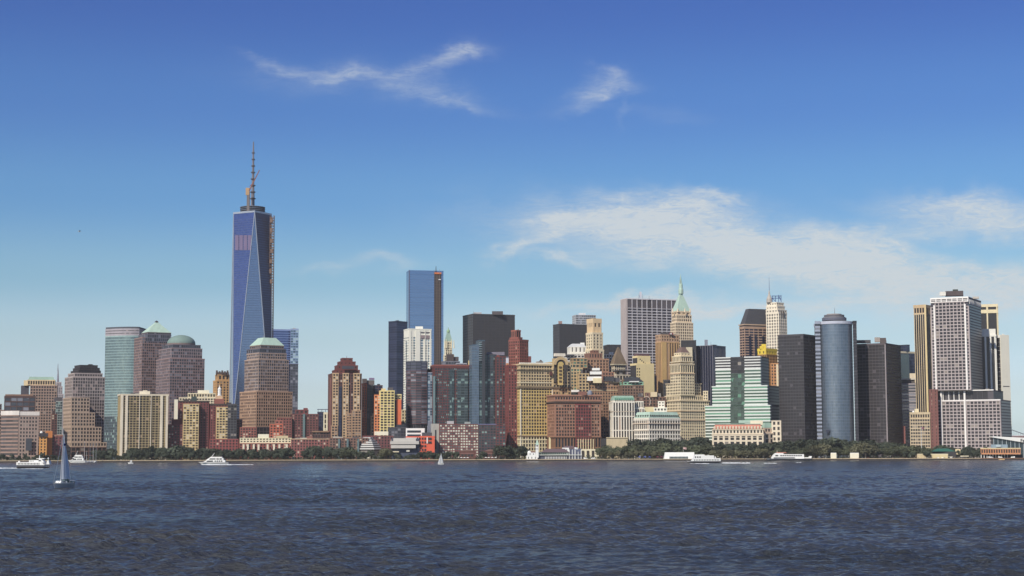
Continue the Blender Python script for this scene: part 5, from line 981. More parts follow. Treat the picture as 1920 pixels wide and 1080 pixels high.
# ================================================================ ground, shore, water
SH = 2200.0
m = MB(); m.prism([(-5900, SH), (5900, SH), (5900, 8900), (-5900, 8900)], -4, 2.45)
tag(m.build('ground', pmat('promenade_paving', LC(150, 140, 125), .9)), 'paved promenade and city ground behind the seawall', kind='structure')
b = Bld('seawall', 'long dark seawall with a pale stone coping along the far shore', 'seawall')
b.base = (0, SH, 0); x = -1400
wallm = pmat('seawall_stone', LC(72, 66, 64), .9, 0, .3, .3, .4, False); b.P('wall', wallm).box((0, SH - .6, -1), 3000, 1.0, 3.0)
b.P('coping', W(204, 178, 146, .15)).box((-450, SH - .7, 2.0), 2100, 1.6, .7); b.P('coping', W(168, 120, 96, .15)).box((1050, SH - .7, 2.0), 900, 1.6, .6)
def build_water():
    # one sheet, finer near the camera, carrying real waves
    ys = [6.0]
    while ys[-1] < SH + 5: ys.append(ys[-1] * ((1.0019 if ys[-1] < 900 else 1.004) if ys[-1] > 95 else 1.05))
    ys = np.array(ys)
    ts = np.concatenate([-np.geomspace(6, .46, 14)[:-1], np.linspace(-.45, .45, 720), np.geomspace(.46, 6, 14)[1:]])
    Yg, T = np.meshgrid(ys, ts, indexing='ij'); X = T * Yg; Z = np.zeros_like(X)
    st = np.maximum(Yg * .0019, Yg * .00125)
    r2 = np.random.default_rng(3)
    gustf = 1 + .38 * np.sin(X * .035 + 1.3 * np.sin(Yg * .011)) * np.sin(Yg * .028 + .8 * np.sin(X * .02 + 2)) + .18 * np.sin(X * .11 + Yg * .07)
    for i in range(90):
        lam = 0.9 * (1.058 ** i) * .6 + .25; k = 2 * math.pi / lam
        if lam > 60: continue
        th = math.radians(-90 + 20) + r2.normal(0, .5); A = .0225 * lam ** .62
        if lam > 4: A *= (4 / lam) ** .85
        fade = np.clip((lam / (st + 1e-6) - 2.0) / 2.0, 0, 1)
        ph = k * (X * math.cos(th) + Yg * math.sin(th)) + r2.uniform(0, 6.28) + .6 * np.sin(X * .021 + Yg * .013 + i)
        Z += gustf * A * fade * (np.exp(1.1 * np.sin(ph)) - 1.33) * .60
    n0, n1 = X.shape; co_ = np.stack([X, Yg, Z], -1).reshape(-1, 3).astype(np.float32)
    idx = np.arange(n0 * n1).reshape(n0, n1); q = np.stack([idx[:-1, :-1], idx[:-1, 1:], idx[1:, 1:], idx[1:, :-1]], -1).reshape(-1, 4)
    me = bpy.data.meshes.new('water'); me.vertices.add(len(co_)); me.vertices.foreach_set('co', co_.ravel()); me.loops.add(q.size); me.loops.foreach_set('vertex_index', q.ravel().astype(np.int32))
    me.polygons.add(len(q)); me.polygons.foreach_set('loop_start', (np.arange(len(q)) * 4).astype(np.int32)); me.polygons.foreach_set('loop_total', np.full(len(q), 4, np.int32)); me.polygons.foreach_set('use_smooth', np.ones(len(q), bool)); me.update(calc_edges=True)
    mt = bpy.data.materials.new('river_water'); mt.use_nodes = True; nt = mt.node_tree; N = nt.nodes; L = nt.links; p = N['Principled BSDF']
    p.inputs['Roughness'].default_value = .16; p.inputs['IOR'].default_value = 1.36; p.inputs['Specular Tint'].default_value = (.64, .76, .84, 1)
    g = N.new('ShaderNodeNewGeometry')
    def nz(scale, sx, det, rough=.6, rot=0):
        mp = N.new('ShaderNodeMapping'); L.new(g.outputs['Position'], mp.inputs[0]); mp.inputs['Scale'].default_value = (sx, 1, 1); mp.inputs['Rotation'].default_value = (0, 0, rot)
        n = N.new('ShaderNodeTexNoise'); L.new(mp.outputs[0], n.inputs['Vector']); n.inputs['Scale'].default_value = scale; n.inputs['Detail'].default_value = det; n.inputs['Roughness'].default_value = rough; return n
    big = nz(.012, .35, 3, .5, R(8)); rip = nz(1.6, .3, 6, .7, R(12)); mid = nz(.30, .3, 5, .65, R(8))
    r = N.new('ShaderNodeValToRGB'); L.new(big.outputs[0], r.inputs[0]); r.color_ramp.elements[0].position = .38; r.color_ramp.elements[1].position = .62
    r.color_ramp.elements[0].color = WATER_A; r.color_ramp.elements[1].color = WATER_B; L.new(r.outputs[0], p.inputs['Base Color'])
    gust = N.new('ShaderNodeMapRange'); L.new(big.outputs[0], gust.inputs[0]); gust.inputs[1].default_value = .35; gust.inputs[2].default_value = .65; gust.inputs[3].default_value = .4; gust.inputs[4].default_value = 1.5
    b1 = N.new('ShaderNodeBump'); b1.inputs['Distance'].default_value = .75; L.new(rip.outputs[0], b1.inputs['Height']); L.new(gust.outputs[0], b1.inputs['Strength'])
    b2 = N.new('ShaderNodeBump'); b2.inputs['Distance'].default_value = 2.2; b2.inputs['Strength'].default_value = .8; L.new(mid.outputs[0], b2.inputs['Height']); L.new(b1.outputs[0], b2.inputs['Normal']); L.new(b2.outputs[0], p.inputs['Normal'])
    me.materials.append(mt); o = bpy.data.objects.new('water', me); sc.collection.objects.link(o); tag(o, 'choppy dark blue river water', kind='structure')
WATER_A = (.056, .057, .060, 1); WATER_B = (.056, .062, .070, 1)
build_water()
def water_at(px, py):
    d = ray(px, py); s_ = -CH / d.z; return Vector((d.x * s_, s_, 0))

# ================================================================ trees
def tree_proto(seed, H_, Wd, tone):
    r_ = random.Random(seed); tr = MB(); cr = MB()
    tr.tube((0, 0, -.3), (0, 0, H_ * .38), .36, .22, 6)
    lobes = []
    for i in range(9):
        a = r_.uniform(0, 6.28); q = r_.uniform(.15, .72) * Wd / 2; z = H_ * r_.uniform(.36, .84); lobes.append((q * math.cos(a), q * math.sin(a), z, Wd * r_.uniform(.16, .27)))
        tr.tube((0, 0, H_ * r_.uniform(.2, .36)), (q * math.cos(a) * .8, q * math.sin(a) * .8, z), .16, .05, 5)
    lobes.append((0, 0, H_ * .84, Wd * .2)); lobes.append((0, 0, H_ * .6, Wd * .33))
    for (lx, ly, lz, lr) in lobes:
        for i in range(int(115 * (lr / (Wd * .22)) ** 2)):
            d = Vector((r_.gauss(0, 1), r_.gauss(0, 1), r_.gauss(0, .85))).normalized() * lr * r_.uniform(.55, 1.08)
            c = Vector((lx, ly, lz)) + d
            if c.z < H_ * .2: continue
            n = (d.normalized() + Vector((r_.uniform(-.8, .8), r_.uniform(-.8, .8), r_.uniform(-.4, 1)))).normalized(); e = n.cross(Vector((r_.uniform(-1, 1), r_.uniform(-1, 1), .3))).normalized(); f_ = n.cross(e); s_ = r_.uniform(.35, .85)
            k = len(cr.v); cr.v += [tuple(c + e * s_), tuple(c + f_ * s_ * .8 + n * .15), tuple(c - e * s_ * .9), tuple(c - f_ * s_ * .7 - n * .15)]; cr.face((k, k + 1, k + 2, k + 3))
    root = empty('park_tree', (0, 0, 0), 'tree', 'tree'); tr.build('trunk', W(120, 108, 96, .2), root); cr.build('crown', LEAF[tone], root); return root
def leafmat(name, col):
    mt = pmat(name, col, .75, 0, .25, .35, 1.2, False); nt = mt.node_tree; N = nt.nodes; L = nt.links; p = N['Principled BSDF']
    oi = N.new('ShaderNodeObjectInfo'); mr = N.new('ShaderNodeMapRange'); L.new(oi.outputs['Random'], mr.inputs[0]); mr.inputs[3].default_value = .7; mr.inputs[4].default_value = 1.55
    vm = N.new('ShaderNodeVectorMath'); vm.operation = 'SCALE'; src = p.inputs['Base Color'].links[0].from_socket; L.new(src, vm.inputs[0]); L.new(mr.outputs[0], vm.inputs[3]); L.new(vm.outputs[0], p.inputs['Base Color']); return mt
LEAF = [leafmat('leaves_dark', (.055, .066, .045, 1)), leafmat('leaves_mid', (.075, .084, .048, 1)), leafmat('leaves_olive', (.098, .096, .056, 1))]
PROT = [tree_proto(11 + i, h, w_, t) for i, (h, w_, t) in enumerate(((14, 11, 0), (15, 12, 0), (12, 10, 0), (13, 11, 1), (15, 13, 1), (12, 11, 2), (13, 12, 2), (10, 9, 0)))]
used = [False] * len(PROT)
def plant(px, ytop, Y, tone, label, group, squash=1.0):
    ch = [i for i in range(len(PROT)) if (i in (0, 1, 2, 7)) == (tone == 0) and (tone == 0 or (i in (3, 4)) == (tone == 1))]
    k = random.choice(ch); hgt = at(px, ytop, Y).z - LAND; base_h = (14, 15, 12, 13, 15, 12, 13, 10)[k]; s_ = hgt / (base_h * .98)
    o = PROT[k] if not used[k] else copy_tree(PROT[k]); used[k] = True
    o.location = (at(px, ytop, Y).x, Y, LAND - .15); o.rotation_euler = (0, 0, random.uniform(0, 6.28)); o.scale = (s_ * squash, s_ * squash, s_)
    o['label'] = label; o['group'] = group; o['category'] = 'tree'
GRP = 'trees along the far waterfront'
# (x0, x1, top0, top1, count, Y, tone, label)
SEG = [(-12, 66, 853, 853, 10, 2216, 0, 'low dark tree before the banded exchange and yellow block at far left'),
       (64, 118, 851, 850, 7, 2222, 0, 'low dark tree before the yellow and dull red blocks near the left ferry'),
       (176, 216, 843, 842, 6, 2235, 0, 'dark tree between the marina masts and the pale apartment slab'),
       (168, 240, 852, 850, 8, 2212, 0, 'small dark promenade tree near the marina masts'),
       (244, 352, 839, 838, 15, 2240, 0, 'tall dark tree in front of the pale apartment slab and brick tower'),
       (240, 350, 847, 848, 11, 2214, 0, 'dark promenade tree in the front row below the pale apartment slab'),
       (352, 470, 841, 843, 19, 2226, 0, 'dark tree behind the white motor yacht'),
       (470, 545, 844, 842, 12, 2224, 0, 'dark tree before the cream topped brick row'),
       (566, 700, 840, 847, 17, 2228, 0, 'dark tree before the plain brick rows and stepped museum'),
       (572, 660, 836, 839, 10, 2244, 0, 'tall dark tree behind the front row before the plain brick rows'),
       (640, 664, 843, 842, 3, 2218, 1, 'mid green tree left of the stepped museum'),
       (712, 735, 838, 842, 4, 2216, 2, 'olive tree between the stepped museum and the grey concrete bands'),
       (700, 790, 851, 850, 10, 2212, 0, 'dark promenade tree before the grey concrete bands'),
       (786, 862, 847, 846, 10, 2222, 0, 'dark tree below the orange red museum wing and behind the small white sail'),
       (780, 832, 847, 850, 8, 2212, 0, 'small dark tree at the foot of the orange red museum wing'),
       (352, 545, 851, 851, 17, 2210, 0, 'low dark promenade tree in the front row before the red and cream brick rows'),
       (896, 912, 848, 848, 2, 2230, 0, 'small dark tree between the two brick pavilions'),
       (934, 985, 834, 838, 7, 2226, 0, 'tall dark tree left of the white clock tower pier'),
       (1118, 1250, 838, 830, 15, 2238, 1, 'green park tree before the green roofed classical buildings'),
       (1126, 1240, 846, 845, 11, 2218, 2, 'olive park tree in the front row right of the clock tower pier'),
       (1190, 1340, 826, 822, 14, 2262, 0, 'tall dark park tree below the stepped stone tower'),
       (1245, 1340, 838, 834, 9, 2236, 1, 'green park tree behind the white shed and ferry'),
       (1338, 1440, 833, 831, 11, 2234, 0, 'dark park tree below the customs building'),
       (1335, 1445, 843, 842, 10, 2216, 2, 'olive park tree right of the middle ferry'),
       (1440, 1560, 831, 822, 12, 2250, 0, 'tall dark park tree before the tall black glass block'),
       (1445, 1560, 842, 838, 10, 2226, 1, 'green park tree behind the moored right ferry'),
       (1520, 1550, 836, 833, 3, 2216, 2, 'olive park tree at the pale shed'),
       (1555, 1690, 823, 828, 13, 2256, 0, 'tall dark park tree at the foot of the round blue tower'),
       (1560, 1700, 838, 838, 12, 2228, 1, 'green park tree above the two pale sheds'),
       (1600, 1640, 833, 833, 4, 2215, 2, 'olive park tree right of the larger pale shed'),
       (1690, 1760, 834, 838, 8, 2236, 1, 'green park tree before the beige low block and flagpole'),
       (1758, 1850, 836, 838, 10, 2240, 0, 'dark tree before the great white gridded tower'),
       (1796, 1845, 844, 845, 6, 2216, 0, 'dark tree between the green pavilion and the orange brick building'),
       (1690, 1750, 846, 847, 6, 2214, 0, 'small dark tree left of the green roofed pavilion')]
for (x0, x1, t0, t1, n, Y, tone, lab) in SEG:
    for i in range(n):
        s_ = (i + .5 + random.uniform(-.35, .35)) / n; plant(x0 + (x1 - x0) * s_, t0 + (t1 - t0) * s_ + random.uniform(-2.2, 4.5), Y + random.uniform(-7, 7), tone, lab, GRP, random.uniform(1.0, 1.35))
u_ = MB(); r_ = random.Random(5)
for i in range(9000):      # low shrubs between and under the trees
    x = r_.uniform(-760, 720); px = 960 + x / 2225 * F
    if 118 < px < 165 or 985 < px < 1095 or 1240 < px < 1292 or px > 1836: continue
    y = r_.uniform(2219, 2252); z = LAND + abs(r_.gauss(0, 1.9)); s_ = r_.uniform(.5, 1.1); k = len(u_.v); a = r_.uniform(0, 6.28); e = Vector((math.cos(a), math.sin(a), r_.uniform(-.4, .4))); f_ = Vector((-math.sin(a) * .3, math.cos(a) * .3, 1))
    c = Vector((x, y, z)); u_.v += [tuple(c + e * s_), tuple(c + f_ * s_), tuple(c - e * s_), tuple(c - f_ * s_)]; u_.face((k, k + 1, k + 2, k + 3))
tag(u_.build('undergrowth', LEAF[0]), 'dark shrubs under the waterfront trees', kind='stuff')

# ================================================================ things on the shore
# white clock tower pier building
b = Bld('pier_house', 'long white pier building with brown hipped roofs and a white clock tower', 'pier building')
Y = 2204; wt = M_white; rf = W(104, 82, 90)
b.pbox('front_hall', wt, 987, 1008, 854, None, Y, 8); c = at(992.5, 845, Y); b.P('gable_front', wt, True).prism([(at(989, 845, Y).x, Y), (at(1004, 845, Y).x, Y), (at(1004, 845, Y).x, Y + 7), (at(989, 845, Y).x, Y + 7)], at(990, 854.2, Y).z, at(990, 848.5, Y).z)
b.P('arched_gable', wt, True).lathe((c.x, Y + 2.5, at(990, 848.5, Y).z), [(2.5, 0), (2.2, 1.1), (1.4, 2.0), (.2, 2.5)], 12)
b.pbox('clock_tower', wt, 1004.3, 1009.8, 834, 858, Y - .4, 3.6); c = at(1007.2, 834, Y + 1.5); b.P('tower_cap', M_pale, True).lathe((c.x, c.y, c.z), [(3.3, 0), (2.3, 2.0), (1.8, 4.0), (.9, 5.5), (.1, 6.6)], 4, R(45))
b.pbox('clock_face', W(70, 64, 66), 1005.9, 1008.2, 834.6, 837.2, Y - .7, .3); b.pbox('belfry_window', W(150, 150, 150), 1006, 1007.6, 840, 843, Y - .7, .3)
for x in (990, 996.5, 1003): b.pbox('window', W(80, 84, 90), x, x + 1.4, 856.5, 860, Y - .25, .4)
for x in (993.4, 999.6): b.pbox('window', W(80, 84, 90), x, x + 1.2, 850, 852.6, Y - .25, .4)
b.pbox('ground_arcade', W(86, 88, 104), 1008, 1091, 853.5, None, Y + 3, 9); b.pbox('upper_gallery', W(150, 160, 150), 1010, 1066, 848, 853, Y + 1.6, 9); b.pbox('balcony_rail', W(216, 216, 204), 1009, 1091, 852.6, 853.6, Y + 1.0, .5)
for i in range(15): b.pbox('gallery_window', G['green'], 1012 + i * 3.6, 1014.4 + i * 3.6, 848.9, 851.6, Y + 1.2, .4)
for i in range(14): b.pbox('column', wt, 1022 + i * 3, 1023 + i * 3, 856, None, Y + 1.2, .7)
def hiproof(b, xl, xr, yt, yb, Y, dep, mat, ov=1.0, name='roof'):
    a, c = at(xl, yb, Y), at(xr, yb, Y); z1 = at(xl, yt, Y).z; P = [(a.x - ov, Y - ov), (c.x + ov, Y - ov), (c.x + ov, Y + dep + ov), (a.x - ov, Y + dep + ov)]; k = dep * .48
    T = [(a.x + k, Y + k), (c.x - k, Y + k), (c.x - k, Y + dep - k), (a.x + k, Y + dep - k)]; b.P(name, mat, True).prism(P, a.z, z1, top=T)
hiproof(b, 1016, 1066, 841.5, 848.2, Y + 1.6, 10, rf); hiproof(b, 991, 1006, 846, 849, Y + 5, 7, W(120, 74, 74), .2); hiproof(b, 1053, 1080, 836, 840, Y + 14, 10, rf, .5)
b.pbox('rear_hall', wt, 1054, 1067, 839.5, 850, Y + 12, 10); b.pbox('window', W(80, 84, 90), 1062, 1063.2, 842, 844.5, Y + 11.7, .4); b.pbox('rear_wing', W(92, 96, 118), 1066, 1090, 841, 856, Y + 14, 8)
for i in range(5): b.pbox('column', wt, 1067 + i * 5.5, 1068 + i * 5.5, 843, None, Y + 2, .7)
b.pbox('jetty_deck', W(62, 60, 60), 985, 1093, 863.4, 866.5, Y - 3, 8, own=True); b.base = (at(1040, 860, Y).x, Y, 2.4)
b = Bld('shore_shed', 'long white sloping roofed shed with a dark window strip on the park promenade', 'shed')
Y = 2206; a, c = at(1245, 862, Y), at(1303, 862, Y); z0, z1 = 2.3, at(1270, 848, Y).z
b.base = (a.x, Y, LAND); m = b.P('shell', M_white, True); m.prism([(a.x, Y), (c.x, Y), (c.x, Y + 12), (a.x, Y + 12)], z0, z1, top=[(a.x + 1.8, Y + 2), (c.x - .6, Y + 2), (c.x - .6, Y + 10), (a.x + 1.8, Y + 10)])
for i in range(14): b.pbox('window', W(76, 92, 96), 1255.3 + i * 2.5, 1257.2 + i * 2.5, 856, 860.5, Y - .1, 2.4)
for k_, (x0, x1, lb) in enumerate(((1557.5, 1568, 'small blank white shed standing on the park promenade'), (1594, 1610, 'larger blank white shed with rounded top on the park promenade'))):
    b = Bld('shore_shed', lb, 'shed'); Y = 2206; b.pbox('wall', W(236, 226, 200, .05), x0, x1, 850, 860, Y, 8); b.pbox('roof', M_white, x0 + .3, x1 - .2, 849, 850.2, Y + .3, 7)
b = Bld('park_pavilion', 'green hip roofed restaurant pavilion above pale terrace walls', 'pavilion')
Y = 2222; hiproof(b, 1750, 1790, 841, 846.5, Y, 14, W(46, 104, 88), 1); b.pbox('wall', W(66, 64, 66), 1749, 1791, 846.5, None, Y + .5, 12); b.pbox('pale_tower', W(226, 200, 156), 1791.5, 1800.5, 842, 852, Y - 2, 6)
b.pbox('terrace_wall', W(214, 190, 146), 1736, 1776, 852, 859, Y - 10, 3); b.pbox('terrace_roof', W(226, 210, 176), 1721, 1776, 851, 852.5, Y - 9, 7); b.pbox('terrace_wall', W(206, 180, 140), 1720, 1736, 853, 859, Y - 9, 3); b.pbox('awning', W(222, 206, 172), 1778, 1786, 856, 857.3, Y - 10, 4); b.pbox('awning', W(226, 212, 180), 1801, 1816, 854.5, 856, Y - 10, 5); b.base = (at(1770, 850, Y).x, Y, LAND)
for lb, x0, x1, xa in (('dark red brick pavilion with an arched porch behind the small white sail', 861, 891, 876), ('smaller red brick pavilion with white parasols before it', 906, 935, 920)):
    b = Bld('brick_pavilion', lb, 'pavilion'); Y = 2228; rb_ = W(112, 66, 66); b.pbox('wall', rb_, x0, x1, 846, None, Y, 12); hiproof(b, x0 + 2, x1 - 2, 842.5, 846, Y, 12, W(120, 84, 78), .3); b.pbox('terrace_band', W(170, 110, 96), x0 + 2, x1 - 2, 850, 851, Y - .5, 1)
    for i in range(4): b.pbox('window', W(64, 64, 66), x0 + 4 + i * 6, x0 + 8 + i * 6, 852, 855.5, Y - .3, .6)
def lone(name, label, cat, group=None): return Bld(name, label, cat, group)
def parasol(px, py, Y, label, col=None, w_=2.0):
    b = Bld('parasol', label, 'parasol', 'cafe parasols on the promenade'); c = at(px, py, Y); b.base = (c.x, Y, LAND); b.P('canopy', col or M_white, True).lathe((c.x, c.y, c.z - .8), [(w_, 0), (w_ * .6, .45), (.1, .9)], 8); b.P('pole', M_mast, True).tube((c.x, Y, LAND), (c.x, Y, c.z - .3), .07, .07, 5)
for x in (911, 916.5, 923, 929.5): parasol(x, 857, 2216, 'white parasol in the row in front of the smaller red brick pavilion')
for x in (865, 871, 877): parasol(x, 857.3, 2216, 'white parasol in front of the arched brick pavilion')
for x in (1759, 1767, 1783): parasol(x, 857.5, 2208, 'white parasol on the terrace before the green roofed pavilion')
b = Bld('bandstand', 'tiny pale kiosk with a domed roof on the promenade below the stepped museum', 'kiosk'); c = at(691, 857.5, 2208); b.base = (c.x, 2208, LAND); b.P('roof', W(226, 210, 176), True).lathe((c.x, c.y, c.z - 1.2), [(2.3, 0), (1.6, .7), (.1, 1.2)], 10)
for s_ in (-1.6, 1.6): b.P('post', W(90, 80, 76), True).box((c.x + s_, c.y, LAND), .3, .3, c.z - 1.2 - LAND)
def pole(px, yt, Y, label, flag=None, r=.16, name='flagpole', cat='flagpole', group=None):
    b = Bld(name, label, cat, group); c = at(px, yt, Y); b.base = (c.x, Y, LAND); b.P('pole', M_white if flag else M_mast, True).tube((c.x, Y, LAND), (c.x, Y, c.z), r, r * .6, 6)
    if flag:
        m = b.P('flag', flag, True); n = 8
        for i in range(n + 1):
            x = i / n * 4.2; y = .35 * math.sin(i * 1.1); m.v += [(c.x + x, Y + y, c.z - .3 - x * .12), (c.x + x, Y + y, c.z - 2.7 - x * .16)]
        for i in range(n): m.face((2 * i, 2 * i + 1, 2 * i + 3, 2 * i + 2))
    else: b.P('lamp_head', W(220, 215, 200), True).lathe((c.x, Y, c.z - .2), [(.25, 0), (.4, .25), (.3, .55), (.05, .7)], 8)
pole(1727, 800, 2225, 'tall white flagpole with a red striped flag before the beige low block', W(160, 90, 110), .35)
pole(1281, 838, 2212, 'white flagpole with a small pale flag behind the white shed roof', W(206, 160, 160), .18)
pole(1077, 838, 2203, 'white flagpole at the right end of the pier building', W(225, 225, 225), .2); pole(1548, 842, 2208, 'pale bare flagpole on the promenade left of the small white shed', W(170, 160, 150), .14)
for i in range(34):
    px = 590 + i * 38.5
    if 980 < px < 1100 or 1235 < px < 1360 or px > 1835: continue
    pole(px + random.uniform(-6, 6), 855.5, 2202.5, 'thin grey promenade lamp post on the far shore', None, .07, 'street_lamp', 'street lamp', 'lamp posts along the far promenade')
for b in BLD: b.done()
BLD.clear()
tx, p = FERRY_TEXT; o = bpy.data.objects.new('lettering_curve', tx); sc.collection.objects.link(o); me_ = bpy.data.meshes.new_from_object(o.evaluated_get(bpy.context.evaluated_depsgraph_get())); bpy.data.objects.remove(o); o = bpy.data.objects.new('lettering', me_); sc.collection.objects.link(o); o.parent = b_ferry.root; o.location = (p.x - b_ferry.base[0], p.y - b_ferry.base[1], p.z - LAND); o.rotation_euler = (R(90), 0, 0)

for px, lb, c_ in ((1199, 'leftmost small blue tent on the park promenade', (70, 90, 170)), (1209, 'middle small blue tent on the park promenade', (80, 96, 176)), (1218, 'small blue tent nearest the red tents on the park promenade', (70, 84, 160)), (1233, 'small red tent beside the blue tents', (150, 50, 70)), (1240, 'small red tent nearest the long white shed', (150, 56, 72))):
    Y = 2207; c = at(px, 857, Y); t_ = empty('tent', (c.x, Y, LAND), lb, 'tent', 'tents on the park promenade'); m = MB(); m.prism([(-2, -2), (2, -2), (2, 2), (-2, 2)], 2.2, 3.6, top=[(-.1, -.1), (.1, -.1), (.1, .1), (-.1, .1)]); m.build('canopy', W(*c_), t_)
    for sx in (-1.9, 1.9):
        for sy in (-1.9, 1.9): m = MB(); m.box((sx, sy, -.1), .1, .1, 2.4); m.build('leg', M_mast, t_)
van = empty('van', (0, 0, 0), 'van', 'van'); m = MB()
for q, (x0, x1, h0, h1) in enumerate(((-2.6, 1.2, .5, 2.2), (1.2, 2.5, .5, 1.3))): m.prism([(x0, -1), (x1, -1), (x1, 1), (x0, 1)], h0, h1, top=[(x0, -.92), (x1 - (.0 if q == 0 else .1), -.92), (x1 - (.0 if q == 0 else .1), .92), (x0, .92)])
m.prism([(1.2, -.95), (2.0, -.95), (2.0, .95), (1.2, .95)], 1.3, 2.15, top=[(1.2, -.85), (1.45, -.85), (1.45, .85), (1.2, .85)]); vb = m.build('body', M_white, van); m = MB(); m.box((.2, 0, 1.45), 2.6, 2.0, .5); m.build('side_window', W(56, 60, 66), van)
for sx in (-1.7, 1.6):
    for sy in (-.85, .85): m = MB(); m.tube((sx, sy - .12, .38), (sx, sy + .12, .38), .38, .38, 12); m.build('wheel', W(50, 48, 48), van)
for i, (px, lb) in enumerate(((1098, 'white van parked left of the stone arcade by the pier building'), (1112, 'white van parked at the right end of the pier building'), (1857, 'white van parked under the left end of the orange brick building'), (1876, 'white van parked under the middle of the orange brick building'), (1899, 'white van parked under the right end of the orange brick building'))):
    o = van if i == 0 else copy_tree(van); o.location = (at(px, 860, 2207).x, 2207 + (i % 2), 2.5); o.rotation_euler = (0, 0, R((0, 180, 12, 0, 170)[i])); o['label'] = lb; o['group'] = 'vans parked along the waterfront'
for i in range(26):
    px = 600 + i * 49; c = at(px, 866, SH - 1.6); m = MB(); m.tube((0, 0, -1.5), (0, 0, 2.3 + .5 * math.sin(i * 2.3)), .28, .24, 7); o = m.build('mooring_pile', wallm); o.location = (c.x, SH - 1.5, 0); tag(o, 'dark timber mooring pile standing against the far seawall', 'mooring pile', 'mooring piles along the far seawall')
# ---------------------------------------------------------------- thin haze volume added round everything to lift its dark tones
hz = MB(); hz.prism([(-6000, -300), (6000, -300), (6000, 9000), (-6000, 9000)], -6, 600); ho = hz.build('haze', bpy.data.materials.new('tone_lift_haze')); hm_ = ho.data.materials[0]; hm_.use_nodes = True; hn = hm_.node_tree
hn.nodes.remove(hn.nodes['Principled BSDF']); pv = hn.nodes.new('ShaderNodeVolumePrincipled'); pv.inputs['Color'].default_value = (.95, .95, .97, 1); pv.inputs['Density'].default_value = HAZE; pv.inputs['Anisotropy'].default_value = 0.0
hn.links.new(pv.outputs[0], hn.nodes['Material Output'].inputs['Volume']); tag(ho, 'thin pale haze added over the harbour and city to lift dark tones', kind='stuff')

# ---------------------------------------------------------------- people on the promenade, one continuous body each
def person_mesh(name, col, stride):
    V = [(0, 0, .95), (0, 0, 1.2), (0, 0, 1.42), (0, 0, 1.52), (0, 0, 1.62), (0, 0, 1.74), (-.09, 0, .9), (-.10, stride, .5), (-.10, stride * 1.5, .06), (-.10, stride * 1.5 - .14, .03), (.09, 0, .9), (.10, -stride, .5), (.10, -stride * 1.2, .06), (.10, -stride * 1.2 - .14, .03),
         (-.19, 0, 1.40), (-.25, -stride * .5, 1.13), (-.24, -stride * .9 - .04, .86), (.19, 0, 1.40), (.25, stride * .5, 1.13), (.24, stride * .9 - .04, .86)]
    Ed = [(0, 1), (1, 2), (2, 3), (3, 4), (4, 5), (0, 6), (6, 7), (7, 8), (8, 9), (0, 10), (10, 11), (11, 12), (12, 13), (2, 14), (14, 15), (15, 16), (2, 17), (17, 18), (18, 19)]
    Rd = [.14, .13, .16, .06, .10, .08, .10, .065, .045, .04, .10, .065, .045, .04, .07, .045, .035, .07, .045, .035]
    me = bpy.data.meshes.new(name); me.from_pydata(V, Ed, []); o = bpy.data.objects.new(name, me); sc.collection.objects.link(o)
    md = o.modifiers.new('skin', 'SKIN')
    for i, v in enumerate(me.skin_vertices[0].data): v.radius = (Rd[i], Rd[i] * .8); v.use_root = (i == 0)
    dg = bpy.context.evaluated_depsgraph_get(); m2 = bpy.data.meshes.new_from_object(o.evaluated_get(dg)); o.modifiers.clear(); o.data = m2
    m2.materials.clear(); m2.materials.append(col); return o
cloth = [((200, 196, 190), 'white'), ((86, 90, 110), 'dark blue'), ((70, 66, 66), 'black'), ((178, 80, 70), 'red'), ((190, 170, 140), 'tan'), ((120, 140, 170), 'pale blue')]
PM = [(person_mesh('person', W(*c), s_), n_) for (c, n_), s_ in zip(cloth, (.16, .05, .2, .1, .02, .18))]
first = [True] * len(PM)
zones = [(600, 850, 26, 'on the promenade below the museum'), (1100, 1235, 22, 'on the promenade right of the clock tower pier'), (1365, 1550, 24, 'on the park promenade behind the moored right ferry'), (1570, 1715, 24, 'on the park promenade near the pale sheds'), (1716, 1830, 26, 'on the terrace of the green roofed pavilion')]
for (x0, x1, n, where) in zones:
    for i in range(n):
        k = random.randrange(len(PM)); o, cn = PM[k]
        if not first[k]: o = o.copy(); sc.collection.objects.link(o)
        first[k] = False; px = random.uniform(x0, x1); Y = SH + random.uniform(1.0, 5.5); o.location = (at(px, 860, Y).x, Y, 2.46); o.rotation_euler = (0, 0, random.uniform(0, 6.28))
        tag(o, 'person in %s clothes walking %s' % (cn, where), 'person', 'people on the far promenade')

# ================================================================ boats
def hull_mesh(m, Lh, B, Hh, z0=-.4, bow=1.0, rake=.18, taper=.55, stern=.85, bot=.55):
    """hull along +x, bow at +L/2"""
    n = 14; ring = []
    for i in range(n + 1):
        t = i / n; x = -Lh / 2 + Lh * t
        w_ = B / 2 * (stern + (1 - stern) * min(1, t * 4)) if t < .25 else B / 2 * (1 if t < taper else max(.02, 1 - ((t - taper) / (1 - taper)) ** 1.8)); zt = Hh * (1 + .28 * bow * max(0, (t - .5) * 2) ** 2)
        xr = x - rake * Lh * max(0, (t - .6) / .4) ** 2
        k = len(m.v); m.v += [(xr, -w_ * bot, z0), (x, -w_, zt), (x, w_, zt), (xr, w_ * bot, z0)]; ring.append(k)
    for a, b_ in zip(ring, ring[1:]):
        for j in range(4): m.face((a + j, b_ + j, b_ + (j + 1) % 4, a + (j + 1) % 4))
    m.face(tuple(ring[0] + j for j in (0, 3, 2, 1))[::-1]); m.face(tuple(ring[-1] + j for j in (0, 1, 2, 3))[::-1])
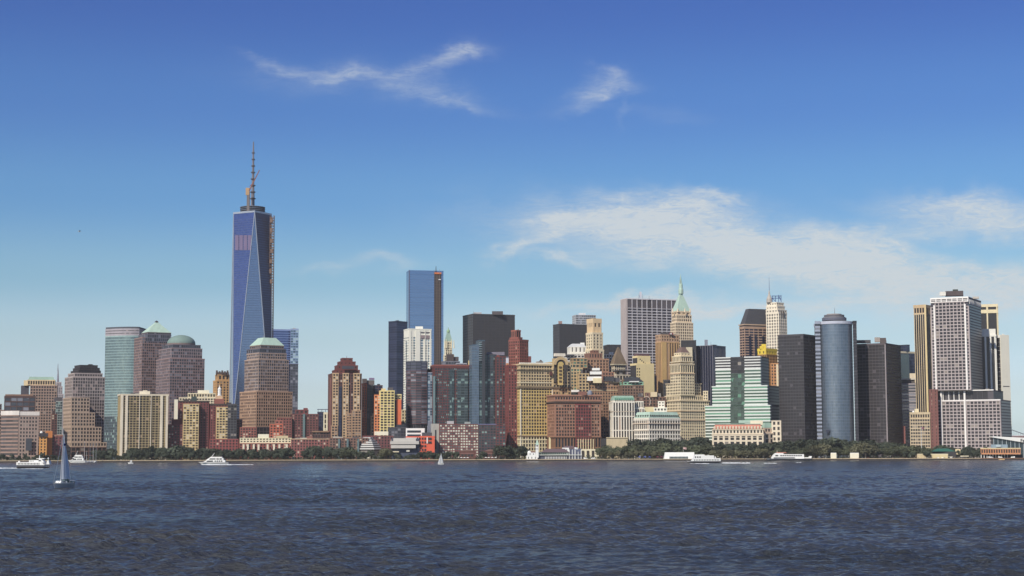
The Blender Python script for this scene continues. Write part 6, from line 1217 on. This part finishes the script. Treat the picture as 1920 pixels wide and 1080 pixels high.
class Boat:
    def __init__(s, name, label, cat, px, py, yaw, Y=None, group=None):
        p = water_at(px, py) if Y is None else Vector((ray(px, py).x * Y, Y, 0)); s.root = empty(name, (p.x, p.y, 0), label, cat, group); s.root.rotation_euler = (0, 0, R(yaw)); s.o = s.root
    def part(s, name, mat, fn, parent=None, smooth=False):
        m = MB(); fn(m); return m.build(name, mat, parent or s.root, smooth=smooth)
    def box(s, name, mat, x0, x1, w_, z0, z1, parent=None, y=0, slant=0.0, back=0.0):
        m = MB(); m.prism([(x0, y - w_ / 2), (x1, y - w_ / 2), (x1, y + w_ / 2), (x0, y + w_ / 2)], z0, z1, top=[(x0 + back, y - w_ / 2 * .97), (x1 - slant, y - w_ / 2 * .97), (x1 - slant, y + w_ / 2 * .97), (x0 + back, y + w_ / 2 * .97)]); return m.build(name, mat, parent or s.root)
    def wins(s, x0, x1, n, w_, z0, z1, parent, fill=.6, col=None):
        st = (x1 - x0) / n
        for i in range(n): s.box('window', col or W(58, 60, 66), x0 + st * (i + .5 - fill / 2), x0 + st * (i + .5 + fill / 2), w_ + .08, z0, z1, parent)
    def foam(s, x0, x1, w_, seed=1, y=0):
        pass
foam_m = pmat('foam_white', (.75, .77, .78, 1), .9, 0, .2, .1, 1.5, False)
def wake(px0, px1, py, wd, label, seed=1, h=.22):
    """broken white water: many small foam blobs floating on the surface"""
    a, c = water_at(px0, py), water_at(px1, py); r_ = random.Random(seed); m = MB(); ln = (c - a).length; n = int(ln * 5)
    for i in range(n):
        t = r_.random(); q = a + (c - a) * t; s_ = r_.uniform(.5, 1.5) * (1 - .55 * abs(t - .35)); x, y = q.x, q.y + r_.gauss(0, wd * .4); k = len(m.v); nn = 6; hh = h * r_.uniform(.5, 1.6)
        m.v.append((x, y, hh))
        for j in range(nn): aa = j * 2 * math.pi / nn; m.v.append((x + s_ * 1.6 * math.cos(aa) * r_.uniform(.6, 1.2), y + s_ * .8 * math.sin(aa) * r_.uniform(.6, 1.2), -.1))
        for j in range(nn): m.face((k, k + 1 + j, k + 1 + (j + 1) % nn))
    tag(m.build('foam', foam_m), label, kind='stuff')
BK = W(70, 60, 60)
# left ferry, heading right
b = Boat('ferry', 'white passenger ferry heading right past the yellow block at far left', 'ferry', 64, 877.5, -6)
k = at(64, 877, b.root.location.y); S = b.root.location.y / F      # metres per picture pixel here
L_ = 63 * S
h = b.part('hull', M_white, lambda m: hull_mesh(m, L_, 7, 2.2, .75, .5, .06, .72, 1)); b.part('hull_bottom', W(92, 74, 66), lambda m: hull_mesh(m, L_ * .99, 6.4, .8, -.6, 0, .10, .7, 1))
d = b.box('main_deck', M_white, -L_ / 2 + .1, L_ * .36, 6.6, 2.1, 5.3 * S * 2.05, b.root, 0, 2.0); zt = 5.3 * S * 2.05
b.wins(-L_ / 2 + 1, L_ * .22, 15, 6.7, 2.5, 3.7, d, .5)
u1 = b.box('upper_cabin', M_white, -L_ * .12, L_ * .18, 5.4, zt, zt + 1.5, None, 0, .3); b.wins(-L_ * .10, L_ * .03, 3, 5.4, zt + .5, zt + 1.1, u1, .5)
w2 = b.box('wheelhouse', M_white, L_ * .12, L_ * .34, 4.6, zt - .3, zt + 2.4, None, 0, 2.2, 1.6); b.box('wheelhouse_window', W(62, 66, 72), L_ * .16, L_ * .26, 4.75, zt + .6, zt + 1.5, w2, 0, .8); b.box('roof', M_white, L_ * .1, L_ * .34, 4.6, zt + 2.4, zt + 2.8)
b.part('mast', M_white, lambda m: m.tube((L_ * .16, 0, zt + 2.6), (L_ * .16, 0, zt + 5), .35, .2)); b.box('bow_cabin', M_white, L_ * .40, L_ * .50, 4.2, 2.6, 5.4, None, 0, .8, .5); b.part('searchlight', M_white, lambda m: m.lathe((L_ * .43, 0, 5.4), [(.2, 0), (.2, 1), (.6, 1.2), (.6, 1.8), (.1, 2.1)], 8))
b.part('stern_raft', M_white, lambda m: m.lathe((-L_ / 2 + .9, 0, zt), [(.7, 0), (.8, .5), (.5, 1), (.1, 1.1)], 10)); b.part('railing', W(200, 170, 160), lambda m: [m.tube((-L_ / 2 + .5, y_, zt + .9), (-L_ * .12, y_, zt + .9), .05, .05, 4) for y_ in (-3, 3)])
wake(-6, 32, 878.5, 1.0, 'white wake trailing behind the left ferry', 1, .4); wake(40, 82, 879.3, .5, 'thin foam along the left ferry hull', 2, .2)

def yacht(label, px, py, wpx, yaw, Y=None):
    b = Boat('motor_yacht', label, 'motor yacht', px, py, yaw, Y); S = b.root.location.y / F; L_ = wpx * S; z = lambda q: q * S
    b.part('hull', M_white, lambda m: hull_mesh(m, L_, L_ * .26, z(4.2), -.5, .7, .16, .45, .9)); d1 = b.box('main_deck', M_white, -L_ * .40, L_ * .36, L_ * .22, z(3.8), z(8.4), None, 0, z(9)); b.box('window', W(56, 60, 66), L_ * .00, L_ * .22, L_ * .225, z(4.9), z(7.4), d1, 0, z(2)); b.wins(-L_ * .32, -L_ * .04, 4, L_ * .23, z(5.0), z(7.4), d1, .62)
    d2 = b.box('upper_deck', M_white, -L_ * .34, L_ * .24, L_ * .19, z(8.4), z(12.2), None, 0, z(6)); b.box('window', W(56, 60, 66), -L_ * .08, L_ * .13, L_ * .195, z(9.2), z(11.4), d2, 0, z(1.5)); b.wins(-L_ * .30, -L_ * .10, 2, L_ * .2, z(9.2), z(11.4), d2, .8); b.box('roof_deck', M_white, -L_ * .30, L_ * .14, L_ * .17, z(12.2), z(14.2), None, 0, z(3), .4)
    b.part('mast', M_white, lambda m: m.tube((L_ * .06, 0, z(14)), (-L_ * .04, 0, z(22)), .28, .12)); b.box('stern_platform', M_white, -L_ * .5, -L_ * .38, L_ * .2, z(2.4), z(3.4)); b.part('railing', W(225, 200, 195), lambda m: [m.tube((-L_ * .30, y_, z(15.2)), (L_ * .08, y_, z(15.2)), .06, .06, 4) for y_ in (-L_ * .08, L_ * .08)])
    return b
yacht('white three deck motor yacht with raked mast, heading left before the brick towers', 400, 871.0, 56, 183)
wake(378, 434, 871.8, .8, 'white foam along the motor yacht hull', 3, .45); wake(432, 475, 871.6, .5, 'thin wake line behind the motor yacht', 4, .3)

def ferry(label, px, py, wpx, yaw, Y=None, tiers=3):
    b = Boat('ferry', label, 'ferry', px, py, yaw, Y); S = b.root.location.y / F; L_ = wpx * S; z = lambda q: q * S
    b.part('hull', M_white, lambda m: hull_mesh(m, L_, L_ * .2, z(3.8), z(1.6), .5, .05, .8, 1)); b.part('hull_bottom', BK, lambda m: hull_mesh(m, L_ * .98, L_ * .19, z(1.7), -.6, 0, .08, .75, 1)); return b, S, L_, z
b, S, L_, z = ferry('white two deck ferry moving left in front of the long white shed', 1319, 868.3, 64, 184)
d = b.box('main_deck', M_white, -L_ * .49, L_ * .36, L_ * .18, z(3.6), z(9), None, 0, z(3)); b.wins(-L_ * .46, L_ * .30, 16, L_ * .185, z(4.6), z(6.9), d, .5); u1 = b.box('upper_deck', M_white, -L_ * .30, L_ * .30, L_ * .16, z(9), z(14.2), None, 0, z(2.5)); b.box('upper_cabin', M_white, -L_ * .02, L_ * .26, L_ * .14, z(14.2), z(16)); b.wins(L_ * .08, L_ * .28, 3, L_ * .165, z(9.8), z(12.4), u1, .55)
b.part('life_raft', M_white, lambda m: m.lathe((-L_ * .35, 0, z(9)), [(.8, 0), (.9, .8), (.5, 1.5), (.1, 1.7)], 10)); b.part('mast', M_white, lambda m: m.tube((L_ * .27, 0, z(14)), (L_ * .27, 0, z(19)), .2, .1))
wake(1294, 1330, 869.5, .5, 'white foam under the middle ferry', 5, .35); wake(1355, 1406, 868.6, .8, 'broken white wake right of the middle ferry', 6, .5)
b, S, L_, z = ferry('long white ferry moored at the park seawall with a red topped wheelhouse', 1479, 862.6, 86, 180, 2188)
d = b.box('main_deck', M_white, -L_ * .32, L_ * .38, L_ * .15, z(3.6), z(8), None, 0, z(1.5)); b.box('window', W(84, 88, 94), -L_ * .12, L_ * .34, L_ * .16, z(4.4), z(6.2), d); u1 = b.box('upper_deck', M_white, -L_ * .32, L_ * .36, L_ * .14, z(8), z(12), None, 0, z(3)); b.box('window', W(60, 64, 70), L_ * .24, L_ * .30, L_ * .15, z(8.4), z(10.6), u1); b.wins(-L_ * .28, L_ * .2, 10, L_ * .15, z(8.5), z(10.4), u1, .7)
b.box('wheelhouse', M_white, L_ * .12, L_ * .32, L_ * .12, z(12), z(14.4), None, 0, z(3)); b.box('wheelhouse_roof', W(224, 130, 110), L_ * .06, L_ * .26, L_ * .12, z(14.4), z(15.4)); b.part('mast', M_white, lambda m: m.tube((L_ * .25, 0, z(15)), (L_ * .25, 0, z(19)), .25, .12)); b.box('stern_deck', M_white, -L_ * .48, -L_ * .32, L_ * .13, z(4.4), z(6)); b.box('stern_house', M_white, -L_ * .49, -L_ * .44, L_ * .12, z(6), z(8.4))
wake(1434, 1456, 869, .6, 'patch of white water left below the moored ferry', 7, .4); wake(1493, 1502, 867.5, .5, 'tiny patch of white water below the moored ferry', 8, .35)
yacht('white motor yacht moored behind the near sailboat', 144, 864.8, 34, 178, 2150)
b = Boat('motor_boat', 'small white cabin boat on the water before the pale apartment slab', 'motor boat', 244.5, 870, 200); S = b.root.location.y / F; z = lambda q: q * S; L_ = 10 * S
b.part('hull', M_white, lambda m: hull_mesh(m, L_, L_ * .42, z(2.6), -.3, .6, .15, .5)); c_ = b.box('cabin', M_white, -L_ * .28, L_ * .15, L_ * .34, z(2.5), z(5.2), None, 0, z(1)); b.box('window', W(60, 64, 70), -L_ * .2, L_ * .08, L_ * .345, z(3.5), z(4.4), c_); b.box('flybridge', M_white, -L_ * .26, -L_ * .02, L_ * .3, z(5.2), z(7)); b.part('mast', M_white, lambda m: m.tube((-L_ * .1, 0, z(7)), (-L_ * .1, 0, z(8.6)), .06))
b = Boat('barge', 'flat tan work float moored below the orange brick waterfront building', 'barge', 1878, 862, 0, 2190); b.part('hull', W(216, 170, 120), lambda m: m.box((0, 0, .4), 7, 3, 1.2)); b.part('rail', W(190, 150, 110), lambda m: m.tube((-3.4, -1.4, 2.1), (3.4, -1.4, 2.1), .08))

def sail_mesh(m, foot0, foot1, head, belly=(0, .5), n=10):
    """triangular sail with belly and a little thickness"""
    f0, f1, hd = Vector(foot0), Vector(foot1), Vector(head); g = []
    nr = (f1 - f0).cross(hd - f0).normalized()
    for side in (0, .03):
        k = len(m.v); g.append(k)
        for j in range(n + 1):
            a = f0.lerp(hd, j / n); c = f1.lerp(hd, j / n); c = c + (f0 - f1) * (-.10 * math.sin(math.pi * j / n) * (1 - j / n))
            for i in range(n + 1):
                s_ = i / n; p = a.lerp(c, s_) + nr * (belly[1] * math.sin(math.pi * s_ ** .8) * (1 - j / n * .7) + side); m.v.append(tuple(p))
    for k in g:
        for j in range(n):
            for i in range(n): q = k + j * (n + 1) + i; m.face((q, q + 1, q + n + 2, q + n + 1))
sailc = pmat('sail_cloth', (.74, .78, .84, 1), .7, 0, .3, .06, .8, False)
sailw = pmat('sail_cloth_white', (.82, .81, .77, 1), .7, 0, .3, .03, .8, False)
for mt_ in (sailc, sailw):      # sunlight glows through sailcloth
    nt = mt_.node_tree; N = nt.nodes; p = N['Principled BSDF']; tr_ = N.new('ShaderNodeBsdfTranslucent'); tr_.inputs[0].default_value = (.80, .84, .90, 1); mx_ = N.new('ShaderNodeMixShader'); mx_.inputs[0].default_value = .5
    nt.links.new(p.outputs[0], mx_.inputs[1]); nt.links.new(tr_.outputs[0], mx_.inputs[2]); nt.links.new(mx_.outputs[0], N['Material Output'].inputs['Surface'])
# near sailboat, bow to the left and towards the camera
YAW = 246
b = Boat('sailboat', 'near white sailboat with a tall narrow bluish sail, sailing on the left', 'sailboat', 117.5, 916.5, YAW)
L_ = 8.4; Bm = 2.5; HD = 1.5; mx = L_ * .10
hl = b.part('hull', pmat('hull_paint_white', (.50, .51, .52, 1), .35, 0, .5, .05, .5, False), lambda m: hull_mesh(m, L_, Bm, HD, -.15, .9, .14, .38, .66, .40)); b.part('hull_bottom', W(84, 70, 66), lambda m: hull_mesh(m, L_ * .9, Bm * .5, .12, -.4, 0, .05, .42, .7))
b.part('deck', M_white, lambda m: m.prism([(-L_ * .48, -1.0), (-L_ * .1, -1.45), (L_ * .25, -1.0), (L_ * .44, -.2), (L_ * .44, .2), (L_ * .25, 1.0), (-L_ * .1, 1.45), (-L_ * .48, 1.0)], HD - .03, HD + .14), hl)
cb = b.box('cabin', M_white, -L_ * .10, L_ * .26, 1.8, HD + .1, HD + .65, None, 0, .5, .2); b.box('cabin_window', W(60, 64, 70), -L_ * .02, L_ * .14, 1.84, HD + .25, HD + .48, cb); b.box('cockpit_coaming', W(70, 90, 92), -L_ * .38, -L_ * .12, 1.6, HD + .1, HD + .5)
b.box('spray_hood', W(56, 84, 84), -L_ * .16, -L_ * .06, 1.7, HD + .3, HD + 1.25, None, 0, .5, .1)
mtop = at(118.6, 813, b.root.location.y).z
b.part('mast', W(190, 190, 195), lambda m: m.tube((mx, -.1, HD), (mx - .1, .42, mtop), .10, .06)); b.part('boom', W(160, 160, 165), lambda m: m.tube((mx, 0, HD + 1.0), (-L_ * .32, .3, HD + 1.0), .06))
sl_ = b.part('mainsail', sailc, lambda m: sail_mesh(m, (mx - .15, .0, HD + 1.1), (-L_ * .32, .35, HD + 1.05), (mx - .25, .42, mtop - .2), (0, .55), 12), None, True)
b.part('sail_emblem', W(50, 66, 120), lambda m: m.tube((mx - .55, .56, mtop - 3.0), (mx - .53, .68, mtop - 3.0), .36, .36, 14), sl_)
b.part('rigging', W(80, 80, 84), lambda m: [m.tube(p, q, .022, .022, 4) for p, q in (((L_ * .48, 0, HD + .3), (mx, .4, mtop - .3)), ((-L_ * .49, 0, HD), (mx, .42, mtop)), ((mx, -1.4, HD), (mx, .3, mtop * .8)), ((mx, 1.4, HD), (mx, .3, mtop * .8)))])
b.part('furled_jib', W(150, 165, 185), lambda m: m.tube((L_ * .46, 0, HD + .4), (mx + .15, .4, mtop - 1), .08, .04)); b.part('outboard_motor', W(60, 62, 66), lambda m: (m.box((-L_ * .51, .4, HD - .5), .35, .35, .9), m.box((-L_ * .5, .4, -.2), .12, .12, HD - .3)))
b.part('pulpit_rail', W(200, 200, 205), lambda m: [m.tube(p, q, .03, .03, 4) for p, q in (((-L_ * .48, -.9, HD), (-L_ * .48, -.9, HD + .7)), ((-L_ * .48, .9, HD), (-L_ * .48, .9, HD + .7)), ((-L_ * .48, -.9, HD + .7), (-L_ * .48, .9, HD + .7)), ((L_ * .40, -.4, HD + .1), (L_ * .46, 0, HD + .8)), ((L_ * .40, .4, HD + .1), (L_ * .46, 0, HD + .8)))])
dk_ = Vector((b.root.location.x, b.root.location.y, 1.25)); rot = Matrix.Rotation(R(YAW), 3, 'Z')
for (lx, ly, lab, k) in ((-3.0, -.35, 'person in dark blue clothes seated low at the helm of the near sailboat', 1), (-1.9, .35, 'person in white clothes in the cockpit of the near sailboat', 0)):
    # a seated body: thighs forward, shins down
    V = [(0, 0, .12), (0, 0, .38), (0, 0, .60), (0, 0, .70), (0, 0, .80), (0, 0, .92), (.1, -.09, .12), (.42, -.12, .16), (.44, -.12, -.25), (.1, .09, .12), (.42, .12, .16), (.44, .12, -.25), (0, -.2, .58), (.12, -.25, .34), (.32, -.18, .26), (0, .2, .58), (.12, .25, .34), (.32, .18, .26)]
    Ed = [(0, 1), (1, 2), (2, 3), (3, 4), (4, 5), (0, 6), (6, 7), (7, 8), (0, 9), (9, 10), (10, 11), (2, 12), (12, 13), (13, 14), (2, 15), (15, 16), (16, 17)]
    Rd = [.14, .13, .16, .06, .10, .08, .09, .075, .05, .09, .075, .05, .07, .045, .04, .07, .045, .04]
    me = bpy.data.meshes.new('person'); me.from_pydata(V, Ed, []); o = bpy.data.objects.new('person', me); sc.collection.objects.link(o); md = o.modifiers.new('skin', 'SKIN')
    for i, v in enumerate(me.skin_vertices[0].data): v.radius = (Rd[i], Rd[i] * .8); v.use_root = (i == 0)
    o.modifiers.new('smooth', 'SUBSURF').levels = 1; dg = bpy.context.evaluated_depsgraph_get(); m2 = bpy.data.meshes.new_from_object(o.evaluated_get(dg)); o.modifiers.clear(); o.data = m2; m2.materials.clear(); m2.materials.append(W(*cloth[k][0]))
    p = rot @ Vector((lx, ly, 0)); o.location = (dk_.x + p.x, dk_.y + p.y, HD + .42); o.rotation_euler = (0, 0, R(YAW + 90)); tag(o, lab, 'person')
# small sailboat, both sails white
b = Boat('sailboat', 'small sailboat with bright white sails in the middle of the water', 'sailboat', 826.5, 870.6, 178); S = b.root.location.y / F; z = lambda q: q * S
b.part('hull', M_white, lambda m: hull_mesh(m, z(11.5), z(3.6), z(1.6), -.3, .4, .12, .45, .8)); b.part('mast', W(180, 180, 185), lambda m: m.tube((z(-.4), 0, z(1)), (z(-.4), 0, z(21)), .1, .06))
b.part('jib', sailw, lambda m: sail_mesh(m, (z(5.6), 0, z(2)), (z(.2), z(-.8), z(2)), (z(-.3), 0, z(19)), (0, .4), 8), None, True); b.part('mainsail', sailw, lambda m: sail_mesh(m, (z(-.5), 0, z(2.2)), (z(-4.6), z(-.8), z(2.2)), (z(-.5), 0, z(20.5)), (0, .4), 8), None, True)
# moored sailing boats, masts only showing well
for i, (px, hp, nm) in enumerate(((157.5, 827, 'leftmost bare mast yacht in the marina'), (161.5, 845, 'shortest mast yacht in the marina'), (168, 832, 'third mast yacht from the left in the marina'), (174, 830, 'second mast yacht from the right in the marina'), (179.5, 830, 'rightmost bare mast yacht in the marina'))):
    b = Boat('moored_sailboat', 'white moored sailboat, ' + nm, 'sailboat', px, 865, 10 + i * 17, 2172 + i * 4, 'sailboats moored in the marina'); S = b.root.location.y / F; zz_ = at(px, hp, b.root.location.y).z
    b.part('hull', M_white, lambda m: hull_mesh(m, 10, 3, 1.3, -.3, .4, .12, .45, .8)); b.box('cabin', M_white, -1.5, 2, 1.8, 1.3, 2); b.part('mast', W(205, 205, 208), lambda m: m.tube((.4, 0, 1.2), (.4, 0, zz_), .20, .14)); b.part('boom', W(160, 170, 190), lambda m: m.tube((.4, 0, 2.6), (-3.8, 0, 2.6), .16))
# gull
c = at(149, 434, 380); root = empty('gull', c, 'grey and white gull gliding in the clear sky at upper left', 'bird'); root.rotation_euler = (0, 0, R(25))
def gull_body(m):
    prof = [(.01, -.30), (.05, -.25), (.085, -.12), (.09, 0), (.075, .12), (.05, .2), (.055, .25), (.03, .30), (.008, .34)]; k = len(m.v); n = 10
    for r_, x in prof:
        for i in range(n): a = 2 * math.pi * i / n; m.v.append((x, r_ * math.cos(a), r_ * math.sin(a)))
    for j in range(len(prof) - 1):
        for i in range(n): a = k + j * n + i; b_ = k + j * n + (i + 1) % n; m.face((a, b_, b_ + n, a + n))
m = MB(); gull_body(m); bd = m.build('body', W(226, 222, 214, .05), root, smooth=True)
for s_ in (-1, 1):
    m = MB()
    for y, x0, x1, z_ in ((.06, .10, -.10, .03), (.32, .14, -.08, .17), (.62, .06, -.08, .22), (.74, -.08, -.12, .20)): m.v += [(x0, s_ * y, z_), (x1, s_ * y, z_), (x1, s_ * y, z_ - .015), (x0, s_ * y, z_ - .02)]
    for j in range(3):
        for i in range(4): m.face((j * 4 + i, j * 4 + (i + 1) % 4, j * 4 + 4 + (i + 1) % 4, j * 4 + 4 + i))
    m.face((0, 1, 2, 3)); m.face((12, 15, 14, 13)); m.build('wing', W(84, 92, 104), root)
m = MB(); m.v += [(-.27, -.03, 0), (-.27, .03, 0), (-.42, .08, .0), (-.42, -.08, .0), (-.27, -.03, -.02), (-.27, .03, -.02), (-.42, .08, -.01), (-.42, -.08, -.01)]; [m.face(q) for q in ((0, 1, 2, 3), (7, 6, 5, 4), (0, 4, 5, 1), (1, 5, 6, 2), (2, 6, 7, 3), (3, 7, 4, 0))]; m.build('tail', W(80, 84, 92), root)
